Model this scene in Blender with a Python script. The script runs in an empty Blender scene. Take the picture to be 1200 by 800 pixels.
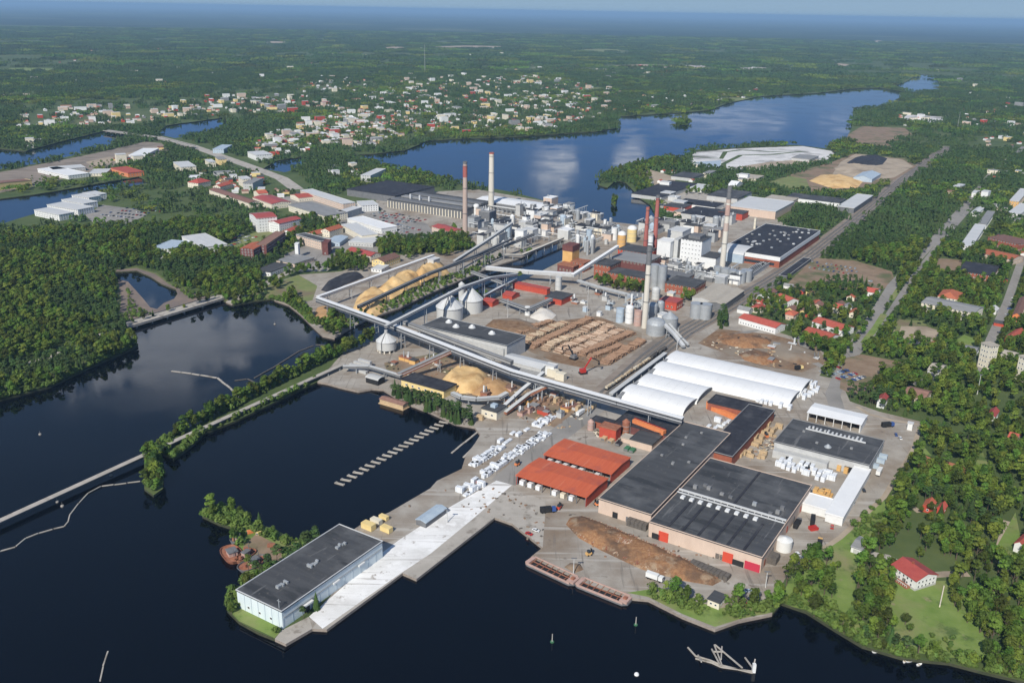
import bpy, math, random
import numpy as np
from mathutils import Vector, Matrix, noise
from mathutils.geometry import delaunay_2d_cdt
R = math.radians
rnd = random.Random(11)
S = bpy.context.scene
COL = S.collection

# ---------------------------------------------------------------- camera
FPX, CH, PITCH, ROLL = 1080.0, 270.0, math.atan(387.5/1080), R(1.05)
FW = Vector((0, math.cos(PITCH), -math.sin(PITCH)))
UP0 = Vector((0, math.sin(PITCH), math.cos(PITCH)))
RT = Vector((1, 0, 0))*math.cos(ROLL)+UP0*math.sin(ROLL)
UP = -Vector((1, 0, 0))*math.sin(ROLL)+UP0*math.cos(ROLL)
cd = bpy.data.cameras.new('camera'); cam = bpy.data.objects.new('camera', cd); COL.objects.link(cam)
cd.sensor_width = 36; cd.lens = 36*FPX/1200; cd.clip_start = 1; cd.clip_end = 300000
M3 = Matrix((RT, UP, -FW)).transposed()
cam.matrix_world = Matrix.Translation((0, 0, CH)) @ M3.to_4x4()
S.camera = cam
def P(x, y, z=1.5):
    """the point of the level z that the photograph shows at (x, y)"""
    d = FW+RT*((x-600)/FPX)+UP*((400-y)/FPX)
    t = (z-CH)/d.z
    return Vector((d.x*t, d.y*t, z))
def projn(X, Y, Z):
    q = np.stack([X, Y, Z-CH], -1); a = q@np.array(FW)
    a = np.where(a < 1, 1, a)
    return 600+FPX*(q@np.array(RT))/a, 400-FPX*(q@np.array(UP))/a

# ---------------------------------------------------------------- sky, sun, exposure
SUN_AZ, SUN_EL = R(247), R(39)     # direction to the sun, counter-clockwise from +X
SD = Vector((math.cos(SUN_AZ)*math.cos(SUN_EL), math.sin(SUN_AZ)*math.cos(SUN_EL), math.sin(SUN_EL)))
W = bpy.data.worlds.new('World'); S.world = W; W.use_nodes = True
nt = W.node_tree; N = nt.nodes; L = nt.links
bg = N['Background']; bg.inputs[1].default_value = 0.10
sky = N.new('ShaderNodeTexSky'); sky.sky_type = 'NISHITA'; sky.sun_disc = False
sky.sun_elevation = SUN_EL; sky.sun_rotation = R(90)-SUN_AZ; sky.altitude = 300; sky.air_density = 1.0; sky.dust_density = 0.4; sky.ozone_density = 2.5
# the clouds that the lake mirrors: soft patches at their own directions
# low over the horizon the sky pales into haze, alike all round
geo_ = N.new('ShaderNodeTexCoord'); sp_ = N.new('ShaderNodeSeparateXYZ'); L.new(geo_.outputs['Generated'], sp_.inputs[0])
hr_ = N.new('ShaderNodeValToRGB'); L.new(sp_.outputs[2], hr_.inputs[0]); hr_.color_ramp.elements[0].position = 0; hr_.color_ramp.elements[0].color = (.30, .43, .55, 1); hr_.color_ramp.elements[1].position = .12; hr_.color_ramp.elements[1].color = (.11, .26, .60, 1)
hb_ = N.new('ShaderNodeMix'); hb_.data_type = 'RGBA'; hb_.blend_type = 'MULTIPLY'; hb_.inputs[0].default_value = 1; L.new(hr_.outputs[0], hb_.inputs[6]); hb_.inputs[7].default_value = (1, 1, 1, 1)
hs_ = N.new('ShaderNodeVectorMath'); hs_.operation = 'SCALE'; L.new(hb_.outputs[2], hs_.inputs[0]); hs_.inputs[3].default_value = 10
hf_ = N.new('ShaderNodeMapRange'); hf_.interpolation_type = 'SMOOTHSTEP'; L.new(sp_.outputs[2], hf_.inputs[0]); hf_.inputs[1].default_value = .10; hf_.inputs[2].default_value = .42; hf_.inputs[3].default_value = 1; hf_.inputs[4].default_value = 0
sm_ = N.new('ShaderNodeMix'); sm_.data_type = 'RGBA'; L.new(hf_.outputs[0], sm_.inputs[0]); L.new(sky.outputs[0], sm_.inputs[6]); L.new(hs_.outputs[0], sm_.inputs[7])
tc = N.new('ShaderNodeTexCoord'); nz = N.new('ShaderNodeTexNoise'); nz.inputs['Scale'].default_value = 26; nz.inputs['Detail'].default_value = 7; nz.inputs['Roughness'].default_value = .6
L.new(tc.outputs['Generated'], nz.inputs['Vector'])
last = None
for (px, py, ra, rb, k) in [(185, 418, .10, .035, 1.0), (240, 392, .10, .03, 1.0), (340, 374, .06, .015, .9), (657, 194, .028, .024, 1.0), (742, 190, .022, .018, .7),
                            (840, 140, .09, .012, .35), (1000, 150, .05, .02, .3), (545, 300, .03, .012, .3)]:
    d = (FW+RT*((px-600)/FPX)+UP*((400-py)/FPX)).normalized(); d.z = -d.z
    side = Vector((-d.y, d.x, 0)).normalized(); upv = side.cross(d).normalized()*1.0
    sub = N.new('ShaderNodeVectorMath'); sub.operation = 'SUBTRACT'; L.new(tc.outputs['Generated'], sub.inputs[0]); sub.inputs[1].default_value = d
    ds = N.new('ShaderNodeVectorMath'); ds.operation = 'DOT_PRODUCT'; L.new(sub.outputs[0], ds.inputs[0]); ds.inputs[1].default_value = side/ra
    du = N.new('ShaderNodeVectorMath'); du.operation = 'DOT_PRODUCT'; L.new(sub.outputs[0], du.inputs[0]); du.inputs[1].default_value = upv/rb
    df = N.new('ShaderNodeVectorMath'); df.operation = 'DOT_PRODUCT'; L.new(sub.outputs[0], df.inputs[0]); df.inputs[1].default_value = d*3
    cb = N.new('ShaderNodeCombineXYZ'); L.new(ds.outputs['Value'], cb.inputs[0]); L.new(du.outputs['Value'], cb.inputs[1]); L.new(df.outputs['Value'], cb.inputs[2])
    ln = N.new('ShaderNodeVectorMath'); ln.operation = 'LENGTH'; L.new(cb.outputs[0], ln.inputs[0])
    ad = N.new('ShaderNodeMath'); ad.operation = 'MULTIPLY_ADD'; L.new(nz.outputs[0], ad.inputs[0]); ad.inputs[1].default_value = -3.4; L.new(ln.outputs['Value'], ad.inputs[2])
    mr = N.new('ShaderNodeMapRange'); mr.interpolation_type = 'SMOOTHSTEP'; L.new(ad.outputs[0], mr.inputs[0])
    mr.inputs[1].default_value = -.55; mr.inputs[2].default_value = -1.25; mr.inputs[3].default_value = 0; mr.inputs[4].default_value = k
    if last is None: last = mr.outputs[0]
    else:
        mx = N.new('ShaderNodeMath'); mx.operation = 'MAXIMUM'; L.new(last, mx.inputs[0]); L.new(mr.outputs[0], mx.inputs[1]); last = mx.outputs[0]
mix = N.new('ShaderNodeMix'); mix.data_type = 'RGBA'; L.new(last, mix.inputs[0]); L.new(sm_.outputs[2], mix.inputs[6]); mix.inputs[7].default_value = (9.6, 10.4, 12, 1)
L.new(mix.outputs[2], bg.inputs[0])
sl = bpy.data.lights.new('sun', 'SUN'); sl.energy = 4.5; sl.angle = R(.5); sl.color = (1, .95, .86)
so = bpy.data.objects.new('sun', sl); COL.objects.link(so); so.rotation_euler = (-SD).to_track_quat('-Z', 'Y').to_euler(); so.location = SD*900
S.view_settings.view_transform = 'Standard'; S.view_settings.look = 'None'; S.view_settings.exposure = 0.06; S.view_settings.gamma = 1
S.render.engine = 'CYCLES'
S.cycles.max_bounces = 6; S.cycles.diffuse_bounces = 2; S.cycles.glossy_bounces = 3; S.cycles.volume_bounces = 0; S.cycles.transparent_max_bounces = 8
S.cycles.use_denoising = True

# ---------------------------------------------------------------- materials
def mat(name, c1, c2=None, sc=.15, rough=.85, metal=0, bump=0, bsc=2, big=None, emis=None, stretch=None, spec=.3, rand=0, obj=False, transl=0, layers=()):
    m = bpy.data.materials.new(name); m.use_nodes = True
    t = m.node_tree; n = t.nodes; l = t.links; b = n['Principled BSDF']
    b.inputs['Roughness'].default_value = rough; b.inputs['Metallic'].default_value = metal; b.inputs['Specular IOR Level'].default_value = spec
    geo = n.new('ShaderNodeTexCoord') if obj else n.new('ShaderNodeNewGeometry'); vec = geo.outputs['Object' if obj else 'Position']
    if stretch:
        mp = n.new('ShaderNodeMapping'); mp.inputs['Scale'].default_value = stretch[:3]; l.new(vec, mp.inputs[0])
        if len(stretch) > 3: mp.inputs['Rotation'].default_value = (0, 0, stretch[3])
        vec2 = mp.outputs[0]
    else: vec2 = vec
    col = None
    if c2 is not None:
        z = n.new('ShaderNodeTexNoise'); z.inputs['Scale'].default_value = sc; z.inputs['Detail'].default_value = 5; z.inputs['Roughness'].default_value = .65
        l.new(vec2, z.inputs['Vector'])
        rp = n.new('ShaderNodeMapRange'); rp.inputs[1].default_value = .32; rp.inputs[2].default_value = .68; l.new(z.outputs[0], rp.inputs[0])
        mx = n.new('ShaderNodeMix'); mx.data_type = 'RGBA'; mx.inputs[6].default_value = (*c1, 1); mx.inputs[7].default_value = (*c2, 1); l.new(rp.outputs[0], mx.inputs[0])
        col = mx.outputs[2]
    if big is not None:
        bc, bs, lo, hi = big
        z = n.new('ShaderNodeTexNoise'); z.inputs['Scale'].default_value = bs; z.inputs['Detail'].default_value = 6; z.inputs['Roughness'].default_value = .6
        l.new(vec, z.inputs['Vector'])
        rp = n.new('ShaderNodeMapRange'); rp.inputs[1].default_value = lo; rp.inputs[2].default_value = hi; l.new(z.outputs[0], rp.inputs[0])
        mx = n.new('ShaderNodeMix'); mx.data_type = 'RGBA'; l.new(rp.outputs[0], mx.inputs[0])
        if col: l.new(col, mx.inputs[6])
        else: mx.inputs[6].default_value = (*c1, 1)
        mx.inputs[7].default_value = (*bc, 1); col = mx.outputs[2]
    for lc, ls, lo, hi, st in layers:
        mp = n.new('ShaderNodeMapping'); mp.inputs['Scale'].default_value = st[:3]; mp.inputs['Rotation'].default_value = (0, 0, st[3]); l.new(vec, mp.inputs[0])
        z = n.new('ShaderNodeTexNoise'); z.inputs['Scale'].default_value = ls; z.inputs['Detail'].default_value = 5; z.inputs['Roughness'].default_value = .62; l.new(mp.outputs[0], z.inputs['Vector'])
        rp = n.new('ShaderNodeMapRange'); rp.inputs[1].default_value = lo; rp.inputs[2].default_value = hi; rp.inputs[4].default_value = .85; l.new(z.outputs[0], rp.inputs[0])
        mx = n.new('ShaderNodeMix'); mx.data_type = 'RGBA'; l.new(rp.outputs[0], mx.inputs[0]); l.new(col, mx.inputs[6]); mx.inputs[7].default_value = (*lc, 1); col = mx.outputs[2]
    if rand:
        oi = n.new('ShaderNodeObjectInfo'); hv = n.new('ShaderNodeHueSaturation')
        ma = n.new('ShaderNodeMapRange'); ma.inputs[3].default_value = 1-rand; ma.inputs[4].default_value = 1+rand; l.new(oi.outputs['Random'], ma.inputs[0]); l.new(ma.outputs[0], hv.inputs['Value'])
        m2 = n.new('ShaderNodeMath'); m2.operation = 'MULTIPLY'; m2.inputs[1].default_value = 7.31; l.new(oi.outputs['Random'], m2.inputs[0])
        m3 = n.new('ShaderNodeMath'); m3.operation = 'FRACT'; l.new(m2.outputs[0], m3.inputs[0])
        mb = n.new('ShaderNodeMapRange'); mb.inputs[3].default_value = .5-rand*.07; mb.inputs[4].default_value = .5+rand*.05; l.new(m3.outputs[0], mb.inputs[0]); l.new(mb.outputs[0], hv.inputs['Hue'])
        if col: l.new(col, hv.inputs['Color'])
        else: hv.inputs['Color'].default_value = (*c1, 1)
        col = hv.outputs[0]
    if col: l.new(col, b.inputs['Base Color'])
    else: b.inputs['Base Color'].default_value = (*c1, 1)
    if bump:
        z = n.new('ShaderNodeTexNoise'); z.inputs['Scale'].default_value = bsc; z.inputs['Detail'].default_value = 4; l.new(vec2, z.inputs['Vector'])
        bp = n.new('ShaderNodeBump'); bp.inputs['Strength'].default_value = bump; bp.inputs['Distance'].default_value = .5; l.new(z.outputs[0], bp.inputs['Height']); l.new(bp.outputs[0], b.inputs['Normal'])
    if transl:
        tr = n.new('ShaderNodeBsdfTranslucent'); ms = n.new('ShaderNodeMixShader'); ms.inputs[0].default_value = transl
        if col: l.new(col, tr.inputs[0])
        l.new(b.outputs[0], ms.inputs[1]); l.new(tr.outputs[0], ms.inputs[2]); l.new(ms.outputs[0], n['Material Output'].inputs[0])
    return m
AX = R(58)
M = {}
def dm(k, *a, **kw): M[k] = mat(k, *a, **kw)
dm('soil', (.055, .09, .026), (.105, .135, .045), sc=.03, big=((.13, .15, .06), .0016, .55, .68))
dm('far', (.020, .045, .020), (.05, .08, .03), sc=.0013, big=((.13, .15, .07), .0005, .54, .68), layers=[((.014, .030, .018), .0002, .5, .62, (1, 1, 1, 0))])
dm('yard', (.28, .245, .205), (.42, .385, .335), sc=.07, big=((.23, .175, .125), .018, .46, .66), bump=.2, layers=[((.46, .43, .385), .5, .56, .66, (.02, .6, 1, -AX)), ((.17, .15, .13), .4, .60, .70, (1, .05, 1, -AX+.3)), ((.16, .13, .105), .11, .62, .70, (1, 1, 1, 0))])
dm('asphalt', (.25, .235, .215), (.33, .31, .285), sc=.08, big=((.20, .19, .175), .02, .5, .68), layers=[((.18, .17, .155), .5, .60, .66, (.6, .04, 1, .4))])
dm('pale', (.68, .67, .64), (.88, .87, .85), sc=.08, big=((.42, .39, .36), .03, .56, .74), stretch=(.4, 1, 1, -AX), layers=[((.34, .31, .28), .6, .58, .66, (.03, .8, 1, -AX)), ((.88, .87, .85), .12, .5, .62, (1, 1, 1, 0)), ((.38, .34, .30), .2, .62, .68, (1, 1, 1, 1))])
dm('concrete', (.36, .33, .285), (.47, .43, .38), sc=.08, bump=.1, layers=[((.24, .21, .175), .14, .56, .66, (1, 1, 1, 0)), ((.52, .49, .44), .5, .58, .68, (.03, .7, 1, -AX))])
dm('track', (.21, .17, .135), (.32, .27, .225), sc=.1, stretch=(.1, 1, 1, -AX), big=((.15, .13, .11), .02, .5, .7))
dm('bark', (.17, .095, .05), (.27, .18, .11), sc=.25, bump=.5, bsc=.8, big=((.26, .215, .165), .025, .42, .6))
dm('barkorange', (.24, .11, .05), (.42, .235, .115), sc=.6, bump=.9, bsc=1.6, big=((.15, .09, .055), .06, .45, .6), layers=[((.36, .27, .18), .09, .55, .65, (1, 1, 1, 0))])
dm('dirt', (.22, .15, .10), (.30, .22, .15), sc=.08, big=((.12, .13, .06), .03, .5, .65))
dm('grass', (.135, .215, .04), (.215, .285, .08), sc=.09, big=((.25, .24, .11), .03, .48, .68), bump=.2, layers=[((.07, .12, .03), .08, .55, .66, (1, 1, 1, 0)), ((.28, .24, .14), .12, .63, .70, (1, 1, 1, 2))])
dm('meadow', (.14, .19, .06), (.24, .25, .10), sc=.06, big=((.20, .16, .10), .02, .5, .65))
dm('sand', (.36, .29, .21), (.46, .38, .29), sc=.05, big=((.25, .20, .15), .03, .5, .7))
dm('court', (.40, .15, .08), (.46, .20, .11), sc=.3)
dm('sludge', (.54, .53, .52), (.74, .72, .70), sc=.03, big=((.28, .27, .26), .012, .5, .62))
dm('reed', (.10, .14, .04), (.19, .21, .08), sc=.2, bump=.4, layers=[((.16, .13, .10), .1, .55, .64, (1, 1, 1, 0))])
dm('mud', (.17, .14, .125), (.25, .19, .15), sc=.05)
dm('bank', (.035, .045, .02), (.07, .07, .04), sc=.3)
dm('quay', (.24, .20, .165), (.34, .29, .245), sc=.4)
dm('chips', (.62, .40, .17), (.74, .52, .26), sc=.12, bump=.35, bsc=1.2, big=((.46, .27, .11), .05, .5, .66))
dm('chipsbrown', (.38, .22, .10), (.50, .31, .15), sc=.2, bump=.4, bsc=1.2)
dm('chipsgrey', (.62, .57, .50), (.70, .66, .60), sc=.2, bump=.3)
dm('roofdark', (.052, .054, .058), (.082, .084, .088), sc=.25, rough=.8, stretch=(1, .12, 1), obj=True, big=((.125, .127, .13), .05, .52, .72), layers=[((.035, .037, .04), .09, .55, .63, (1, .25, 1, 0)), ((.15, .15, .15), .5, .63, .67, (.05, .5, 1, 0)), ((.11, .105, .10), .35, .60, .68, (1, 1, 1, 0))])
dm('roofblack', (.022, .022, .028), (.05, .05, .058), sc=.2, rough=.75, obj=True, big=((.07, .07, .075), .08, .58, .7))
dm('roofgrey', (.22, .22, .22), (.30, .30, .295), sc=.2, rough=.7, obj=True, stretch=(1, .2, 1))
dm('rooflight', (.52, .53, .53), (.62, .62, .61), sc=.2, rough=.6, obj=True, stretch=(1, .2, 1))
dm('roofwhite', (.76, .76, .75), (.83, .83, .82), sc=.1, rough=.5, obj=True)
dm('roofbeige', (.38, .34, .28), (.46, .42, .36), sc=.2, obj=True)
dm('roofred', (.50, .10, .042), (.58, .14, .062), sc=.5, rough=.6, obj=True, stretch=(.06, 2.0, 1), bump=.1, layers=[((.42, .10, .06), .12, .55, .68, (1, 1, 1, 0)), ((.60, .2, .12), .3, .62, .7, (.1, 1, 1, 0))])
dm('rooftile', (.38, .095, .055), (.48, .14, .08), sc=.4, rough=.8, rand=.2)
dm('roofbrown', (.20, .11, .08), (.27, .16, .12), sc=.4, rough=.8, rand=.2)
dm('roofcrimson', (.34, .065, .055), (.42, .09, .07), sc=.3, rough=.5)
dm('white', (.78, .78, .76), (.70, .70, .68), sc=.4, rough=.6)
dm('palewall', (.60, .68, .70), (.70, .77, .78), sc=.3, rough=.6, stretch=(1, 1, .2))
dm('greywall', (.42, .42, .41), (.52, .52, .50), sc=.3, rough=.7)
dm('darkgrey', (.13, .135, .14), (.19, .19, .195), sc=.3, rough=.7)
dm('pinkwall', (.56, .43, .34), (.64, .50, .40), sc=.25, rough=.8, stretch=(1, 1, .3))
dm('cream', (.66, .60, .47), (.74, .68, .55), sc=.3)
dm('yellow', (.72, .55, .24), (.78, .62, .30), sc=.3)
dm('ochre', (.62, .36, .12), (.70, .43, .17), sc=.2)
dm('brick', (.28, .085, .05), (.36, .12, .07), sc=.5, big=((.22, .07, .05), .1, .5, .7))
dm('darkbrick', (.13, .05, .045), (.18, .07, .06), sc=.5)
dm('redwall', (.42, .06, .04), (.50, .09, .05), sc=.4, rough=.6)
dm('darkred', (.20, .025, .025), (.26, .04, .03), sc=.4, rough=.6)
dm('orange', (.66, .20, .07), (.74, .26, .10), sc=.5, rough=.6)
dm('doorred', (.62, .085, .045), (.55, .07, .04), rough=.5)
dm('crimson', (.50, .04, .07), None, rough=.5)
dm('glass', (.03, .04, .05), None, rough=.15, spec=.6)
dm('gallery', (.07, .075, .085), (.11, .115, .125), sc=.3, rough=.6)
dm('black', (.015, .015, .017), (.03, .03, .03), sc=.5, rough=.7)
dm('steel', (.36, .38, .39), (.46, .48, .49), sc=.3, rough=.45, metal=.25)
dm('steelblue', (.36, .44, .52), (.46, .54, .60), sc=.3, rough=.5)
dm('silo', (.50, .50, .48), (.58, .58, .56), sc=.3, rough=.5, stretch=(1, 1, .2))
dm('conc', (.42, .31, .26), (.52, .42, .36), sc=.2, rough=.85, stretch=(1, 1, .1))
dm('conclight', (.58, .54, .46), (.66, .62, .54), sc=.2, rough=.85, stretch=(1, 1, .1))
dm('stackred', (.34, .10, .09), (.42, .15, .12), sc=.15, stretch=(1, 1, .1))
dm('timber', (.46, .33, .19), (.58, .43, .26), sc=.6)
dm('timberdark', (.10, .09, .08), (.16, .14, .12), sc=.6)
dm('log', (.34, .25, .17), (.58, .46, .34), sc=.7, rand=.15)
dm('logred', (.21, .125, .08), (.36, .23, .15), sc=.7)
dm('wrap', (.72, .75, .78), (.80, .82, .84), sc=.5, rough=.35)
dm('rust', (.26, .09, .055), (.36, .17, .10), sc=.4, rough=.8)
dm('pinkrust', (.42, .27, .22), (.52, .36, .31), sc=.4, rough=.8)
dm('green', (.05, .16, .08), (.07, .2, .1), sc=.4, rough=.6)
dm('paint', (.5, .5, .5), None, rough=.3, spec=.5)
dm('carred', (.45, .03, .02), None, rough=.3, spec=.5); dm('carblue', (.04, .09, .28), None, rough=.3, spec=.5)
dm('carwhite', (.75, .75, .74), None, rough=.3, spec=.5); dm('cardark', (.03, .03, .035), None, rough=.3, spec=.5); dm('tyre', (.02, .02, .02), None)
dm('bark_trunk', (.09, .065, .045), (.15, .12, .09), sc=2)
dm('leaf', (.066, .122, .014), (.14, .205, .030), sc=.25, rough=.7, rand=.55, transl=.25)
dm('leafdark', (.032, .068, .016), (.066, .112, .026), sc=.25, rough=.75, rand=.3, transl=.1)
dm('bushleaf', (.10, .175, .03), (.16, .235, .05), sc=.3, rough=.7, rand=.25, transl=.25)
def watermat():
    m = bpy.data.materials.new('water'); m.use_nodes = True; t = m.node_tree; n = t.nodes; l = t.links; b = n['Principled BSDF']
    b.inputs['Base Color'].default_value = (.001, .0016, .004, 1); b.inputs['Roughness'].default_value = .05; b.inputs['IOR'].default_value = 1.33
    g = n.new('ShaderNodeNewGeometry'); z = n.new('ShaderNodeTexNoise'); z.inputs['Scale'].default_value = .35; z.inputs['Detail'].default_value = 3; l.new(g.outputs['Position'], z.inputs['Vector'])
    z2 = n.new('ShaderNodeTexNoise'); z2.inputs['Scale'].default_value = .012; z2.inputs['Detail'].default_value = 4; l.new(g.outputs['Position'], z2.inputs['Vector'])
    rr = n.new('ShaderNodeMapRange'); rr.inputs[1].default_value = .42; rr.inputs[2].default_value = .62; rr.inputs[3].default_value = .03; rr.inputs[4].default_value = .13; l.new(z2.outputs[0], rr.inputs[0]); l.new(rr.outputs[0], b.inputs['Roughness'])
    mm = n.new('ShaderNodeMapRange'); mm.inputs[1].default_value = .4; mm.inputs[2].default_value = .65; mm.inputs[3].default_value = .01; mm.inputs[4].default_value = .05; l.new(z2.outputs[0], mm.inputs[0])
    bp = n.new('ShaderNodeBump'); bp.inputs['Distance'].default_value = .5; l.new(mm.outputs[0], bp.inputs['Strength']); l.new(z.outputs[0], bp.inputs['Height']); l.new(bp.outputs[0], b.inputs['Normal'])
    return m
M['water'] = watermat()

# ---------------------------------------------------------------- mesh helpers
def link(name, data=None, parent=None):
    o = bpy.data.objects.new(name, data); COL.objects.link(o)
    if parent: o.parent = parent
    return o
def tag(o, label=None, cat=None, group=None, kind=None):
    if label: o['label'] = label
    if cat: o['category'] = cat
    if group: o['group'] = group
    if kind: o['kind'] = kind
    return o
def thing(name, label, cat, loc, rz=0, group=None):
    o = link(name); o.location = loc; o.rotation_euler = (0, 0, rz); o.empty_display_size = 1
    return tag(o, label, cat, group)
class MB:
    def __init__(s): s.v = []; s.f = []; s.m = []; s.k = 0
    def mat(s, k): s.k = k; return s
    def poly(s, pts):
        b = len(s.v); s.v += [tuple(p) for p in pts]; s.f.append(tuple(range(b, b+len(pts)))); s.m.append(s.k); return s
    def box(s, x0, x1, y0, y1, z0, z1, bottom=False):
        b = len(s.v); s.v += [(x0, y0, z0), (x1, y0, z0), (x1, y1, z0), (x0, y1, z0), (x0, y0, z1), (x1, y0, z1), (x1, y1, z1), (x0, y1, z1)]
        fs = [(4, 5, 6, 7), (0, 1, 5, 4), (1, 2, 6, 5), (2, 3, 7, 6), (3, 0, 4, 7)]+([(3, 2, 1, 0)] if bottom else [])
        for f in fs: s.f.append(tuple(b+i for i in f)); s.m.append(s.k)
        return s
    def prism(s, pts, z0, z1, cap=True):
        n = len(pts); b = len(s.v); s.v += [(p[0], p[1], z0) for p in pts]+[(p[0], p[1], z1) for p in pts]
        for i in range(n):
            j = (i+1) % n; s.f.append((b+i, b+j, b+n+j, b+n+i)); s.m.append(s.k)
        if cap: s.f.append(tuple(range(b+n, b+2*n))); s.m.append(s.k)
        return s
    def cyl(s, x, y, z0, z1, r0, r1=None, n=16, cap=True):
        r1 = r0 if r1 is None else r1; b = len(s.v)
        for z, r in ((z0, r0), (z1, r1)):
            for i in range(n): a = 2*math.pi*i/n; s.v.append((x+r*math.cos(a), y+r*math.sin(a), z))
        for i in range(n):
            j = (i+1) % n; s.f.append((b+i, b+j, b+n+j, b+n+i)); s.m.append(s.k)
        if cap and r1 > .01: s.f.append(tuple(range(b+n, b+2*n))); s.m.append(s.k)
        return s
    def dome(s, x, y, z, r, h, n=16, k=4):
        for i in range(k):
            a0, a1 = math.pi/2*i/k, math.pi/2*(i+1)/k
            s.cyl(x, y, z+h*math.sin(a0), z+h*math.sin(a1), r*math.cos(a0), max(r*math.cos(a1), .001), n, cap=False)
        return s
    def beam(s, p, q, w, h=None, n=4):
        """bar from p to q; n=4 is a rectangular box w wide and h tall, else a round tube"""
        p = Vector(p); q = Vector(q); h = h or w; d = (q-p).normalized(); sd = Vector((-d.y, d.x, 0))
        sd = Vector((1, 0, 0)) if sd.length < 1e-4 else sd.normalized(); up = d.cross(sd); up = -up if up.z < 0 else up
        ring = [(1, 1), (-1, 1), (-1, -1), (1, -1)] if n == 4 else [(math.cos(2*math.pi*i/n), math.sin(2*math.pi*i/n)) for i in range(n)]
        b = len(s.v); m = len(ring)
        for c in (p, q):
            for a, e in ring: s.v.append(tuple(c+sd*(a*w/2)+up*(e*h/2)))
        for i in range(m):
            j = (i+1) % m; s.f.append((b+i, b+j, b+m+j, b+m+i)); s.m.append(s.k)
        s.f.append(tuple(b+m-1-i for i in range(m))); s.m.append(s.k); s.f.append(tuple(b+m+i for i in range(m))); s.m.append(s.k)
        return s
    def mesh(s, name, mats):
        me = bpy.data.meshes.new(name); me.from_pydata(s.v, [], s.f)
        for k in (mats if isinstance(mats, (list, tuple)) else [mats]): me.materials.append(M[k])
        if any(s.m): me.polygons.foreach_set('material_index', s.m)
        me.update(); return me
    def build(s, name, mats, parent=None, label=None):
        o = link(name, s.mesh(name, mats), parent)
        if label: o['label'] = label
        return o
def smooth(o):
    o.data.polygons.foreach_set('use_smooth', [True]*len(o.data.polygons)); return o
def copy_tree(o, parent=None):
    c = o.copy(); COL.objects.link(c)
    if parent: c.parent = parent
    for ch in o.children: copy_tree(ch, c)
    return c
FOOT = []     # footprints kept clear of trees: x, y, radius
def foot(x, y, r): FOOT.append((x, y, r))

# ================================================================ THE SETTING: water, land and what covers it
GZ = 1.5
HAZE = 4.9e-5
def pw(pts): return [(p[1], p[2]) if p[0] == 'w' else tuple(P(p[0], p[1], GZ)[:2]) for p in pts]
SH_LEFT = [(-420, 640), (-150, 520), (0, 468), (60, 452), (105, 430), (140, 415), (162, 405)]
SH_CHIP = [(155, 398), (150, 390), (146, 383), (200, 367), (258, 350), (266, 354), (274, 357), (300, 352), (318, 350), (338, 357), (352, 368), (364, 380), (378, 393), (392, 396), (404, 388),
           (432, 373), (470, 360), (505, 343), (540, 328), (575, 313), (611, 302), (632, 291), (660, 281)]
SH_MILL = [(663, 303), (645, 312), (622, 324), (602, 334), (575, 349), (548, 353), (505, 366), (480, 377), (447, 392), (436, 399)]
SH_CAUSE = [(404, 411), (380, 421), (330, 446), (280, 470), (230, 497), (200, 511), (187, 520), (190, 531), (203, 538), (222, 524), (240, 507), (280, 491), (340, 462), (372, 447)]
SH_BASIN = [(384, 449), (398, 453), (420, 458), (436, 455), (449, 456), (462, 464), (476, 472), (505, 483), (533, 496), (556, 500), (563, 509), (556, 520), (546, 533), (541, 549), (512, 563),
            (504, 572), (480, 586), (456, 600), (438, 607), (425, 613), (402, 628), (396, 632)]
SH_ISLE = [(372, 630), (345, 632), (322, 620), (300, 612), (282, 604), (262, 596), (243, 598), (237, 604), (256, 613), (272, 618), (274, 640), (284, 664), (288, 674), (279, 690), (268, 698), (266, 714), (280, 728),
           (302, 740), (322, 748), (335, 754), (366, 736)]
SH_PIER = [(383, 737), (472, 671), (488, 678), (580, 606), (600, 613), (636, 641), (622, 652), (640, 661), (688, 684), (738, 700), (760, 702), (800, 722), (838, 737), (866, 727), (905, 719), (916, 706),
           (945, 716), (980, 738), (1010, 756), (1060, 771), (1112, 776), (1150, 786), (1192, 796), (1260, 815), (1500, 900)]
RIVER = SH_LEFT+SH_CHIP+SH_MILL+SH_CAUSE+SH_BASIN+SH_ISLE+SH_PIER+[('w', 420, -200), ('w', -600, -200), ('w', -700, 150)]
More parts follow.
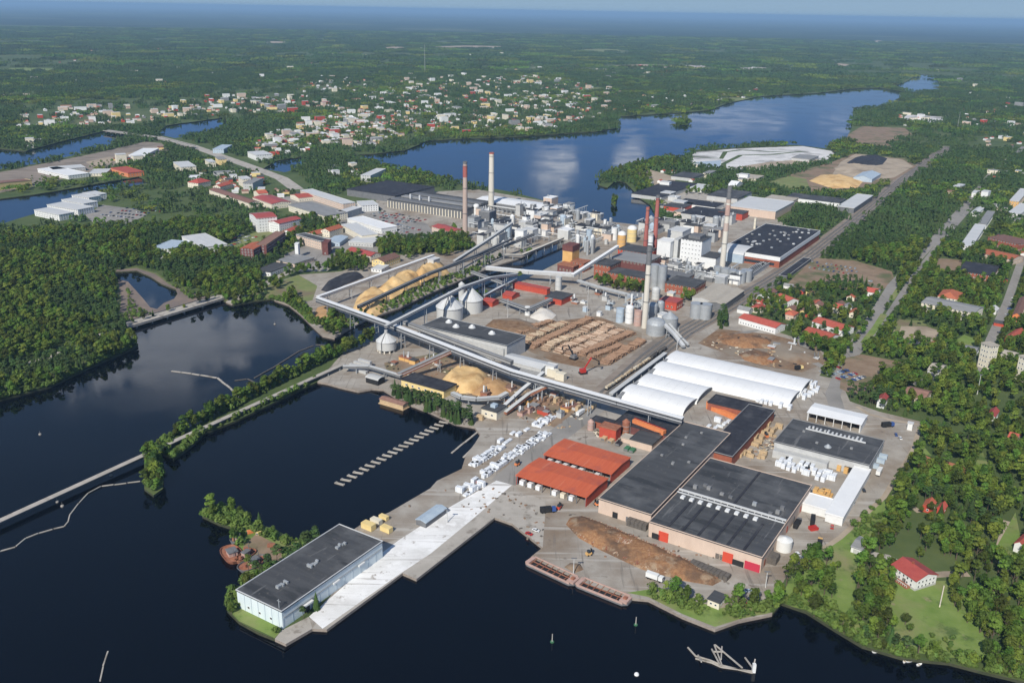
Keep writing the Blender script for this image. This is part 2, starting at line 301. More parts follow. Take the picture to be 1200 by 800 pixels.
WATERS = [RIVER,
 [(404, 182), (440, 180), (475, 176), (490, 170), (500, 165), (530, 163), (590, 161), (625, 159), (700, 154), (722, 150), (726, 142), (716, 137), (750, 135), (800, 132), (833, 129), (850, 122), (885, 114), (905, 112), (960, 109),
  (1000, 104), (1030, 103), (1060, 108), (1056, 118), (1040, 124), (1000, 128), (998, 150), (992, 162), (966, 174), (935, 170), (895, 169), (860, 173), (835, 173), (812, 176), (803, 184), (770, 187), (745, 192), (735, 197), (716, 202),
  (703, 208), (702, 217), (712, 220), (722, 211), (733, 214), (743, 224), (748, 231), (762, 240), (768, 252), (792, 261), (770, 266), (735, 262), (708, 259), (690, 252), (660, 245), (645, 237), (600, 225), (560, 218), (520, 212), (500, 207),
  (470, 199), (452, 195), (436, 189)],
 [(1044, 102), (1062, 96), (1076, 87), (1094, 88), (1104, 102), (1094, 108), (1068, 108)],
 [(308, 198), (324, 188), (354, 184), (356, 195), (334, 202)],
 [(182, 157), (196, 147), (262, 138), (270, 146), (250, 154), (205, 162)],
 [(-260, 196), (-60, 177), (0, 174), (30, 177), (75, 165), (124, 153), (153, 158), (126, 172), (82, 183), (42, 192), (0, 198), (-80, 210), (-260, 235)],
 [(-260, 262), (0, 233), (40, 228), (100, 218), (163, 207), (176, 214), (120, 224), (62, 244), (22, 256), (0, 263), (-120, 290), (-260, 310)],
 [(104, 317), (143, 318), (160, 317), (176, 324), (190, 333), (206, 339), (208, 344), (204, 350), (192, 355), (184, 362), (176, 360), (168, 350), (160, 341), (150, 330), (120, 322)],
]
ISLETS = [[(169, 532), (187, 526), (192, 545), (191, 572), (180, 580), (169, 572)], [(793, 143), (800, 139), (810, 141), (806, 146), (798, 147)], [(716, 238), (719, 233), (723, 236), (721, 243)],
          [(238, 500), (252, 505), (248, 512), (236, 512)]][:3]
def strip(px, w, world=False):
    pts = [Vector(p) for p in (px if world else pw(px))]; a, b = [], []
    for i, p in enumerate(pts):
        d = ((pts[min(i+1, len(pts)-1)]-pts[max(i-1, 0)])).normalized(); n = Vector((-d.y, d.x))
        a.append(tuple(p+n*w/2)); b.append(tuple(p-n*w/2))
    return a+b[::-1]
YARD = ([(436, 399), (404, 411), (372, 447)]+SH_BASIN+[(372, 630), (396, 640), (440, 640), (335, 754), (366, 736)]+SH_PIER[:15]+
        [(905, 705), (925, 669), (985, 627), (1036, 580), (1070, 525), (1080, 494), (1030, 482), (996, 470), (985, 445), (960, 440), (975, 420), (960, 405), (900, 385), (865, 360), (900, 330), (960, 300), (930, 270), (900, 250),
         (850, 240), (800, 232), (792, 261), (770, 266), (735, 262), (708, 259), (690, 252), (645, 237), (560, 222), (500, 225), (440, 235), (455, 262), (545, 285), (575, 300), (611, 302), (660, 281), (663, 303), (622, 324), (575, 349), (505, 366), (447, 392)])
REG = [  # name, material, polygon; later ones lie over earlier ones
 ('forest_floor', 'soil', None),
 ('far_forest_floor', 'far', [(-74500, 11700), (74500, 11700), (74500, 104500), (-74500, 104500)]),
 ('mill_yard', 'yard', pw(YARD)),
 ('chip_yard', 'yard', pw([(318, 352), (338, 357), (352, 368), (364, 380), (378, 393), (392, 396), (404, 388), (432, 373), (470, 360), (505, 343), (540, 328), (575, 313), (611, 302), (560, 292), (507, 296), (450, 300), (400, 318), (350, 322), (325, 330), (350, 345)])),
 ('town_ground', 'asphalt', pw([(330, 230), (400, 232), (452, 250), (500, 262), (515, 280), (450, 285), (440, 300), (405, 305), (380, 318), (345, 318), (330, 300), (385, 275), (400, 262), (340, 245)])),
 ('meadow', 'meadow', pw([(262, 352), (300, 340), (350, 322), (372, 335), (366, 352), (340, 356), (318, 349), (300, 352)])),
 ('log_yard', 'bark', pw([(600, 392), (640, 378), (700, 370), (752, 390), (752, 404), (716, 428), (688, 432), (650, 424), (612, 408)])),
 ('chip_ground', 'dirt', pw([(450, 425), (520, 412), (600, 445), (640, 455), (700, 478), (660, 505), (600, 480), (545, 470), (500, 452), (455, 440)])),
 ('bark_field', 'bark', pw([(818, 402), (842, 385), (905, 392), (955, 405), (972, 424), (940, 436), (890, 428), (850, 414)])),
 ('pier_deck', 'concrete', pw([(366, 736), (383, 737), (472, 671), (488, 678), (580, 606), (600, 613), (636, 641), (640, 585), (600, 575), (470, 630), (440, 640)])),
 ('pier_road', 'pale', pw([(362, 722), (378, 736), (470, 671), (505, 648), (556, 606), (600, 568), (583, 562), (530, 592), (468, 632), (444, 650)])),
 ('yard_road', 'asphalt', strip([(590, 565), (640, 520), (700, 475), (760, 420), (800, 392)], 16)),
 ('pier_road_end', 'concrete', pw([(335, 754), (366, 736), (362, 722), (330, 738), (322, 748)])),
 ('railway_yard', 'track', strip([(712, 462), (760, 418), (800, 388), (845, 362), (900, 330), (950, 298), (1005, 255), (1062, 207), (1112, 172)], 26)),
 ('gravel_plain', 'dirt', pw([(930, 325), (955, 302), (1000, 305), (1045, 318), (1050, 332), (1020, 345), (960, 335), (920, 345), (905, 352)])),
 ('road', 'asphalt', strip([(985, 492), (976, 462), (985, 440), (1000, 408), (1028, 365), (1046, 335), (1085, 292), (1135, 236), (1165, 200), (1200, 172)], 11)),
 ('road', 'asphalt', strip([(1002, 415), (1040, 372), (1070, 325), (1105, 280), (1140, 240)], 7)),
 ('road', 'asphalt', strip([(1146, 440), (1158, 405), (1180, 355), (1197, 305), (1225, 220)], 8)),
 ('road', 'asphalt', strip([(985, 440), (955, 425), (925, 380), (860, 392)], 7)),
 ('gravel_lot', 'dirt', pw([(988, 420), (1010, 415), (1060, 425), (1062, 436), (1028, 440), (1024, 455), (1000, 462), (984, 455)])),
 ('sports_field', 'sand', pw([(1042, 396), (1050, 382), (1085, 382), (1102, 388), (1098, 402), (1068, 404)])),
 ('school_yard', 'dirt', pw([(1095, 318), (1100, 302), (1127, 305), (1126, 322), (1108, 325)])),
 ('tennis_court', 'court', pw([(1074, 546), (1080, 532), (1093, 537), (1089, 549)])),
 ('tennis_court', 'court', pw([(1098, 548), (1102, 538), (1136, 548), (1130, 556)])),
 ('lawn', 'grass', pw([(1032, 690), (1060, 678), (1085, 680), (1120, 680), (1135, 700), (1150, 735), (1162, 770), (1112, 770), (1060, 762), (1040, 740), (1035, 712)])),
 ('shore_grass', 'grass', pw([(916, 708), (925, 672), (985, 630), (1036, 585), (1040, 600), (1010, 650), (1000, 700), (1010, 745), (980, 734), (945, 714)])),
 ('shore_grass', 'grass', pw([(735, 694), (760, 690), (845, 712), (905, 700), (905, 717), (866, 725), (838, 734), (800, 719), (760, 699)])),
 ('isle_grass', 'grass', pw([(240, 602), (262, 598), (345, 632), (370, 630), (340, 650), (288, 672), (276, 640), (274, 618)])),
 ('isle_grass', 'grass', pw([(268, 700), (279, 692), (330, 738), (322, 747), (280, 727), (267, 713)])),
 ('isle_dirt', 'dirt', pw([(285, 640), (300, 625), (330, 640), (330, 655), (300, 668), (290, 662)])),
 ('driveway', 'concrete', strip([(1018, 648), (1040, 652), (1062, 664)], 5)), ('driveway', 'sand', strip([(1086, 674), (1110, 672), (1135, 672)], 5)),
 ('driveway', 'sand', strip([(1045, 580), (1062, 588), (1078, 600)], 4)),
 ('sludge_pond', 'sludge', pw([(806, 182), (814, 178), (860, 174), (940, 171), (975, 177), (982, 182), (966, 190), (930, 196), (880, 200), (845, 200), (812, 193)])),
 ('gravel_plain', 'dirt', pw([(895, 216), (940, 200), (975, 190), (1000, 180), (1060, 186), (1075, 195), (1040, 215), (1005, 225), (955, 226)])),
 ('gravel_plain', 'sand', pw([(985, 190), (1003, 180), (1058, 187), (1070, 195), (1048, 208), (1015, 212), (975, 205)])), ('grass_patch', 'meadow', pw([(900, 214), (925, 206), (945, 210), (950, 224), (925, 224)])),
 ('verge', 'sand', strip([(1004, 476), (1018, 485), (1045, 492), (1076, 497)], 3)), ('verge', 'sand', strip([(1078, 500), (1070, 527), (1036, 582), (985, 629), (928, 668)], 3)),
 ('gravel_plain', 'dirt', pw([(990, 160), (1010, 148), (1060, 150), (1070, 158), (1040, 168), (1050, 175), (1010, 172)])),
 ('gravel_plain', 'sand', pw([(740, 205), (760, 198), (792, 208), (790, 216), (762, 220)])),
 ('gravel_plain', 'concrete', pw([(752, 226), (800, 222), (860, 232), (900, 250), (850, 262), (810, 262), (790, 258), (775, 246), (770, 232)])),
 ('berm', 'soil', strip([(806, 183), (845, 186), (850, 178), (868, 176), (905, 178), (945, 177), (905, 181), (868, 182), (848, 192), (848, 200)], 10)),
 ('berm', 'bank', strip([(806, 183), (814, 178), (860, 174), (940, 171), (976, 177), (982, 182), (966, 190)], 8)),
 ('sludge_water', 'steelblue', pw([(812, 190), (845, 188), (844, 197), (816, 194)])),
 ('gravel_plain', 'sand', pw([(862, 196), (900, 190), (950, 186), (965, 188), (930, 195), (880, 199)])),
 ('sludge_pond', 'sludge', pw([(1058, 139), (1064, 134), (1105, 137), (1108, 142), (1080, 145)])),
 ('rail_embankment', 'track', pw([(10, 200), (110, 180), (170, 166), (190, 168), (200, 178), (150, 192), (90, 205), (40, 218), (0, 226), (-60, 232), (-60, 212)])),
 ('gravel_plain', 'sand', pw([(100, 190), (145, 180), (188, 172), (190, 176), (150, 186), (110, 196)])),
 ('town_ground', 'asphalt', pw([(100, 252), (120, 240), (160, 245), (172, 252), (150, 262), (110, 262)])),
 ('town_ground', 'meadow', pw([(255, 292), (290, 275), (340, 262), (350, 268), (300, 292), (268, 300)])),
 ('road', 'concrete', strip([(182, 160), (225, 171), (290, 194), (330, 209), (348, 222)], 22)),
 ('road', 'concrete', strip([(262, 358), (300, 338), (345, 315), (385, 316)], 10)),
 ('road', 'concrete', strip([(20, 428), (60, 418), (90, 402), (135, 385)], 5)),
 ('reed_bed', 'reed', pw([(136, 316), (160, 313), (184, 320), (200, 332), (224, 340), (256, 348), (240, 354), (216, 348), (208, 342), (192, 335), (176, 326), (158, 318), (144, 320), (150, 340), (160, 356), (176, 364), (160, 376), (147, 381), (138, 360)])), ('median', 'grass', strip([(1012, 402), (1026, 384), (1036, 368)], 6)), ('median', 'grass', strip([(1044, 352), (1052, 340), (1064, 322)], 5)),
 ('lawn', 'meadow', pw([(1052, 396), (1046, 382), (1054, 374), (1084, 376), (1086, 381), (1056, 382)])),
 ('lawn', 'grass', pw([(1118, 400), (1130, 392), (1150, 400), (1140, 412), (1120, 412)])), ('lawn', 'grass', pw([(1070, 520), (1080, 520), (1092, 534), (1078, 531)])), ('lawn', 'grass', pw([(1140, 535), (1152, 530), (1160, 548), (1150, 558)])),
 ('path', 'sand', strip([(1180, 610), (1172, 640), (1176, 660)], 4)), ('lawn', 'grass', pw([(1168, 640), (1190, 600), (1198, 640), (1190, 665), (1172, 668)])),
 ('path', 'concrete', strip([(1070, 450), (1100, 440), (1120, 425)], 5)),
 ('mud_flat', 'mud', pw([(136, 316), (160, 314), (182, 321), (198, 333), (222, 341), (256, 349), (200, 366), (147, 382), (140, 372), (142, 350)])),
]
for fy, x0, x1, m_ in [(81, 0, 62, 'grass'), (59, 665, 735, 'meadow'), (55, 505, 595, 'sand'), (50, 305, 340, 'sand'), (56, 450, 475, 'sand'), (52, 0, 10, 'sand'), (77, 720, 790, 'sand'), (78, 790, 828, 'concrete'), (80, 862, 900, 'concrete'),
                       (111, 0, 45, 'sand'), (76, 970, 995, 'sand'), (49, 1020, 1037, 'sand'), (145, 1165, 1200, 'sand'), (104, 668, 710, 'meadow'), (116, 838, 880, 'meadow'), (99, 818, 828, 'grass')]:
    REG.append(('far_field', m_, pw([(x0, fy), ((x0+x1)/2, fy-1.6), (x1, fy-.5), (x1-4, fy+1.5), ((x0+x1)/2, fy+2.2), (x0+3, fy+1.8)])))
def inside(pts, poly):
    x, y = pts[:, 0], pts[:, 1]; r = np.zeros(len(pts), bool); n = len(poly); j = n-1
    px = [p[0] for p in poly]; py = [p[1] for p in poly]
    sel = np.nonzero((x > min(px)) & (x < max(px)) & (y > min(py)) & (y < max(py)))[0]
    if not len(sel): return r
    xs, ys = x[sel], y[sel]; q = np.zeros(len(sel), bool)
    for i in range(n):
        xi, yi, xj, yj = px[i], py[i], px[j], py[j]
        if yi != yj:
            c = ((yi > ys) != (yj > ys)) & (xs < (xj-xi)*(ys-yi)/(yj-yi)+xi); q ^= c
        j = i
    r[sel] = q; return r
def water_at(pts):
    w = np.zeros(len(pts), bool)
    for p in WPOLY: w |= inside(pts, p)
    for p in IPOLY: w &= ~inside(pts, p)
    return w
WPOLY = [pw(p) for p in WATERS]; IPOLY = [pw(p) for p in ISLETS]
def make_land():
    V, E = [], []
    def add(poly):
        b = len(V); V.extend(Vector(p) for p in poly); n = len(poly)
        E.extend((b+i, b+(i+1) % n) for i in range(n))
    add([(-75000, -800), (75000, -800), (75000, 105000), (-75000, 105000)])
    for p in WPOLY+IPOLY: add(p)
    for r in REG:
        if r[2]: add(r[2])
    o = delaunay_2d_cdt(V, E, [], 1, 1e-3)
    ov, of = o[0], o[2]
    vs = np.array([tuple(v) for v in ov]); cen = np.array([vs[list(f)].mean(0) for f in of])
    wat = water_at(cen); reg = np.zeros(len(of), int)
    for k, r in enumerate(REG):
        if r[2]: reg[inside(cen, r[2])] = k
    reg[wat] = -1
    byname = {}
    for i, f in enumerate(of):
        if reg[i] >= 0: byname.setdefault(int(reg[i]), []).append(f)
    for k, fs in byname.items():
        idx = {}; v = []; ff = []
        for f in fs:
            g = []
            for a in f:
                if a not in idx: idx[a] = len(v); v.append((vs[a][0], vs[a][1], GZ))
                g.append(idx[a])
            ff.append(g)
        me = bpy.data.meshes.new(REG[k][0]); me.from_pydata(v, [], ff); me.materials.append(M[REG[k][1]]); me.update()
        tag(link(REG[k][0], me), kind='structure')
    # banks: the drop from the land to the water
    ef = {}
    for i, f in enumerate(of):
        for a in range(len(f)):
            e = (f[a], f[(a+1) % len(f)]); ef.setdefault(frozenset(e), []).append((i, e))
    b, qb = MB(), MB(); hard = {i for i, r in enumerate(REG) if r[0] in ('mill_yard', 'pier_deck', 'pier_road', 'pier_road_end', 'chip_yard', 'road')}
    for fs in ef.values():
        if len(fs) == 2 and (reg[fs[0][0]] < 0) != (reg[fs[1][0]] < 0):
            a, c = fs[0][1] if reg[fs[0][0]] >= 0 else fs[1][1]
            p, q = vs[a], vs[c]; k = max(reg[fs[0][0]], reg[fs[1][0]]); (qb if k in hard else b).poly([(p[0], p[1], GZ), (p[0], p[1], -1.5), (q[0], q[1], -1.5), (q[0], q[1], GZ)])
    tag(b.build('river_bank', 'bank'), kind='structure'); tag(qb.build('quay_wall', 'quay'), kind='structure')
make_land()
w = MB()
# the water is cut into a fine near part and a far part of the same level, edge to edge
w.poly([(-75000, -800, 0), (75000, -800, 0), (75000, 105000, 0), (-75000, 105000, 0)])
tag(w.build('water', 'water'), kind='structure')

# ================================================================ builders
MESHES = {}
def window_mesh(w, h, frame='white'):
    k = (round(w, 1), round(h, 1), frame)
    if k not in MESHES:
        b = MB(); f = .12*min(w, h)
        for (x0, x1, z0, z1) in ((-w/2, w/2, 0, f), (-w/2, w/2, h-f, h), (-w/2, -w/2+f, f, h-f), (w/2-f, w/2, f, h-f)): b.box(x0, x1, -.12, .05, z0, z1)
        b.mat(1).poly([(-w/2+f, -.05, f), (w/2-f, -.05, f), (w/2-f, -.05, h-f), (-w/2+f, -.05, h-f)])
        MESHES[k] = b.mesh('window', [frame, 'glass'])
    return MESHES[k]
def add_windows(t, wall, lx, ly, h, rows, step, w, wh, z0=1.0, faces='NL', frame='white', floor=None):
    """windows as parts, outward from each listed face: N = -y side, L = -x side, F = +y, R = +x"""
    me = window_mesh(w, wh, frame); floor = floor or (h-z0-wh-.4)/max(rows-1, 1)
    for fc in faces:
        ln = lx if fc in 'NF' else ly; n = max(1, int((ln-1)/step))
        for r in range(rows):
            for i in range(n):
                s = (i-(n-1)/2)*step
                o = link('window', me, t)
                if fc == 'N': o.location = (s, -ly/2, z0+r*floor)
                elif fc == 'F': o.location = (s, ly/2, z0+r*floor); o.rotation_euler = (0, 0, math.pi)
                elif fc == 'L': o.location = (-lx/2, s, z0+r*floor); o.rotation_euler = (0, 0, -math.pi/2)
                else: o.location = (lx/2, s, z0+r*floor); o.rotation_euler = (0, 0, math.pi/2)
def roof_part(t, lx, ly, h, kind, k, over=.4, rise=None, trim=None, name='roof'):
    b = MB(); x, y = lx/2+over, ly/2+over
    if kind == 'flat':
        b.box(-x, x, -y, y, h-.35, h+.15); o = b.build(name, k, t)
        if lx > 6 and ly > 6:
            c = MB(); e = .45
            for a in ((-x, x, -y, -y+e), (-x, x, y-e, y), (-x, -x+e, -y+e, y-e), (x-e, x, -y+e, y-e)): c.box(*a, h+.15, h+.45)
            c.build('parapet', trim or k, o)
        return o
    if kind in ('gx', 'gy'):
        r = rise or (.28*(y if kind == 'gx' else x)); th = .3
        if kind == 'gx':
            pr = [(-y, h-.1), (0, h+r), (y, h-.1), (y, h-.1-th), (0, h+r-th-.1), (-y, h-.1-th)]
            for s in (0, 1):
                q = [pr[0], pr[1], pr[4], pr[5]] if s == 0 else [pr[1], pr[2], pr[3], pr[4]]
                A = [(-x, a, z) for a, z in q]; B = [(x, a, z) for a, z in q]
                b.poly([A[0], B[0], B[1], A[1]][::1]); b.poly([A[3], A[2], B[2], B[3]]); b.poly([A[0], A[3], B[3], B[0]]) ; b.poly([A[0], A[1], A[2], A[3]]); b.poly([B[3], B[2], B[1], B[0]]); b.poly([A[1], B[1], B[2], A[2]])
        else:
            pr = [(-x, h-.1), (0, h+r), (x, h-.1), (x, h-.1-th), (0, h+r-th-.1), (-x, h-.1-th)]
            for s in (0, 1):
                q = [pr[0], pr[1], pr[4], pr[5]] if s == 0 else [pr[1], pr[2], pr[3], pr[4]]
                A = [(a, -y, z) for a, z in q]; B = [(a, y, z) for a, z in q]
                b.poly([A[0], A[1], B[1], B[0]]); b.poly([A[3], B[3], B[2], A[2]]); b.poly([A[0], B[0], B[3], A[3]]); b.poly([A[3], A[2], A[1], A[0]]); b.poly([B[0], B[1], B[2], B[3]]); b.poly([A[1], A[2], B[2], B[1]])
        return b.build(name, k, t)
    if kind == 'hip':
        r = rise or .45*min(x, y); d = min(x, y)*.9
        if x >= y: a, c = (-x+d, 0, h+r), (x-d, 0, h+r)
        else: a, c = (0, -y+d, h+r), (0, y-d, h+r)
        p = [(-x, -y, h), (x, -y, h), (x, y, h), (-x, y, h)]
        if x >= y: fs = [[p[0], p[1], c, a], [p[1], p[2], c], [p[2], p[3], a, c], [p[3], p[0], a]]
        else: fs = [[p[0], p[1], a], [p[1], p[2], c, a], [p[2], p[3], c], [p[3], p[0], a, c]]
        for f in fs: b.poly(f)
        b.poly(p[::-1]); return b.build(name, k, t)
    if kind in ('bx', 'by'):    # barrel, axis along x or y
        n = 14; hw = y if kind == 'bx' else x; ln = x if kind == 'bx' else y; r = rise or hw*.45
        prev = None
        for i in range(n+1):
            a = math.pi*i/n; q = (-hw*math.cos(a), h+r*math.sin(a))
            if prev:
                if kind == 'bx': b.poly([(-ln, prev[0], prev[1]), (ln, prev[0], prev[1]), (ln, q[0], q[1]), (-ln, q[0], q[1])])
                else: b.poly([(prev[0], -ln, prev[1]), (q[0], -ln, q[1]), (q[0], ln, q[1]), (prev[0], ln, prev[1])])
            prev = q
        return smooth(b.build(name, k, t))
def gable_walls(b, lx, ly, h, kind, rise):
    x, y = lx/2, ly/2
    if kind == 'gx':
        b.poly([(-x, y, h), (-x, -y, h), (-x, 0, h+rise)]); b.poly([(x, -y, h), (x, y, h), (x, 0, h+rise)])
    if kind == 'gy':
        b.poly([(-x, -y, h), (x, -y, h), (0, -y, h+rise)]); b.poly([(x, y, h), (-x, y, h), (0, y, h+rise)])
def shell(name, label, cat, loc, rz, lx, ly, h, wall, roof, kind='flat', group=None, rise=None, over=.4, trim=None, keep=True, plinth=None):
    t = thing(name, label, cat, loc, rz, group)
    b = MB(); b.box(-lx/2, lx/2, -ly/2, ly/2, 0, h-.36 if kind == 'flat' else h)
    if kind in ('gx', 'gy'): gable_walls(b, lx, ly, h, kind, (rise or .28*((ly if kind == 'gx' else lx)/2+over))*.93)
    b.build('wall', wall, t)
    roof_part(t, lx, ly, h, kind, roof, over, rise, trim)
    if plinth: MB().box(-lx/2-.06, lx/2+.06, -ly/2-.06, ly/2+.06, 0, 1.1).build('plinth', plinth, t)
    foot(loc[0], loc[1], 0); 
    n = max(1, int(max(lx, ly)/8))
    for i in range(n):
        s = (i-(n-1)/2)*8; dx, dy = (s, 0) if lx > ly else (0, s)
        foot(loc[0]+dx*math.cos(rz)-dy*math.sin(rz), loc[1]+dx*math.sin(rz)+dy*math.cos(rz), min(lx, ly)/2+3.2)
    t['dims'] = (lx, ly, h)
    return t
def frame3(Lp, Np, Rp, h, snap=True):
    z = GZ+h; l, n, r = P(*Lp, z), P(*Np, z), P(*Rp, z)
    a, b = (l-n).xy, (r-n).xy
    ang = math.atan2(b.y, b.x) if b.length > a.length else math.atan2(a.y, a.x)-math.pi/2
    if snap:
        k = round((ang-AX)/(math.pi/2)); ang = AX+k*math.pi/2
    ex = Vector((math.cos(ang), math.sin(ang))); ey = Vector((-ex.y, ex.x))
    lx, ly = max(abs(b.dot(ex)), 2), max(abs(a.dot(ey)), 2)
    c = n.xy+ex*lx/2+ey*ly/2
    return (c.x, c.y, GZ), ang, lx, ly
def bld(name, label, cat, Lp, Np, Rp, h, wall, roof, kind='flat', snap=True, win=None, **kw):
    loc, ang, lx, ly = frame3(Lp, Np, Rp, h, snap)
    t = shell(name, label, cat, loc, ang, lx, ly, h, wall, roof, kind, **kw)
    if win: add_windows(t, None, lx, ly, h, **win)
    return t
def at(px, py, z=GZ): return P(px, py, z)
def vents(t, pts, h, k='rooflight', r=.8, hh=1.1):
    for x, y in pts: MB().cyl(x, y, h+.1, h+hh, r, r*.8, 8).build('roof_vent', k, t)
def house(px, py, lx, ly, h, ang, wall, roof, label, name='house', cat='house', kind='gx', win=True, group=None, rows=1, chim=True, rise=None):
    p = at(px, py); t = shell(name, label, cat, (p.x, p.y, GZ), ang, lx, ly, h, wall, roof, kind, group=group, rise=rise or min(lx, ly)*.28, over=.5)
    if win: add_windows(t, None, lx, ly, h, rows, 2.6, 1.3, 1.3, .9, 'NL' if ang > 0 else 'NL')
    if chim: MB().box(-.4, .4, -.4, .4, h+min(lx, ly)*.28-1, h+min(lx, ly)*.28+.9).build('chimney', 'brick', t)
    return t
def tank(px, py, r, h, k, label, name='storage_tank', cat='tank', top='flat', group=None, n=20, bands=2, topk=None, th=None):
    p = at(px, py); t = thing(name, label, cat, (p.x, p.y, GZ), 0, group)
    smooth_wall = MB().cyl(0, 0, 0, h, r, r, n, cap=False); o = smooth(smooth_wall.build('tank_wall', k, t))
    c = MB()
    if top == 'flat': c.cyl(0, 0, h-.05, h+.25, r*1.02, r*1.02, n)
    elif top == 'cone': c.cyl(0, 0, h-.02, h+(th or r*.8), r*1.04, .5, n)
    else: c.dome(0, 0, h-.02, r*1.01, th or r*.6, n)
    c.build('tank_roof', topk or k, t)
    for i in range(bands):
        z = h*(i+1)/(bands+1); MB().cyl(0, 0, z, z+.3, r*1.015, r*1.015, n).build('band', 'steel', t)
    g = MB(); g.box(r, r+.5, -.3, .3, 0, h); g.build('ladder', 'darkgrey', t)
    foot(p.x, p.y, r+2); return t
def chimney(px, py, h, r0, r1, k, label, capk='darkgrey', caph=5, bands=(), name='factory_chimney'):
    p = at(px, py); t = thing(name, label, 'chimney', (p.x, p.y, GZ))
    b = MB(); b.cyl(0, 0, 0, h-caph, r0, r1+(r0-r1)*caph/h, 18, cap=False); smooth(b.build('shaft', k, t))
    b = MB(); b.cyl(0, 0, h-caph, h, (r1+(r0-r1)*caph/h)+.15, r1+.2, 18, cap=False); b.mat(1).cyl(0, 0, h-.5, h-.4, r1*.8, r1*.8, 18); b.build('cap', [capk, 'black'], t)
    for z, bh, kk in bands:
        r = r0+(r1-r0)*z/h+.12; MB().cyl(0, 0, z, z+bh, r, r-.02, 18, cap=False).build('painted_band', kk, t)
    for z in (h*.33, h*.66, h*.94):
        r = r0+(r1-r0)*z/h; MB().cyl(0, 0, z, z+.25, r+.7, r+.7, 18).build('platform', 'darkgrey', t)
    b = MB(); b.box(r0*.8, r0*.8+.5, -.25, .25, 0, 2); b.build('ladder', 'darkgrey', t)
    return t
def mound(name, label, cat, px, h, k, flat=.25, seed=0, kind=None, group=None, res=3.0):
    """a heap whose foot is the given outline; the surface climbs with the distance from the rim, with lumps"""
    poly = pw(px); arr = np.array(poly); c = arr.mean(0); x0, y0 = arr.min(0); x1, y1 = arr.max(0)
    res = max(res*.5, min(res, (x1-x0)/10)); V = [Vector(p) for p in poly]; E = [(i, (i+1) % len(poly)) for i in range(len(poly))]
    g = np.array([(x, y) for x in np.arange(x0, x1, res) for y in np.arange(y0, y1, res)])
    g = g+np.random.RandomState(seed).uniform(-.3, .3, g.shape)*res; g = g[inside(g, poly)]
    def dist(q):
        d = 1e9
        for i in range(len(arr)):
            a, b = arr[i], arr[(i+1) % len(arr)]; ab = b-a; tt = np.clip(((q-a)@ab)/(ab@ab), 0, 1); d = min(d, np.hypot(*(q-a-ab*tt)))
        return d
    gd = [dist(q) for q in g]; mx = max(gd) if gd else 1
    vs = V+[Vector(q) for q in g]
    o = delaunay_2d_cdt(vs, E, [], 1, 1e-4); dd = {}
    for q, d in zip(g, gd): dd[(round(float(q[0]), 2), round(float(q[1]), 2))] = d
    vv = []
    for v in o[0]:
        d = dd.get((round(v.x, 2), round(v.y, 2)), 0); f = d/mx
        z = h*min(1, (f/(1-flat)))**.85 if f > 0 else 0
        if f > 0: z *= 1+.34*noise.noise(Vector((v.x*.07, v.y*.07, seed)))+.24*noise.noise(Vector((v.x*.25, v.y*.25, seed)))
        vv.append((v.x-c[0], v.y-c[1], max(z, .02) if f > 0 else -.05))
    me = bpy.data.meshes.new(name); me.from_pydata(vv, [], [list(f) for f in o[2]]); me.materials.append(M[k]); me.update()
    ob = link(name, me); ob.location = (c[0], c[1], GZ); smooth(ob); foot(c[0], c[1], 4)
    return tag(ob, label, cat, group, kind)
def conveyor(label, pts, w=3.2, hh=3.0, top='silo', side='gallery', step=30, name='conveyor_bridge', legs=True, cat='conveyor', trim=True):
    """pts: (px, py, height of the middle of the gallery over the land)"""
    q = [P(a, b, GZ+z) for a, b, z in pts]; o = q[0]; t = thing(name, label, cat, (o.x, o.y, GZ)); q = [v-Vector((o.x, o.y, GZ)) for v in q]
    for a, b in zip(q, q[1:]):
        g = MB(); g.beam(a, b, w, hh); g.build('gallery', side, t)
        d = (b-a).normalized(); up = Vector((0, 0, hh/2+.16)); MB().beam(a+up-d*.1, b+up+d*.1, w+.5, .3).build('gallery_roof', top, t)
        if legs:
            L_ = (b-a).length; n = max(1, int(L_/step)); sd = Vector((-d.y, d.x, 0)).normalized()
            for i in range(n):
                c = a.lerp(b, (i+.5)/n); hgt = c.z-hh/2
                if hgt < 2: continue
                l = MB()
                for s in (-1, 1): l.beam(c+sd*s*w*.6-Vector((0, 0, c.z+1)), c+sd*s*w*.4-Vector((0, 0, hh/2)), .5)
                for zf in (.35, .7): l.beam(c+sd*w*.55+Vector((0, 0, hgt*zf-c.z)), c-sd*w*.55+Vector((0, 0, hgt*zf-c.z)), .35)
                l.build('trestle', 'steel', t)
        if trim and hh > 2:
            sd = Vector((-d.y, d.x, 0)).normalized(); r = MB()
            for s in (-1, 1): r.beam(a+sd*s*(w/2+.1), b+sd*s*(w/2+.1), .15, .5)
            r.build('side_rail', 'rooflight', t)
    return t

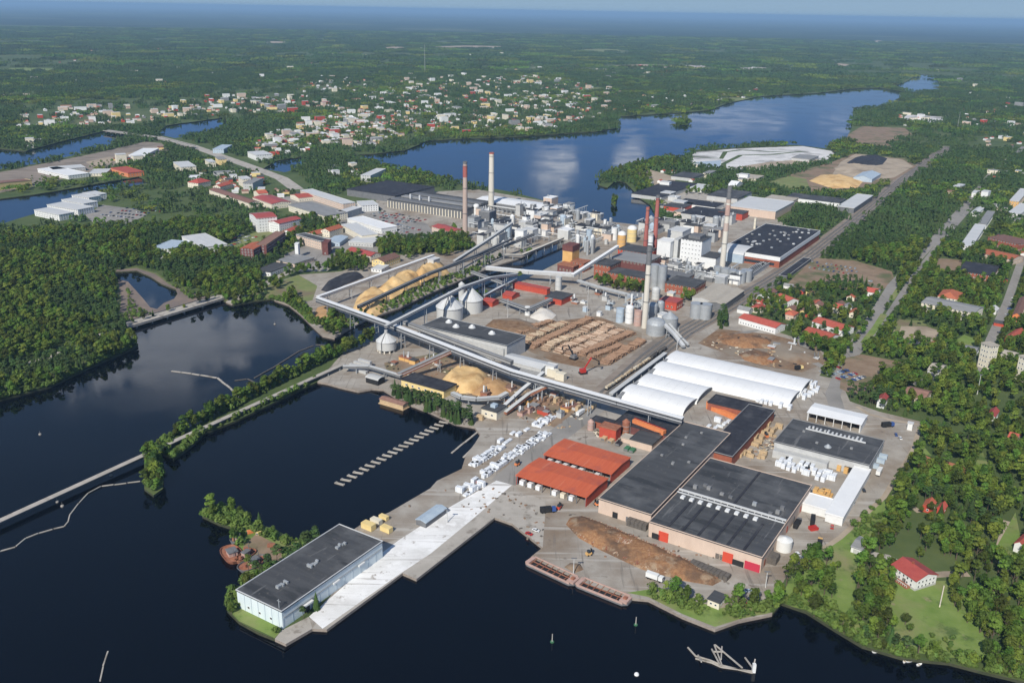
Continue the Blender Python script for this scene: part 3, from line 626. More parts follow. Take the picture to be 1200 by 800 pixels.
# ================================================================ THE SAWMILL AND THE PIER
# pier warehouse
t = bld('pier_warehouse', 'long dark-roofed pale blue warehouse standing at the tip of the pier', 'warehouse', (279, 690), (330, 716), (450, 635), 9.5, 'palewall', 'roofdark', trim='rooflight')
lx, ly, h = t['dims']
for fx in (.2, .5, .78):
    v = MB()
    for i in range(5): v.box(lx*(fx-.5)+i*1.3-3, lx*(fx-.5)+i*1.3-2, -1+rnd.uniform(-1, .6), .4+rnd.uniform(-.5, .8), h+.1, h+rnd.uniform(.8, 1.6))
    v.build('roof_vent', 'steel', t)
b = MB(); b.beam((-lx/2+1, -ly/2+2.5, h), (-lx/2+1, -ly/2+2.5, h+5), .3).beam((-lx/2+1, -ly/2+1.4, h+4), (-lx/2+1, -ly/2+3.6, h+4), .2); b.build('antenna', 'steel', t)
MB().box(-lx/2+1, lx/2, -ly/2-.25, -ly/2-.02, 5.4, 6.0).build('wall_band', 'steel', t)
for s, wd in ((.22, 3.6), ):
    o = MB().box(lx*(s-.5)-wd/2, lx*(s-.5)+wd/2, -ly/2-.15, -ly/2+.1, 0, 4.2).build('door', 'black', t); MB().box(lx*(s-.5)-wd/2-1.5, lx*(s-.5)+wd/2+1.5, -ly/2-1.6, -ly/2-.2, 4.3, 5.1).build('door_canopy', 'white', o)
for s in (.5, .76): MB().box(lx*(s-.5)-2.2, lx*(s-.5)+2.2, -ly/2-1.1, -ly/2-.3, 5.0, 5.8).build('door_canopy', 'white', t)
for i in range(12): MB().box(-lx/2+.5+i*lx/12, -lx/2+.75+i*lx/12, -ly/2-.12, -ly/2-.02, 0, 5.4).build('wall_post', 'steelblue', t)
for i in range(6): MB().box(-lx/2-.12, -lx/2-.02, -ly/2+2+i*ly/6.6, -ly/2+2.25+i*ly/6.6, 0, h-.6).build('wall_post', 'steelblue', t)
for i in range(3): o = link('window', window_mesh(1.6, 1.4), t); o.location = (-lx/2, -ly/4+i*ly/4, 2); o.rotation_euler = (0, 0, -math.pi/2)
# yellow and grey containers beside it
def container(px, py, ang, k, label, l=6, w=2.5, h=2.6, cat='container', name='shipping_container', group=None):
    p = at(px, py); t = thing(name, label, cat, (p.x, p.y, GZ), ang, group)
    MB().box(-l/2, l/2, -w/2, w/2, .15, h).build('body', k, t)
    r = MB()
    for i in range(int(l/1.2)): r.box(-l/2+.5+i*1.2, -l/2+.7+i*1.2, -w/2-.08, w/2+.08, .25, h+.06)
    r.build('rib', k, t); MB().box(-l/2-.08, -l/2-.01, -w/2+.15, w/2-.15, .3, h-.2).build('door', 'darkgrey', t); return t
container(432, 619, AX-1.6, 'yellow', 'large yellow container nearest the dark warehouse roof corner', 7.5, 4.0, 3.6)
container(453, 622, AX-1.6, 'yellow', 'yellow container lying right of the other yellow ones', 6.5, 3.4, 3.0)
container(441, 613, AX-1.6, 'cream', 'pale yellow container behind the large yellow one', 6.5, 3.2, 3.0)
container(450, 608, AX-1.6, 'yellow', 'small dull yellow container farthest from the warehouse', 5.5, 2.6, 2.4)
t = bld('lumber_shed', 'long low shed with a blue-grey metal roof near the pier road', 'shed', (490, 606), (499, 612), (526, 596), 3.5, 'darkgrey', 'steelblue', 'gx', rise=1)
# red open sheds
def open_shed(Lp, Np, Rp, h, label, k='roofred', endk='redwall', postk='darkgrey', name='open_shed', rear=True, nb=9):
    loc, ang, lx, ly = frame3(Lp, Np, Rp, h); t = thing(name, label, 'shed', loc, ang)
    roof_part(t, lx, ly, h, 'flat' if name == 'canopy' else 'gy', k, .6, .9)
    for i in range(nb):
        y = -ly/2+.5+i*(ly-1)/(nb-1)
        for x in (-lx/2+.3, lx/2-.3): MB().box(x-.2, x+.2, y-.2, y+.2, 0, h-.4).build('post', postk, t)
    MB().box(-lx/2, lx/2, -ly/2-.1, -ly/2+.15, .0, h-.3).build('end_face', endk, t); MB().box(-lx/2, lx/2, ly/2-.15, ly/2+.1, 0, h-.3).build('end_face', endk, t)
    if rear: MB().box(lx/2-.1, lx/2+.1, -ly/2+.2, ly/2-.2, 0, h-.4).build('rear_wall', 'darkred' if k == 'roofred' else 'greywall', t)
    foot(loc[0], loc[1], 25); t['dims'] = (lx, ly, h); return t
s1 = open_shed((611, 552), (687, 582), (712, 560), 6.5, 'red-roofed open lumber shed nearer to the pier', rear=False)
s2 = open_shed((643, 528), (716, 555), (740, 536), 6.5, 'red-roofed open lumber shed behind its twin, nearer the dark old sheds', rear=False)
# wrapped lumber packs
ORD = 'first second third fourth fifth sixth seventh eighth ninth tenth eleventh twelfth thirteenth fourteenth fifteenth sixteenth seventeenth eighteenth nineteenth twentieth'.split()
def od(i):
    return ORD[i] if i < 20 else ('twenty-'+ORD[i-20] if i < 29 else 'thirtieth' if i == 29 else 'thirty-'+ORD[i-30])
PK = {}
def pack_mesh(l, w, h, k, n=1):
    key = (l, w, h, k, n)
    if key not in PK:
        b = MB()
        for i in range(n): b.box(-l/2+.05*(i % 2), l/2+.05*(i % 2), -w/2, w/2, i*(h/n)+.12, (i+1)*h/n)
        for x in (-l*.3, l*.3):
            for i in range(n): b.mat(1).box(x-.1, x+.1, -w/2+.05, w/2-.05, i*(h/n), i*(h/n)+.12).mat(0)
        b.mat(1).box(-l*.3-.04, -l*.3+.04, -w/2-.02, w/2+.02, .1, h+.02).box(l*.3-.04, l*.3+.04, -w/2-.02, w/2+.02, .1, h+.02)
        PK[key] = b.mesh('lumber_pack', [k, 'timberdark'])
    return PK[key]
def pack(x, y, ang, k, label, group, l=4.8, w=2.2, h=2.4, n=2, z=0, name='lumber_pack'):
    o = link(name, pack_mesh(l, w, h, k, n)); o.location = (x, y, GZ+z); o.rotation_euler = (0, 0, ang); return tag(o, label, 'lumber pack', group)
for s, lab in ((s1, 'under the front red shed'), (s2, 'under the rear red shed')):
    lx, ly, h = s['dims']; c, sn = math.cos(s.rotation_euler.z), math.sin(s.rotation_euler.z)
    n_ = 0
    for i in range(int((ly-4)/5.6)):
        if rnd.random() < .25: continue
        y = ly/2-3-i*5.6; x = -lx/2+3.0; n_ += 1
        pack(s.location.x+x*c-y*sn, s.location.y+x*sn+y*c, s.rotation_euler.z, rnd.choice(['wrap', 'wrap', 'cream']), od(n_-1)+' white lumber pack from the pier end, '+lab, 'lumber packs '+lab, 4.2, 2.8, 2.8)
def pack_row(a, b, n, rows, lab, k='wrap', fill=.85, rg=5.6, ang=AX, l=4.8, jit=.35, hs=(1.2, 2.4, 3.6)):
    p, q = at(*a), at(*b); d = (q-p).normalized(); sd = Vector((-d.y, d.x, 0)); cnt = [0]*rows
    for i in range(n):
        for j in range(rows):
            if rnd.random() > fill: continue
            c = p.lerp(q, i/max(n-1, 1))+sd*(j-(rows-1)/2)*rg; h = rnd.choice(hs); cnt[j] += 1
            side = ('', ', right-hand line', ', left-hand line')[0 if rows == 1 else 1+(j > 0)] if rows < 3 else (', right-hand line', ', middle line', ', left-hand line')[j]
            pack(c.x+rnd.uniform(-jit, jit), c.y+rnd.uniform(-jit, jit), ang+rnd.uniform(-.04, .04)+rnd.choice([0, 0, 0, 0, math.pi/2]), k, od(cnt[j]-1)+' '+lab[0]+side, lab[1], l, 2.4, h, int(h/1.2))
A = ('white pack of the long roadside row, counted from the pier', 'white packs in the long row by the pier road')
pack_row((566, 558), (600, 535), 12, 2, A, fill=.92, rg=3.4, hs=(1.2, 2.4)); A = ('white pack of the far roadside row, counted from the pier', 'white packs in the far roadside row'); pack_row((604, 532), (640, 509), 14, 2, A, fill=.9, rg=3.4, hs=(1.2, 2.4))
A = ('white pack beside the log basin, counted from the pier', 'white packs beside the log basin')
pack_row((555, 545), (585, 526), 11, 2, A, fill=.95, rg=3.4, hs=(1.2, 2.4)); A = ('white pack of the small middle group above the basin row', 'white packs of the small middle group'); pack_row((589, 519), (614, 503), 6, 2, A, fill=.7, rg=4.2, hs=(1.2, 2.4)); A = ('white pack in the heap before the conveyor yard', 'white packs before the conveyor yard'); pack_row((629, 499), (646, 489), 6, 2, A, fill=.85, rg=4, hs=(1.2, 2.4))
A = ('white pack of the short shore row, counted from the pier', 'white packs in the short shore row'); pack_row((543, 578), (560, 568), 6, 2, A)
A = ('white pack behind the largest hall, counted from its left end', 'white packs behind the big dark hall'); pack_row((916, 543), (974, 562), 10, 3, A, fill=.8, rg=4.5, hs=(2.4, 3.6))
A = ('yellow pack by the grey hall\'s wall, counted from the left', 'yellow packs by the grey hall'); pack_row((915, 521), (926, 526), 4, 2, A, 'ochre', rg=3); pack_row((938, 528), (952, 534), 5, 2, A, 'ochre', .7, 3); pack_row((984, 545), (988, 553), 4, 2, A, 'ochre', .9, 3)
pack_row((957, 577), (971, 582), 5, 2, ('yellow pack by the white angled shed, counted from the left', 'yellow packs by the white angled shed'), 'ochre', .9, 3)
A = ('white pack at the long tent ends, counted from the left', 'white packs at the tent ends'); pack_row((935, 465), (955, 452), 6, 3, A, rg=5); pack_row((888, 470), (925, 480), 8, 1, A)
pack_row((829, 504), (850, 493), 5, 2, ('white pack in the small yard behind the first hall', 'white packs in the small yard'), fill=.8)
A = ('bare timber stack between the halls, counted from the left', 'bare timber stacks between the halls'); pack_row((878, 520), (906, 500), 8, 3, A, 'timber', .8, 4); pack_row((868, 533), (895, 535), 6, 2, A, 'timber', .7, 4)
A = ('loose timber stack under the conveyors, counted from the left', 'loose timber stacks under the conveyors'); pack_row((610, 470), (655, 470), 9, 3, A, 'logred', .6, 6); pack_row((560, 490), (600, 478), 7, 2, A, 'timber', .4, 6); pack_row((640, 462), (690, 480), 9, 3, A, 'timber', .45, 6)
# big halls
t1 = bld('sawmill_hall', 'big flat dark-roofed sawmill hall with a pinkish wall, left of its larger neighbour', 'industrial hall', (704, 582), (763, 603), (852, 507), 9.0, 'pinkwall', 'roofdark', trim='pinkwall')
lx, ly, h = t1['dims']
MB().box(-lx/2-.2, -lx/2+.05, -ly/2+ly*.62, -ly/2+ly*.72, 0, 3.6).build('door', 'black', t1); MB().box(-lx/2-.2, -lx/2+.05, -ly/2+ly*.4, -ly/2+ly*.46, 0, 3.2).build('door', 'darkgrey', t1)
for i in range(9): MB().box(rnd.uniform(-lx*.2, lx*.45), 0, 0, 0, 0, 0) if 0 else None
for i in range(7):
    x, y = rnd.uniform(0, lx*.42), rnd.uniform(-ly*.3, ly*.4); MB().box(x-.8, x+.8, y-.8, y+.8, h+.1, h+1.0).build('roof_vent', 'roofgrey', t1)
t2 = bld('planing_hall', 'largest dark-roofed hall with red doors and a row of roof lights', 'industrial hall', (766, 606), (893, 653), (948, 568), 9.0, 'pinkwall', 'roofdark', trim='pinkwall')
lx, ly, h = t2['dims']
for fy, wd, k, zz in ((.93, 4.5, 'black', 3.2), (.86, 5.5, 'doorred', 5.6), (.28, 5.5, 'doorred', 5.6), (.19, 6, 'black', 3.0), (.07, 8, 'crimson', 4.4)):
    MB().box(-lx/2-.5, -lx/2+.02, ly*(fy-.5)-wd/2, ly*(fy-.5)+wd/2, 0, zz).build('door', k, t2)
for i in range(9):
    y = ly*(.42-i*.085); o = MB().box(-lx*.12-1.5, -lx*.12+1.5, y-1.1, y+1.1, h+.1, h+1.2).build('skylight', 'white', t2)
b = MB(); b.beam((-lx*.05, -ly/2, h+1.4), (-lx*.05, ly/2, h+1.4), 1.0, .9); b.beam((-lx*.08, -ly/2, h+1.0), (-lx*.08, ly/2, h+1.0), .6)
for i in range(16): b.box(-lx*.05-.3, -lx*.05+.3, ly*(i/16-.47)-.2, ly*(i/16-.47)+.2, h, h+1.2)
b.build('roof_duct', 'rooflight', t2)
for i in range(10): y = ly*rnd.uniform(-.45, .45); x = rnd.uniform(-lx*.02, lx*.1); MB().box(x-.9, x+.9, y-1.1, y+1.1, h+.1, h+rnd.uniform(1, 2.6)).build('roof_unit', rnd.choice(['steel', 'roofgrey', 'darkgrey']), t2)
b = MB()
for fy in (-.34, -.2, -.08, .06, .2, .33): b.box(-lx*.49, -lx*.15, ly*fy-.7, ly*fy+.7, h+.14, h+.55)
b.build('roof_seam', 'roofblack', t2); MB().box(-lx*.05, lx*.49, -ly*.02, ly*.0, h+.14, h+.6).build('roof_seam', 'roofblack', t2)
for i in range(7): MB().box(lx*(i/7-.43)-1, lx*(i/7-.43)+1, -ly/2-.15, -ly/2+.02, 1, 4.5).build('wall_panel', rnd.choice(['redwall', 'brick', 'darkgrey']), t2)
t3 = bld('kiln_building', 'black-roofed strip building running on behind the two big halls', 'industrial building', (829, 523), (858, 535), (905, 480), 7.5, 'brick', 'roofblack', trim='roofgrey')
bld('storage_shed', 'narrow black-roofed shed beside the orange lumber strips', 'shed', (835, 466), (884, 484), (894, 475), 6, 'brick', 'roofblack')
for i, (a, b_) in enumerate((((829, 474), (870, 489)), ((829, 478), (868, 494)))):
    p, q = at(*a), at(*b_); o = MB().beam((0, 0, 1.6), tuple(q-p+Vector((0, 0, 1.6))), 3.2, 3.0).build('lumber_canopy', 'orange'); o.location = p; tag(o, ('upper' if i == 0 else 'lower')+' of two orange-roofed narrow canopies behind the first hall', 'canopy')
bld('boiler_annex', 'small orange-walled annex at the end of the orange canopies', 'annex', (864, 490), (870, 497), (877, 488), 6, 'orange', 'brick')
# older dark sheds left of hall 1
for n_, (a, b_, c, h, rf, wl, lab, cat) in enumerate([
    ((696, 489), (728, 501), (733, 496), 5, 'roofblack', 'brick', 'low black-roofed old saw shed at the yard edge near the red sheds', 'shed'),
    ((727, 489), (782, 510), (797, 496), 6, 'roofblack', 'darkbrick', 'wide black-roofed old building touching the first sawmill hall', 'building'),
    ((741, 512), (764, 521), (778, 508), 5, 'roofdark', 'pinkwall', 'small dark-roofed old building tucked beside the first sawmill hall', 'building'),
    ((735, 483), (790, 503), (795, 498), 5, 'roofgrey', 'cream', 'narrow grey-roofed lean-to behind the old black-roofed sheds', 'lean-to'),
    ((705, 497), (722, 504), (727, 499), 8, 'rust', 'redwall', 'rusty red saw house with a dark opening', 'saw house'),
    ((729, 511), (748, 517), (752, 513), 3.5, 'roofbeige', 'pinkwall', 'low beige-roofed lean-to before the old sheds', 'lean-to')]):
    bld('old_shed', lab, cat, a, b_, c, h, wl, rf)
p, q = at(742, 504), at(778, 518); o = MB().beam((0, 0, 7), tuple(q-p+Vector((0, 0, 7))), 3.4, 3.2).mat(1).beam((.5, 1.2, 8.8), tuple(q-p+Vector((.5, 1.2, 8.8))), .8, .5).build('sorting_gallery', ['orange', 'darkred']); o.location = p; tag(o, 'raised orange sorting gallery over the old black-roofed sheds', 'gallery')
for px, py, r_, hh, k, lab in ((692, 503, 2.2, 6, 'pinkrust', 'pinkish hopper at the corner of the old sheds'), (733, 508, 2.6, 9, 'rust', 'rusty round hopper between the old sheds'), (746, 487, 1.8, 8, 'white', 'small white silo beside the old sheds')):
    tank(px, py, r_, hh, k, lab, 'hopper', 'hopper', 'cone')
for px, py, k, lab in ((735, 527, 'green', 'green skip beside the first sawmill hall, left one'), (741, 529, 'green', 'green skip beside the first sawmill hall, right one'), (708, 515, 'timber', 'open timber bin near the old sheds, left one'), (716, 518, 'timber', 'open timber bin near the old sheds, right one'), (725, 521, 'cardark', 'black skip near the old sheds')):
    container(px, py, AX, k, lab, 5, 3, 2, 'skip', 'skip')
# white tents
def tent(Lp, Np, Rp, label):
    loc, ang, lx, ly = frame3(Lp, Np, Rp, 0); t = thing('storage_tent', label, 'tent', loc, ang)
    n = max(6, int(ly/7)); rise = 5.4
    for i in range(n):           # one membrane bay after another
        y0, y1 = -ly/2+i*ly/n+.02, -ly/2+(i+1)*ly/n-.02; b = MB(); pr = None
        for k in range(13):
            a = math.pi*k/12; q = (-lx/2*math.cos(a)*(1), rise*math.sin(a)**.8)
            if pr: b.poly([(pr[0], y0, pr[1]), (q[0], y0, q[1]), (q[0], y1, q[1]), (pr[0], y1, pr[1])])
            pr = q
        smooth(b.build('membrane', 'roofwhite', t))
    for e, y in ((-1, -ly/2+.6), (1, ly/2-.3)):
        b = MB(); pts = [(-lx/2*math.cos(math.pi*k/12)*.97, y, rise*.97*math.sin(math.pi*k/12)**.8) for k in range(13)]; b.poly(pts if e < 0 else pts[::-1])
        b.build('end_face', 'darkgrey', t)  # tent ends are open; this dark sheet paints the shade inside
    for y in (-ly/2+.1, ly/2-.1):
        b = MB(); pr = None
        for k in range(13):
            a = math.pi*k/12; q = Vector((-lx/2*math.cos(a), y, rise*math.sin(a)**.8))
            if pr: b.beam(pr, q, .5)
            pr = q
        b.build('end_frame', 'white', t)
    foot(loc[0], loc[1], 20); return t
tent((731, 463), (800, 487), (815, 470), 'shorter white tent hall nearest the main conveyor')
tent((750, 451), (816, 474), (830, 456), 'shorter white tent hall, second from the conveyor')
tent((771, 433), (924, 478), (935, 461), 'longer white tent hall, nearer the shorter ones')
tent((789, 419), (937, 465), (948, 447), 'longer white tent hall nearest the bark field')
# right part of the yard
t = open_shed((949, 480), (1009, 497), (1017, 486), 6.5, 'white-roofed open shed with dark bays at the yard\'s far gate', 'roofwhite', 'white', 'white', nb=7)
t = bld('grey_hall', 'wide grey-roofed hall with a pale wall facing the white packs', 'industrial hall', (917, 506), (1019, 545), (1036, 516), 8.5, 'greywall', 'roofdark', trim='roofgrey')
lx, ly, h = t['dims']
MB().box(-lx/2-6, -lx/2, -ly*.1, ly*.48, 0, 5).build('lean_to', 'greywall', t)
b = MB()
for i in range(14): y = -ly*.3+i*2.6; b.box(lx*.25+rnd.uniform(-2, 2), lx*.25+rnd.uniform(2.2, 4), y, y+1.2, h, h+rnd.uniform(.8, 2))
b.beam((lx*.2, -ly*.35, h+1), (lx*.2, ly*.3, h+1), .8); b.build('roof_unit', 'rooflight', t)
for fy in (.1, .3, -.3): MB().box(-lx/2-6.15, -lx/2-5.9, ly*fy-2, ly*fy+2, 0, 3.2).build('door', 'black', t) if fy > -.1 else MB().box(-lx/2-.2, -lx/2+.02, ly*fy-2.5, ly*fy+2.5, 0, 4).build('door', 'black', t)
for x, y in ((lx*.1, ly*.3), (-lx*.2, ly*.1), (-lx*.1, -ly*.25)): MB().box(x-.8, x+.8, y-.8, y+.8, h, h+1.1).build('roof_vent', 'roofgrey', t)
tank(968, 538, 2.2, 9, 'steel', 'grey dust silo before the grey hall', 'dust_silo', 'silo', 'cone')
bld('white_shed', 'long bright white-roofed shed along the outer yard road', 'shed', (970, 597), (988, 606), (1019, 550), 5.5, 'white', 'roofwhite')
bld('white_shed', 'short white-roofed shed joining the long white one to the big hall', 'shed', (941, 586), (969, 597), (976, 585), 5.2, 'white', 'roofwhite')
for i, (px, py) in enumerate(((1021, 547), (1028, 541), (1031, 536))): container(px, py, AX-1.57, 'steelblue', ('nearest', 'middle', 'farthest')[i]+' of three blue-grey containers beside the grey hall', 9, 3, 2.8)
tank(918, 643, 4.2, 6, 'white', 'short fat white tank beside the big hall', top='cone', bands=0, th=1.5)
# stacks of dark stickered timber before the halls
def stack(px, py, ang, l, w, h, label, k='timberdark', group=None):
    p = at(px, py); t = thing('timber_stack', label, 'timber stack', (p.x, p.y, GZ), ang, group); n = int(l/2.4)
    for i in range(n):
        b = MB(); x = -l/2+i*2.4
        for z in range(int(h/.8)): b.box(x, x+2.2, -w/2+rnd.uniform(-.1, .1), w/2+rnd.uniform(-.1, .1), z*.8+.1, z*.8+.7)
        b.build('timber_bundle', k, t)
    return t
A2 = AX-math.pi/2
stack(749, 618, A2, 14, 4, 4, 'dark timber stack against the first hall\'s pink wall'); stack(785, 631, A2, 6, 4, 3.5, 'short dark timber stack right of the first red door')
stack(808, 638, A2, 14, 4, 3.6, 'dark timber stack before the largest hall, left one'); stack(830, 647, A2, 14, 4, 3.6, 'dark timber stack before the largest hall, middle one'); stack(847, 654, A2, 7, 4, 3.6, 'short dark timber stack beside the second red door', 'timberdark')
stack(832, 670, A2-.1, 22, 5, 3, 'long dark timber stack at the end of the bark heap'); stack(906, 657, AX, 8, 5, 4.5, 'dark timber stack at the corner of the largest hall')
# bark heap on the quay
mound('bark_heap', 'long brown bark heap on the quay before the big halls', 'bark heap', [(663, 614), (668, 606), (682, 604), (715, 616), (752, 632), (790, 648), (822, 664), (846, 680), (835, 686), (800, 680), (752, 667), (705, 645), (678, 630)], 3.0, 'barkorange', seed=3, flat=.5, res=2.2)
def heap_logs(px, h, n, seed, label, k=('logred', 'log', 'rust')):
    poly = pw(px); arr = np.array(poly); r_ = random.Random(seed); m = MB(); x0, y0 = arr.min(0); x1, y1 = arr.max(0); ang0 = AX-math.pi/2; c = 0
    while c < n:
        x, y = r_.uniform(x0, x1), r_.uniform(y0, y1)
        if not inside(np.array([[x, y]]), poly)[0]: continue
        c += 1; d = min(math.hypot(x-a[0], y-a[1]) for a in (arr[i]+(arr[(i+1) % len(arr)]-arr[i])*f for i in range(len(arr)) for f in (0, .25, .5, .75)))
        z = h*min(1, d/9)**.8*(.85+.3*noise.noise(Vector((x*.1, y*.1, seed)))); a = AX+r_.uniform(-.5, .5); l = r_.uniform(2, 5.5); m.k = r_.randrange(len(k)); w_ = r_.uniform(.25, .6)
        m.beam((x-l/2*math.cos(a), y-l/2*math.sin(a), GZ+z*.9+.1), (x+l/2*math.cos(a), y+l/2*math.sin(a), GZ+z+.25), w_, w_, 5)
    tag(m.build('heap_logs', list(k)), label, kind='stuff')
heap_logs([(668, 613), (680, 607), (715, 619), (752, 635), (790, 651), (822, 667), (838, 680), (800, 676), (752, 663), (705, 641), (680, 627)], 3.2, 2600, 5, 'short logs and slabs lying crosswise over the long bark heap')
mound('bark_heap', 'small bark heap beside the moored barges', 'bark heap', [(661, 664), (668, 659), (680, 660), (684, 667), (674, 671)], 1.6, 'bark', seed=4)
# barges
def barge(a, b, w, label, seed):
    p, q = P(*a, 0), P(*b, 0); c = (p+q)/2; d = q-p; l = d.length; t = thing('barge', label, 'barge', (c.x, c.y, 0), math.atan2(d.y, d.x))
    b_ = MB(); hw = w/2; out = [(-l/2, -hw*.8), (-l/2+1.5, -hw), (l/2-2.5, -hw), (l/2, -hw*.5), (l/2, hw*.5), (l/2-2.5, hw), (-l/2+1.5, hw), (-l/2, hw*.8)]
    b_.prism(out, -.6, .9); b_.build('hull', 'darkgrey', t)
    r = MB()
    for (x0, x1, y0, y1) in ((-l/2+1, l/2-2, -hw, -hw+.45), (-l/2+1, l/2-2, hw-.45, hw), (-l/2, -l/2+2.2, -hw*.8, hw*.8), (l/2-4.5, l/2-.3, -hw*.7, hw*.7)): r.box(x0, x1, y0, y1, .9, 2.0)
    r.build('gunwale', 'pinkrust', t); MB().box(-l/2+2.3, l/2-4.6, -hw+.5, hw-.5, .91, 1.1).build('hold_floor', 'black', t)
    g = MB(); 
    for i in range(7): x = -l/2+3+i*(l-9)/6; g.box(x-.15, x+.15, -hw+.8, hw-.8, 1.2, 1.8)
    g.box(-l/2+2.3, l/2-4.6, -.15, .15, 1.3, 1.7); g.build('cross_beam', 'rust', t)
    MB().box(l/2-3.4, l/2-1.6, -1, 1, 2.0, 2.8).build('deck_hatch', 'rust', t); return t
barge((620, 658), (676, 684), 8, 'open rusty barge moored at the quay, nearer the pier', 1); barge((678, 683), (738, 707), 8, 'open rusty barge moored at the quay, nearer the bushes', 2)
# two old vessels on the islet shore
def vessel(px, py, ang, l, w, hk, dk, label):
    p = P(px, py, 0); t = thing('old_vessel', label, 'boat', (p.x, p.y, 0), ang); b = MB()
    lo, hi = [], []
    for i in range(20):
        a = 2*math.pi*i/20; x = l/2*math.copysign(abs(math.cos(a))**.75, math.cos(a)); y = w/2*math.copysign(abs(math.sin(a))**.7, math.sin(a)); lo.append((x*.86, y*.8, -.4)); hi.append((x, y, 2.2))
    k = len(b.v)
    for i in range(20): j = (i+1) % 20; b.poly([lo[i], lo[j], hi[j], hi[i]])
    b.build('hull', hk, t); MB().poly([(x*.97, y*.97, 1.6) for x, y, z in hi]).build('deck', dk, t)
    r = MB()
    for i in range(20): j = (i+1) % 20; r.beam(hi[i], hi[j], .3, .35)
    r.build('rail', hk, t); c = MB().box(-l*.12, l*.16, -w*.22, w*.22, 1.6, 4.0).build('cabin', 'pinkrust', t); MB().box(-l*.15, l*.19, -w*.26, w*.26, 4.0, 4.25).build('cabin_roof', 'darkgrey', c)
    MB().cyl(-l*.28, 0, 1.6, 3.4, .9, .8, 10).build('funnel', 'rust', t); MB().box(l*.25, l*.36, -1, 1, 1.6, 2.4).build('winch', 'rust', t); MB().beam((l*.2, 0, 1.6), (l*.2, 0, 7), .25).build('mast', 'darkgrey', t); return t
vessel(272, 652, R(-55), 17, 10, 'rust', 'rust', 'rusty-red-hulled old vessel beached on the left side of the islet'); vessel(297, 663, R(50), 17, 9, 'darkgrey', 'rust', 'grey old vessel lying beside the pier warehouse'); vessel(279, 637, R(-20), 9, 4.5, 'darkgrey', 'darkgrey', 'small grey workboat behind the orange vessel')
vessel(288, 654, R(60), 13, 6, 'rust', 'black', 'narrow rusty hulk between the two old vessels')
# islet clutter
for i, (px, py, k) in enumerate(((294, 624, 'orange'), (304, 625, 'yellow'), (330, 646, 'rust'), (290, 645, 'rust'), (318, 640, 'rust'))):
    container(px, py, R(30+40*i), k, ('orange scrap box at the islet tip', 'yellow scrap box among the islet bushes', 'rusty scrap box near the warehouse wall', 'rusty scrap box beside the old vessels', 'rusty scrap box on the islet dirt')[i], 4, 2, 1.6, 'scrap', 'scrap_box')
# boom floats
p, q = P(398, 567, 0), P(520, 495, 0); dv = (q-p).normalized()
for i in range(20):
    c = p.lerp(q, i/19); o = link('boom_float', MESHES.setdefault('float', MB().box(-3.4, 3.4, -.8, -.3, -.2, .5).box(-3.4, 3.4, .3, .8, -.2, .5).box(-3.2, -2.4, -1.1, 1.1, .5, .65).box(2.4, 3.2, -1.1, 1.1, .5, .65).mesh('boom_float', ['concrete']))); o.location = (c.x, c.y, 0); o.rotation_euler = (0, 0, math.atan2(dv.y, dv.x)+1.75+rnd.uniform(-.12, .12)); tag(o, od(i)+' pale float of the line across the log basin, from its outer end', 'float', 'floats across the log basin')
def boomline(px, label, w=.9, k='concrete', name='log_boom', seg=8, gap=.6, gp=None):
    pts = [P(x, y, 0) for x, y in px]; o0 = pts[0]; t = thing(name, label, 'log boom', (o0.x, o0.y, 0), 0, gp)
    b = MB(); n_ = 0
    for a, c in zip(pts, pts[1:]):
        L_ = (c-a).length; n = max(1, round(L_/seg))
        for i in range(n):
            u, v = a.lerp(c, i/n)-o0, a.lerp(c, (i+1-gap/seg)/n)-o0; j = Vector((rnd.uniform(-.2, .2), rnd.uniform(-.2, .2), .15)); b = MB(); b.beam(u+j, v+j, w, .6); b.build('boom_log', k, t); n_ += 1
    return t
boomline([(201, 435), (225, 438), (255, 443), (270, 455), (285, 471)], 'bent log boom reaching from the causeway into the upper basin', 1.4)
boomline([(164, 564), (148, 566), (118, 570), (103, 578), (92, 590), (82, 603), (80, 611), (75, 617), (62, 620), (45, 625), (30, 631), (18, 641), (0, 646), (-30, 655)], 'long curved log boom hanging below the causeway bridge', .6, 'concrete')
boomline([(298, 443), (320, 431), (350, 412), (368, 405)], 'faint log boom in the upper basin beside the trees', 1.0, 'timberdark'); boomline([(370, 404), (383, 405), (400, 412)], 'short log boom under the silo bank', 1.0, 'timberdark')
boomline([(529, 531), (545, 518), (560, 506)], 'thin walkway boom at the basin corner, nearer one', 1.3); boomline([(543, 536), (556, 523), (573, 511)], 'thin walkway boom at the basin corner, farther one', 1.3)
boomline([(117, 798), (121, 780), (127, 762)], 'thin floating log near the lower left water', .6)
boomline([(275, 446), (290, 444), (320, 458)], 'short boom between the bent boom and the causeway', .8, 'timberdark')
for px, py, lab in ((745, 732, 'slim marker pole standing right of the barge end'), (647, 752, 'slim marker pole in open water before the barges')):
    p = P(px, py, 0); t = thing('marker_pole', lab, 'marker', (p.x, p.y, 0)); MB().cyl(0, 0, -.5, 4.5, .25, .2, 8).build('pole', 'concrete', t); MB().cyl(0, 0, -.4, .5, .9, .9, 10).build('float', 'green', t)
p = P(746, 790, 0); t = thing('buoy', 'round white buoy in the open water', 'buoy', (p.x, p.y, 0)); smooth(MB().dome(0, 0, 0, 1.1, 1.2, 14).build('float', 'white', t))
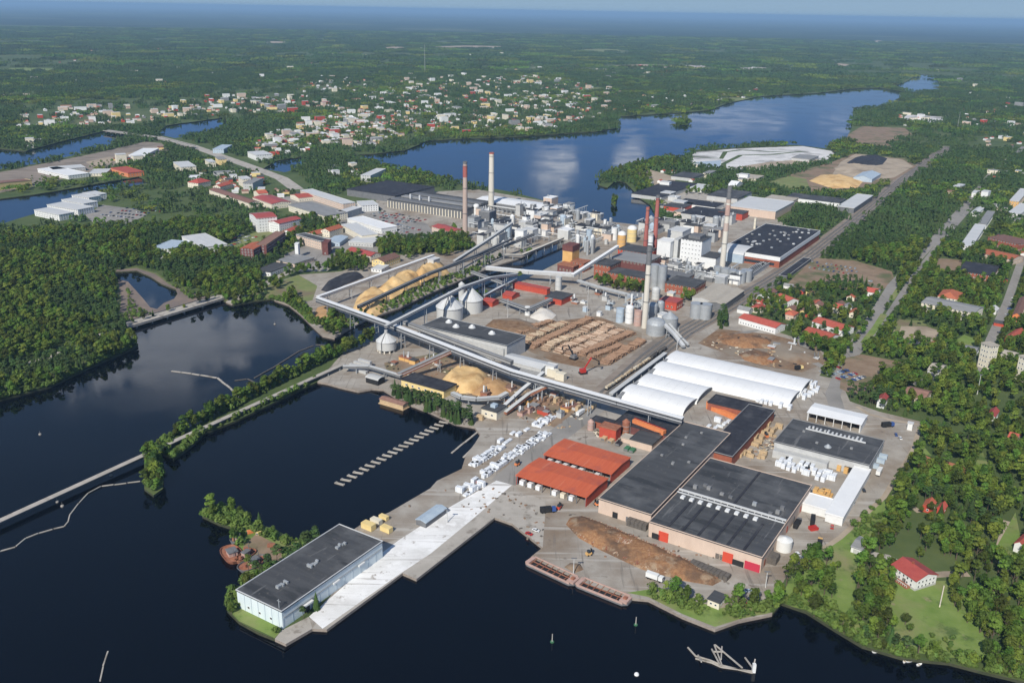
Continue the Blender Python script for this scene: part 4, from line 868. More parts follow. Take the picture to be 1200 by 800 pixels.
for px, py, lab in ((47, 509, 'small dark mooring post in the upper left water'), (82, 724, 'x'), (130, 557, 'small mooring float beside the causeway bridge'), (67, 588, 'small mooring float below the bridge, upper one'), (73, 593, 'small mooring float below the bridge, lower one'), (322, 380, 'small boat-like float off the chip yard')):
    if lab == 'x': continue
    p = P(px, py, 0); o = MB().cyl(0, 0, -.3, .8, 1.0, .8, 10).mat(1).cyl(0, 0, .8, 2.6, .18, .15, 6).build('mooring_float', ['concrete', 'darkgrey']); o.location = p; tag(o, lab, 'float')
# sunken lattice raft, lower right
p0 = P(845, 774, 0); t = thing('lattice_raft', 'tangled pale lattice of beams floating off the right quay', 'raft', (p0.x, p0.y, 0))
for pts in ([(806, 758), (815, 768), (832, 773), (846, 779), (882, 788)], [(815, 771), (834, 776), (845, 781), (881, 786)], [(837, 755), (846, 779)], [(838, 755), (870, 782)], [(834, 760), (844, 779)], [(836, 763), (848, 763)], [(846, 757), (845, 772)], [(881, 788), (885, 772)], [(873, 770), (882, 782)], [(818, 767), (822, 775)]):
    zz = 1.6 if len(pts) == 2 else .4
    for a, b_ in zip(pts, pts[1:]): MB().beam(P(*a, .4)-p0, P(*b_, zz)-p0, .55).build('beam', 'concrete', t)
MB().box(-.7, .7, -.7, .7, 0, 4.4).build('post', 'white', t).location = P(883, 787, 0)-p0
# floating covered shed in the basin
t = bld('floating_shed', 'low brown-roofed shed floating in the log basin before the conifers', 'boathouse', (447, 464), (472, 473), (476, 469), 3.5, 'timber', 'roofbrown', 'gy', rise=.8)
t.location.z = .5; lx, ly, h = t['dims']; MB().box(-lx/2-.8, lx/2+.8, -ly/2-.8, ly/2+.8, -.8, 0).build('pontoon', 'timber', t)

# loose planks, slabs and bark that litter the working yards
def litter(polys, n, label, name='wood_debris', seed=9, ks=('timber', 'logred', 'black', 'cream'), smax=3.4):
    r_ = random.Random(seed); m = MB(); pls = [pw(p) for p in polys]
    for i in range(n):
        pl = pls[i % len(pls)]; xs = [q[0] for q in pl]; ys = [q[1] for q in pl]; x, y = r_.uniform(min(xs), max(xs)), r_.uniform(min(ys), max(ys))
        if not inside(np.array([[x, y]]), pl)[0]: continue
        a = r_.uniform(0, 3.14); l = r_.uniform(.8, smax); h = r_.uniform(.15, .7); m.k = r_.randrange(len(ks)); m.beam((x-l/2*math.cos(a), y-l/2*math.sin(a), GZ+h/2), (x+l/2*math.cos(a), y+l/2*math.sin(a), GZ+h/2), r_.uniform(.3, 1.3), h)
    o = m.build(name, list(ks)); tag(o, label, kind='stuff')
litter([[(450, 425), (520, 412), (600, 445), (560, 470), (500, 452), (455, 440)], [(560, 455), (640, 455), (700, 478), (660, 505), (600, 490)], [(690, 490), (740, 500), (760, 522), (700, 512)], [(860, 520), (905, 500), (915, 520), (880, 540)], [(820, 400), (900, 392), (972, 424), (900, 430)]], 1100, 'wood debris lying loose on the yards by the conveyors and the bark field')
litter([[(660, 600), (840, 650), (850, 690), (700, 650)], [(520, 600), (560, 565), (640, 600), (640, 655), (600, 612)], [(470, 400), (560, 430), (600, 400), (760, 380), (700, 440)], [(430, 615), (560, 560), (590, 500), (540, 560)]], 420, 'small bark and wood pieces on the quay and the log yard', 'bark_debris', 10, ('logred', 'timberdark', 'bark'), 1.8)

# forklifts and loaders at work in the yards
def forklift(px, py, ang, k, label):
    p = at(px, py); t = thing('forklift', label, 'forklift', (p.x, p.y, GZ), ang); MB().box(-1.6, 1.4, -1, 1, .4, 1.6).build('body', k, t); MB().box(-.8, .6, -.85, .85, 1.6, 2.9).build('cabin', 'glass', t); MB().box(1.4, 1.6, -.8, .8, .3, 3.6).build('mast', 'black', t)
    for y in (-.5, .4): MB().box(1.6, 3.0, y, y+.15, .3, .45).build('fork', 'black', t)
    for x in (-1, 1):
        for y in (-1.2, .9): MB().beam((x, y, .45), (x, y+.3, .45), .9, .9, 10).build('wheel', 'black', t)
for a in ((606, 545, .8, 'orange', 'orange forklift between the long white row and the front red shed'), (560, 566, 2, 'doorred', 'red forklift by the short shore row'), (660, 480, .2, 'orange', 'orange forklift below the main conveyor'), (700, 592, 2.5, 'orange', 'orange forklift beside the first hall corner'),
          (930, 585, 1, 'doorred', 'red forklift behind the largest hall'), (945, 552, .3, 'orange', 'orange forklift among the packs behind the largest hall'), (898, 512, 1.9, 'orange', 'orange forklift by the black-roofed strip building'), (1010, 520, .7, 'ochre', 'yellow forklift on the far side of the grey hall'), (690, 650, .5, 'ochre', 'yellow loader at the foot of the long bark heap'), (655, 596, 1.1, 'doorred', 'red forklift before the red shed end'),
          (500, 425, .6, 'ochre', 'yellow loader near the lone chip silo'), (590, 452, 2.1, 'ochre', 'yellow loader at the brown chip heap'), (440, 352, .3, 'ochre', 'yellow loader in the walled chip yard'), (865, 400, 1.3, 'orange', 'orange loader on the bark field')): forklift(*a)

# ================================================================ THE PULP MILL
# conveyors
conveyor('long main conveyor gallery from the chip yard to the sawmill, white-topped', [(372, 351, 14), (456, 381, 16), (600, 437, 16), (724, 472, 15), (800, 493, 12)], 4.0, 4.2, 'roofwhite', 'gallery', 30)
conveyor('white-roofed conveyor along the town side of the chip yard', [(372, 349, 13), (508, 300, 13)], 3.0, 2.6, 'roofwhite', 'greywall', 30)
conveyor('dark conveyor running along the channel side of the chip yard', [(420, 360, 9), (505, 320, 10), (600, 285, 14), (625, 275, 16)], 3.0, 2.6, 'darkgrey', 'black', 28)
conveyor('grey conveyor climbing to the two big chip silos', [(452, 383, 22), (540, 338, 27), (575, 326, 22), (605, 322, 14)], 2.6, 2.4, 'silo', 'darkgrey', 30)
conveyor('dark grey gallery running along the chip hall roof', [(474, 378, 15), (556, 409, 15), (600, 425, 14)], 3.6, 3.0, 'roofgrey', 'darkgrey', 30)
conveyor('brown covered conveyor climbing from the yellow building', [(466, 440, 5), (530, 411, 15)], 3.0, 3.0, 'roofgrey', 'rust', 22)
conveyor('low pipe gallery from the basin head to the yellow building', [(402, 430, 5), (433, 430, 5), (470, 441, 5)], 2.4, 2.0, 'silo', 'darkgrey', 20)
conveyor('white sloping conveyor crossing the channel towards the brick mill', [(570, 314, 10), (620, 319, 11), (671, 322, 12)], 4.4, 3.4, 'roofwhite', 'greywall', 30)
conveyor('white conveyor climbing steeply to the dark boiler roof', [(671, 323, 12), (724, 289, 26)], 3.0, 2.8, 'roofwhite', 'greywall', 26)
conveyor('pale conveyor rising beside the tall grey chimney to the chip yard head', [(532, 307, 12), (565, 286, 16), (600, 262, 24)], 2.8, 2.6, 'silo', 'darkgrey', 30)
conveyor('thin dark pipe bridge climbing past the white chimney', [(500, 322, 14), (556, 300, 18), (600, 280, 20)], 2.0, 1.8, 'darkgrey', 'darkgrey', 30)
conveyor('curved grey conveyor below the yellow chip heap', [(530, 461, 6), (541, 466, 6), (558, 468, 6), (585, 466, 6), (594, 461, 7)], 3.0, 2.2, 'silo', 'darkgrey', 16)
conveyor('pale steep conveyor joining the main gallery, left one of two', [(588, 479, 3), (612, 457, 9), (637, 437, 16)], 2.4, 2.0, 'rooflight', 'darkgrey', 20)
conveyor('pale conveyor rising to the small white boxes, right one of two', [(592, 484, 2), (620, 462, 7), (650, 448, 15)], 2.4, 2.0, 'silo', 'rust', 20)
conveyor('short grey conveyor over the channel by the chip silos', [(553, 319, 9), (595, 334, 9)], 3.4, 2.4, 'roofgrey', 'darkgrey', 20)
conveyor('low white conveyor beside the red yard buildings', [(567, 347, 8), (605, 327, 9)], 2.6, 2.0, 'rooflight', 'darkgrey', 20)
conveyor('grey pipe bridge beside the conifers and brick mill', [(677, 329, 7), (700, 336, 7), (735, 345, 7), (745, 352, 7)], 3, 1.6, 'silo', 'steel', 16)
conveyor('sloping pale log conveyor at the tank group foot', [(776, 378, 10), (790, 392, 7), (801, 406, 3)], 2.6, 2.2, 'rooflight', 'steel', 14)
conveyor('second thin log conveyor at the tank group foot', [(784, 380, 10), (798, 396, 4), (806, 404, 3)], 1.6, 1.6, 'silo', 'steel', 14)
conveyor('low sorting conveyor between the log train and the tents', [(716, 462, 4), (780, 414, 4)], 3.0, 1.4, 'silo', 'steel', 14)
conveyor('second low conveyor beside the tent ends', [(724, 466, 3.5), (786, 418, 3.5)], 2.0, 1.4, 'roofgrey', 'steel', 14)
conveyor('pipe bridge across the upper channel pool', [(590, 299, 5), (612, 299, 5), (660, 279, 5)], 2.6, 1.6, 'conclight', 'darkgrey', 20)
conveyor('long causeway conveyor bridge running out over the water', [(403, 427, 2.6), (300, 474, 2.4), (197, 521, 2.2), (90, 570, 1.6), (0, 611, 1.6), (-90, 652, 1.6)], 3.4, 1.1, 'concrete', 'gallery', 12, name='causeway_bridge', cat='bridge')
# road bridge at left
def bridge(pts, w, label, k='concrete', zs=2.6, name='road_bridge'):
    q = [P(a, b, zs) for a, b in pts]; o = q[0]; t = thing(name, label, 'bridge', (o.x, o.y, 0)); o = Vector((o.x, o.y, 0))
    for a, b in zip(q, q[1:]):
        a = a-o; b = b-o; d = (b-a).normalized(); sd = Vector((-d.y, d.x, 0)).normalized()
        MB().beam(a, b, w, .9).build('deck', k, t)
        for s in (-1, 1): MB().beam(a+sd*s*(w/2-.2)+Vector((0, 0, .9)), b+sd*s*(w/2-.2)+Vector((0, 0, .9)), .3, .9).build('parapet', 'darkgrey', t)
        n = max(1, int((b-a).length/16))
        for i in range(n): c = a.lerp(b, (i+.5)/n); g = MB(); g.beam(c+sd*w*.4+Vector((0, 0, -1.7)), c-sd*w*.4+Vector((0, 0, -1.7)), 1.4, 2.6); g.build('pier', 'concrete', t)
    return t
bridge([(146, 382), (200, 366), (263, 347)], 15, 'long grey road bridge over the water at the left shore')
bridge([(124, 153), (182, 161), (226, 172)], 14, 'pale road bridge far off over the left river arm', zs=6)
# silos
def chip_silo(px, py, r, hc, hb, label, legs=True):
    p = at(px, py); t = thing('chip_silo', label, 'silo', (p.x, p.y, GZ)); lo = 2.5 if legs else 0
    smooth(MB().cyl(0, 0, lo, hb, r, r, 28, cap=False).build('silo_wall', 'silo', t)); c = MB().cyl(0, 0, hb-.05, hb+hc, r*1.04, .9, 28, cap=False).build('cone_roof', 'rooflight', t)
    MB().cyl(0, 0, hb+hc-.4, hb+hc+2.4, 1.4, 1.4, 10).build('top_house', 'greywall', c)
    for i in range(12):
        a = i*math.pi/6; MB().beam((r*1.04*math.cos(a), r*1.04*math.sin(a), hb+.05), (1.0*math.cos(a), 1.0*math.sin(a), hb+hc), .25).build('rib', 'silo', c)
    MB().cyl(0, 0, hb-.5, hb+.1, r*1.05, r*1.05, 28).build('eave_ring', 'greywall', t)
    if legs:
        for i in range(10): a = i*math.pi/5+.2; MB().box(-.6, .6, -.6, .6, 0, lo+.3).build('leg', 'conclight', t).location = (r*.85*math.cos(a), r*.85*math.sin(a), 0)
    b = MB(); a = R(250); b.beam((r*1.06*math.cos(a), r*1.06*math.sin(a), 0), (r*1.06*math.cos(a), r*1.06*math.sin(a), hb), .5); b.beam((r*1.08*math.cos(a), r*1.08*math.sin(a), hb), (1.2*math.cos(a), 1.2*math.sin(a), hb+hc), .5); b.build('stair', 'darkgrey', t)
    foot(p.x, p.y, r+3); return t
chip_silo(453, 411, 8.2, 6.5, 9.5, 'smaller cone-roofed chip silo at the head of the log basin')
chip_silo(527, 373, 12.2, 11, 12, 'cone-roofed chip silo behind the chip hall, left of the pair', False); chip_silo(552, 364, 11.0, 10.5, 12, 'cone-roofed chip silo behind the chip hall, right of the pair', False)
tank(541, 356, 3, 20, 'silo', 'slim white silo between the two big chip silos', 'slim_silo', 'silo', 'cone')
# chip hall
t = bld('chip_hall', 'long dark-roofed chip hall with four round roof vents', 'industrial hall', (493, 382), (594, 405), (613, 393), 14, 'greywall', 'roofdark', trim='steel')
lx, ly, h = t['dims']
for fy in (.36, .2, -.02, .08): pass
for x, y in ((.22, .34), (.0, .20), (.22, .06), (.1, -.2)):
    o = MB().cyl(lx*x, ly*y, h+.1, h+1.5, 3.2, 2.4, 14).build('roof_vent', 'rooflight', t); MB().dome(lx*x, ly*y, h+1.5, 1.6, 1.3, 10).build('vent_cap', 'white', o)
MB().box(-lx/2-1.8, -lx/2-.02, -ly/2+2, ly*.1-2, 0, 11).build('side_bay', 'greywall', t)
t = bld('debarking_hall', 'low light-grey roofed debarking building before the log yard', 'industrial hall', (598, 415), (634, 432), (643, 424), 7, 'greywall', 'rooflight', 'gy', rise=1.4)
for i, (px, py, w) in enumerate(((648, 441, 7), (657, 445, 7))):
    container(px, py, A2, 'cream', ('left', 'right')[i]+' pale box cabin at the end of the debarking building', 8, 5, 6, 'cabin', 'control_cabin')
bld('infeed_house', 'small pale box house behind the two pale cabins', 'building', (640, 426), (649, 430), (653, 427), 8, 'white', 'rooflight'); bld('infeed_house', 'narrow grey infeed house along the debarking building', 'building', (612, 431), (634, 440), (638, 437), 3, 'steel', 'roofgrey', 'gy')
t = bld('yellow_building', 'yellow-walled building with a black roof behind the conifers', 'building', (475, 442), (520, 458), (531, 449), 6, 'yellow', 'roofblack', win=dict(rows=1, step=6, w=2, wh=1.6, z0=2, faces='L'))
t = bld('pump_house', 'small orange-cream building with dark roof at the basin corner', 'building', (566, 477), (582, 483), (592, 475), 6, 'cream', 'roofdark', win=dict(rows=1, step=5, w=2, wh=1.4, z0=2, faces='L'))
MB().box(-2, 2, -2, 2, 6.2, 8.4).build('roof_unit', 'steelblue', t)
# log sorting stairs at causeway end: terraced white walls
p = at(423, 432); t = thing('log_lift', 'stepped white log lift where the causeway meets the land', 'log lift', (p.x, p.y, GZ), A2)
for i in range(4): MB().box(-11+i*1.2, 11-i*2, -7+i*4.0, -4.5+i*4.0, -1 if i == 0 else 0, 2.2+i*1.0).build('terrace_wall', 'greywall', t); MB().box(-10+i, 10-i*2, -4.5+i*4, -3+i*4, 0, 1.2+i).build('terrace_deck', 'rust', t)
foot(p.x, p.y, 14)
p = at(440, 448); t = thing('black_shed', 'dark round-topped shelter on the beach of the log basin', 'shelter', (p.x, p.y, GZ), A2); MB().prism([(-6, -4), (6, -4), (6, 4), (-6, 4)], 0, 4.2).build('wall', 'black', t); roof_part(t, 12, 8, 4.2, 'bx', 'greywall', .4, 1.5)
# heaps
HEAPCAT = 'chip heap'
mound('chip_heap', 'bright yellow wood chip heap below the main conveyor', HEAPCAT, [(517, 446), (527, 436), (537, 431), (560, 434), (572, 440), (570, 452), (556, 461), (540, 461), (525, 455)], 6, 'chips', seed=5, flat=.66)
mound('chip_heap', 'brown chip heap beside the bright yellow one', HEAPCAT, [(553, 462), (556, 452), (566, 441), (580, 444), (600, 450), (600, 458), (588, 464), (570, 466)], 5.5, 'chipsbrown', seed=6, flat=.2)
mound('chip_heap', 'yellow chip heap nearest the long gallery in the chip yard', HEAPCAT, [(412, 366), (418, 350), (430, 341), (448, 342), (458, 350), (450, 360), (432, 368)], 8, 'chips', seed=7, flat=.4)
mound('chip_heap', 'large middle chip heap in the walled chip yard', HEAPCAT, [(436, 345), (455, 330), (475, 321), (490, 322), (500, 330), (485, 341), (460, 351), (446, 352)], 11, 'chips', seed=8, flat=.3)
mound('chip_heap', 'chip heap at the far end of the chip yard', HEAPCAT, [(478, 329), (490, 315), (505, 308), (520, 311), (527, 320), (512, 328), (495, 335)], 12, 'chips', seed=9, flat=.25)
mound('chip_heap', 'low reddish chip spill outside the chip yard corner', HEAPCAT, [(366, 372), (372, 360), (384, 358), (400, 366), (408, 375), (400, 386), (380, 384)], 3, 'chipsbrown', seed=10, flat=.4)
mound('chip_heap', 'small yellow chip spill by the channel bank', HEAPCAT, [(424, 366), (440, 360), (452, 356), (450, 366), (434, 374)], 4, 'chips', seed=12)
mound('chip_heap', 'round whitish chip heap before the red buildings', HEAPCAT, [(621, 372), (624, 364), (634, 361), (645, 363), (652, 369), (646, 375), (632, 376)], 4, 'chipsgrey', seed=13, flat=.2)
mound('chip_heap', 'little yellow chip pile near the chip silo', HEAPCAT, [(481, 424), (487, 421), (493, 424), (488, 427)], 2, 'chips', seed=14)
mound('bark_heap', 'flat red-brown bark heap behind the chip hall', 'bark heap', [(566, 384), (578, 374), (606, 373), (630, 380), (634, 388), (612, 394), (588, 392)], 3.5, 'bark', seed=15, flat=.5)
mound('dark_heap', 'long dark coal-like heap beside the chip yard wall', 'coal heap', [(376, 340), (384, 330), (402, 321), (422, 320), (427, 325), (404, 334), (386, 343)], 4, 'roofblack', seed=16, flat=.5)
mound('bark_heap', 'brown bark heap at the near side of the bark field', 'bark heap', [(838, 400), (846, 390), (880, 391), (905, 398), (900, 408), (868, 408)], 3, 'barkorange', seed=17, flat=.5)
mound('bark_heap', 'brown bark heap at the far side of the bark field', 'bark heap', [(905, 402), (930, 402), (956, 412), (962, 424), (936, 428), (910, 418)], 3, 'bark', seed=18, flat=.5)
mound('bark_heap', 'brown bark heap in the middle of the bark field', 'bark heap', [(865, 414), (885, 409), (905, 415), (915, 424), (895, 428), (872, 422)], 2.5, 'barkorange', seed=19, flat=.4)
mound('dark_heap', 'black heap on the pale ground beside the far railway', 'coal heap', [(992, 191), (1002, 185), (1025, 183), (1040, 186), (1034, 193), (1010, 196)], 6, 'roofblack', seed=20, flat=.5, res=5)
mound('sand_heap', 'pale yellow heap on the far storage field', 'sand heap', [(948, 212), (962, 205), (990, 206), (1012, 212), (1005, 220), (975, 221)], 5, 'chips', seed=21, flat=.5, res=5)
mound('sand_heap', 'pinkish heap behind the yellow far heap', 'sand heap', [(976, 197), (990, 192), (1030, 196), (1045, 200), (1030, 208), (1000, 207)], 6, 'sand', seed=22, flat=.5, res=5)
# the log yard: each row of logs is one pile
def log_pile(a, b, w, h, label, k='log', seed=0):
    r_ = random.Random(seed); p, q = at(*a), at(*b); c = (p+q)/2; d = q-p; l = d.length; t = thing('log_pile', label, 'log pile', (c.x, c.y, GZ), math.atan2(d.y, d.x)); m = MB()
    nx = int(l/1.0)
    for i in range(nx):
        x = -l/2+(i+.5)*l/nx; hh = h*(.75+.35*noise.noise(Vector((x*.12, seed, 0))))*min(1, (i+2)/5, (nx-i+1)/5); nz = max(1, int(hh/.8)); oy = 3.2*noise.noise(Vector((x*.035, seed*1.7, 4)))
        for z in range(nz):
            rr = r_.uniform(.35, .52); xx = x+r_.uniform(-.3, .3)+.4*(z % 2); yy = r_.uniform(-.9, .9); sk = r_.uniform(-.35, .35)
            m.k = 0 if r_.random() < .62 else 1; m.beam((xx, oy+yy-w/2, z*.8+.4), (xx+sk, oy+yy+w/2, z*.8+.4+r_.uniform(-.1, .1)), rr*2, rr*2, 5)
    o = m.build('logs', [k, 'logred'], t); o['kind'] = 'stuff'; return t
LR = [((613, 402), (665, 379), 8, 5, 'log'), ((620, 408), (692, 374), 7, 4.5, 'logred'), ((638, 411), (680, 391), 8, 5.5, 'log'), ((682, 389), (706, 379), 8, 5, 'log'), ((653, 414), (720, 384), 8, 5.5, 'log'), ((666, 418), (733, 388), 8, 5, 'log'),
      ((680, 417), (742, 390), 7, 4.6, 'logred'), ((692, 422), (728, 404), 6, 4, 'logred'), ((708, 427), (752, 399), 8, 4.6, 'logred'), ((602, 394), (648, 376), 6, 4, 'logred')]
LRL = ['leftmost long pale log row in the log yard', 'reddish log row behind the pale ones in the log yard', 'second pale log row, its lower part', 'second pale log row, its upper part', 'third pale log row across the log yard', 'fourth log row, pale, in the middle of the yard', 'low reddish log row right of the pale rows',
       'short low log row before the reddish rows', 'rightmost thick reddish log row in the log yard', 'short reddish log row beside the bark heap']
for i, (a, b, w_, h_, k) in enumerate(LR): log_pile(a, b, w_, h_, LRL[i], k, 40+i)
# log crane
p = at(683, 438); t = thing('log_crane', 'red and black log loader working in the log yard', 'crane', (p.x, p.y, GZ), .4)
MB().box(-3, 3, -2, 2, .4, 1.6).build('undercarriage', 'black', t); MB().box(-2.4, 2, -1.8, 1.8, 1.6, 4.4).build('cab', 'carred', t); MB().beam((1, 0, 4), (7, 0, 13), .9).build('boom', 'carred', t); MB().beam((7, 0, 13), (14, 0, 9), .7).build('arm', 'black', t); MB().cyl(14, 0, 6, 9, 1.0, .4, 8).build('grapple', 'black', t)
p = at(672, 421); t = thing('log_crane', 'dark log loader between the log rows', 'crane', (p.x, p.y, GZ), 2.4)
MB().box(-3, 3, -2, 2, .4, 1.6).build('undercarriage', 'black', t); MB().box(-2.4, 2, -1.8, 1.8, 1.6, 4.2).build('cab', 'darkgrey', t); MB().beam((1, 0, 4), (6, 0, 11), .8).build('boom', 'black', t); MB().beam((6, 0, 11), (12, 0, 8), .6).build('arm', 'black', t); MB().cyl(12, 0, 5.4, 8, .9, .4, 8).build('grapple', 'black', t)
# log train
p, q = at(709, 458), at(781, 409); L_ = (q-p).length; n = int(L_/15)
for i in range(n):
    c = p.lerp(q, (i+.5)/n); d = (q-p).normalized(); t = thing('log_wagon', od(i)+(' wagon of the log train from its near end, loaded with pale logs' if i < n*.6 else ' wagon of the log train from its near end, dark'), 'rail wagon', (c.x, c.y, GZ), math.atan2(d.y, d.x), 'loaded wagons of the log train' if i < n*.6 else 'dark wagons of the log train')
    MB().box(-6.8, 6.8, -1.4, 1.4, .9, 1.4).build('frame', 'black', t); m = MB()
    for k_ in range(2):
        for yy in (-1, -.5, 0, .5, 1):
            for z in range(3): m.k = rnd.randint(0, 1); m.beam((-6.3+k_*6.4, yy, 1.7+z*.55), (-.2+k_*6.4, yy+rnd.uniform(-.1, .1), 1.7+z*.55), .52, .52, 5)
    m.build('log_load', ['timber' if i < n*.6 else 'timberdark', 'cream' if i < n*.6 else 'black'], t)
    for x in (-5, 5): MB().box(x-1.4, x+1.4, -1.1, 1.1, .05, .9).build('bogie', 'black', t)
    for x in (-6.5, -.1, 6.5):
        for y in (-1.5, 1.3): MB().box(x-.15, x+.15, y, y+.2, 1.4, 3.8).build('stake', 'darkgrey', t)
# chimneys
chimney(545, 279, 95, 3.4, 2.5, 'conc', 'tall slim grey-pink chimney with a red head beside the river channel', 'darkgrey', 3, [(76, 14, 'stackred')])
chimney(575.5, 247, 82, 4.2, 3.4, 'conclight', 'thick pale concrete chimney before the long white roof', 'stackred', 2)
chimney(755, 384, 76, 2.7, 2.1, 'conclight', 'slim pale chimney with a long dark head before the brick mill', 'darkgrey', 17)
chimney(761, 305, 32, 3.2, 2.8, 'white', 'short white stack standing between the two dark red chimneys', 'silo', 2)
chimney(755.5, 300, 58, 2.9, 1.9, 'stackred', 'shorter dark red chimney, left of the red pair', 'stackred', 3); chimney(766, 303, 74, 3.1, 2.1, 'stackred', 'taller dark red chimney, right of the red pair', 'darkgrey', 3)
chimney(846, 317, 94, 3.2, 2.4, 'conclight', 'tall pale chimney with pinkish bands and a dark head beside the white mill block', 'darkgrey', 14, [(45, 9, 'conc'), (62, 12, 'pinkrust'), (76, 4, 'conc')])
# towers and white blocks
t = bld('orange_tower', 'narrow orange boiler tower with a dark top at the channel pool', 'tower', (660, 287), (671, 289), (675, 285), 26, 'ochre', 'darkbrick'); lx, ly, h = t['dims']; MB().box(-lx/2-.3, lx/2+.3, -ly/2-.3, ly/2+.3, h-6, h+.3).build('crown', 'darkbrick', t)
t = bld('white_mill_block', 'large white mill block with small windows in the middle of the mill', 'mill building', (801, 278), (823, 283), (832, 277), 30, 'white', 'roofdark', trim='darkgrey', win=dict(rows=6, step=4.0, w=1.3, wh=.9, z0=4, faces='L', frame='greywall'))
lx, ly, h = t['dims']; MB().box(-lx*.3, lx*.3, -ly*.3, ly*.25, h+.1, h+3.5).build('roof_house', 'darkgrey', t)
bld('white_mill_annex', 'lower white annex right of the large white mill block', 'mill building', (822, 300), (839, 303), (846, 297), 13, 'white', 'roofdark')
t = bld('white_tower', 'plain white box tower left of the large white mill block', 'tower', (772, 281), (786, 284), (790, 280), 26, 'white', 'white'); 
bld('white_tower', 'slim pale tower between the two white blocks', 'tower', (791, 280), (795, 281), (800, 277), 28, 'silo', 'greywall'); bld('pale_block', 'pale grey block behind the slim tower', 'mill building', (786, 268), (800, 272), (808, 267), 20, 'silo', 'rooflight')
for i, (px, py, k) in enumerate(((728, 290, 'left'), (740, 283, 'right'))):
    t = tank(px, py, 6.0 if i else 5.2, 16, 'ochre' if not i else 'yellow', k+' yellow bleaching tower with a white dome', 'bleaching_tower', 'tower', 'dome', th=4.5, topk='white')
# brick mill
def brick(label, Lp, Np, Rp, h, roof='roofdark', k='brick', rows=2, fr='cream', kind='flat', nm='brick_mill', fc='NL'):
    return bld(nm, label, 'mill building', Lp, Np, Rp, h, k, roof, kind, win=dict(rows=rows, step=4.2, w=1.6, wh=2.0, z0=2, faces=fc, frame=fr))
brick('tall red brick mill house beside the conifers', (696, 309), (715, 312), (722, 305), 17, rows=3)
brick('long red brick mill wing behind the dark conifers', (716, 317), (755, 326), (762, 320), 12)
brick('dark glazed-roof brick hall beneath the red chimney pair', (716, 302), (756, 309), (770, 299), 14, 'roofgrey', 'darkbrick')
brick('red brick boiler house at the foot of the red chimneys', (726, 291), (757, 297), (768, 291), 15, 'roofdark', 'redwall')
brick('small red brick house beside the orange tower', (672, 305), (684, 309), (690, 305), 10, 'rust')
brick('wide red brick building right of the grey silos', (783, 329), (814, 337), (828, 329), 10)
brick('brick pump house near the twin grey tanks', (775, 350), (793, 355), (798, 350), 8, 'roofcrimson', 'redwall', 1)
brick('dark brick block under the orange tower', (655, 309), (672, 313), (680, 308), 8, 'rust', 'darkbrick', 1)
brick('long low brick hall between the white blocks and the grey gables', (770, 322), (800, 329), (812, 321), 9, 'darkgrey')
bld('pale_house', 'pale green house among the trees below the brick building', 'house', (783, 342), (789, 344), (791, 342), 9, 'cream', 'rooflight'); bld('white_box', 'white square plant house between the big tanks', 'building', (771, 368), (780, 370), (784, 367), 9, 'white', 'rooflight')
# red buildings round the yard
bld('red_shed', 'long bright red shed at the back of the tar yard', 'shed', (609, 328), (641, 339), (643, 337), 6, 'redwall', 'roofcrimson')
bld('red_shed', 'small dark red shed at the yard corner by the white heap', 'shed', (641, 346), (658, 351), (668, 344), 6, 'redwall', 'roofdark'); bld('red_shed', 'small red gabled shed by the chip silos', 'shed', (569, 350), (577, 354), (581, 350), 5, 'redwall', 'roofcrimson', 'gy')
bld('red_shed', 'red-roofed shed inside the tar yard', 'shed', (593, 343), (600, 347), (604, 342), 4, 'redwall', 'roofcrimson', 'gy'); conveyor('raised grey gallery along the near side of the tar yard', [(588, 352, 6), (619, 363, 6)], 4, 2.6, 'roofgrey', 'gallery', 14, 'raised_gallery')
conveyor('raised grey gallery closing the tar yard on the right', [(619, 363, 6), (646, 351, 6)], 4, 2.6, 'roofgrey', 'gallery', 14, 'raised_gallery')
bld('transfer_tower', 'pale transfer tower at the far end of the chip yard', 'tower', (503, 303), (508, 305), (513, 302), 15, 'silo', 'rooflight')
tank(618, 369, 2.5, 8, 'white', 'small white tank beside the whitish chip heap', 'small_tank', 'tank', 'flat'); tank(654, 340, 3.2, 14, 'silo', 'pale upright silo on the dark red shed', 'slim_silo', 'silo')
for i, (px, py, k) in enumerate(((623, 336, 'carblue'), (629, 339, 'white'), (635, 341, 'white'), (640, 343, 'orange'))): container(px, py, A2, k, ('blue', 'first white', 'second white', 'orange')[i]+' container before the bright red shed', 6, 2.6, 2.8)
# tanks of the front group
for px, py, r_, hh, k, lab, top in [(726, 377, 3.6, 13, 'steelblue', 'pale blue upright tank left of the evaporator group', 'flat'), (737, 378, 3.8, 15, 'white', 'white upright tank in the evaporator group', 'dome'), (747, 381, 3.6, 14, 'pinkrust', 'rusty pink upright tank in the evaporator group', 'flat'),
     (768, 391, 8.4, 10, 'steel', 'wide low grey tank at the group\'s front', 'dome'), (784, 384, 7.2, 10, 'steel', 'wide grey tank behind the front one', 'cone'), (764, 374, 4.6, 14, 'steel', 'upright grey tank with a rounded top, middle of the group', 'dome'), (773, 371, 3.5, 14, 'steel', 'narrow grey tank right of the middle one', 'dome'),
     (815, 372, 5.6, 14, 'steel', 'left one of the twin grey tanks standing alone', 'flat'), (826, 373, 5.6, 14, 'steel', 'right one of the twin grey tanks standing alone', 'flat'), (775, 338, 4.5, 24, 'steel', 'tall grey silo beside the brick wing, right one', 'flat'), (766, 336, 4.5, 24, 'steel', 'tall grey silo beside the brick wing, middle one', 'flat'), (760, 334, 4, 22, 'steel', 'tall grey silo beside the brick wing, left one', 'flat'),
     (768, 350, 4.0, 10, 'silo', 'low rounded pale tank below the tall grey silos', 'dome')]:
    tank(px, py, r_, hh, k, lab, top=top)
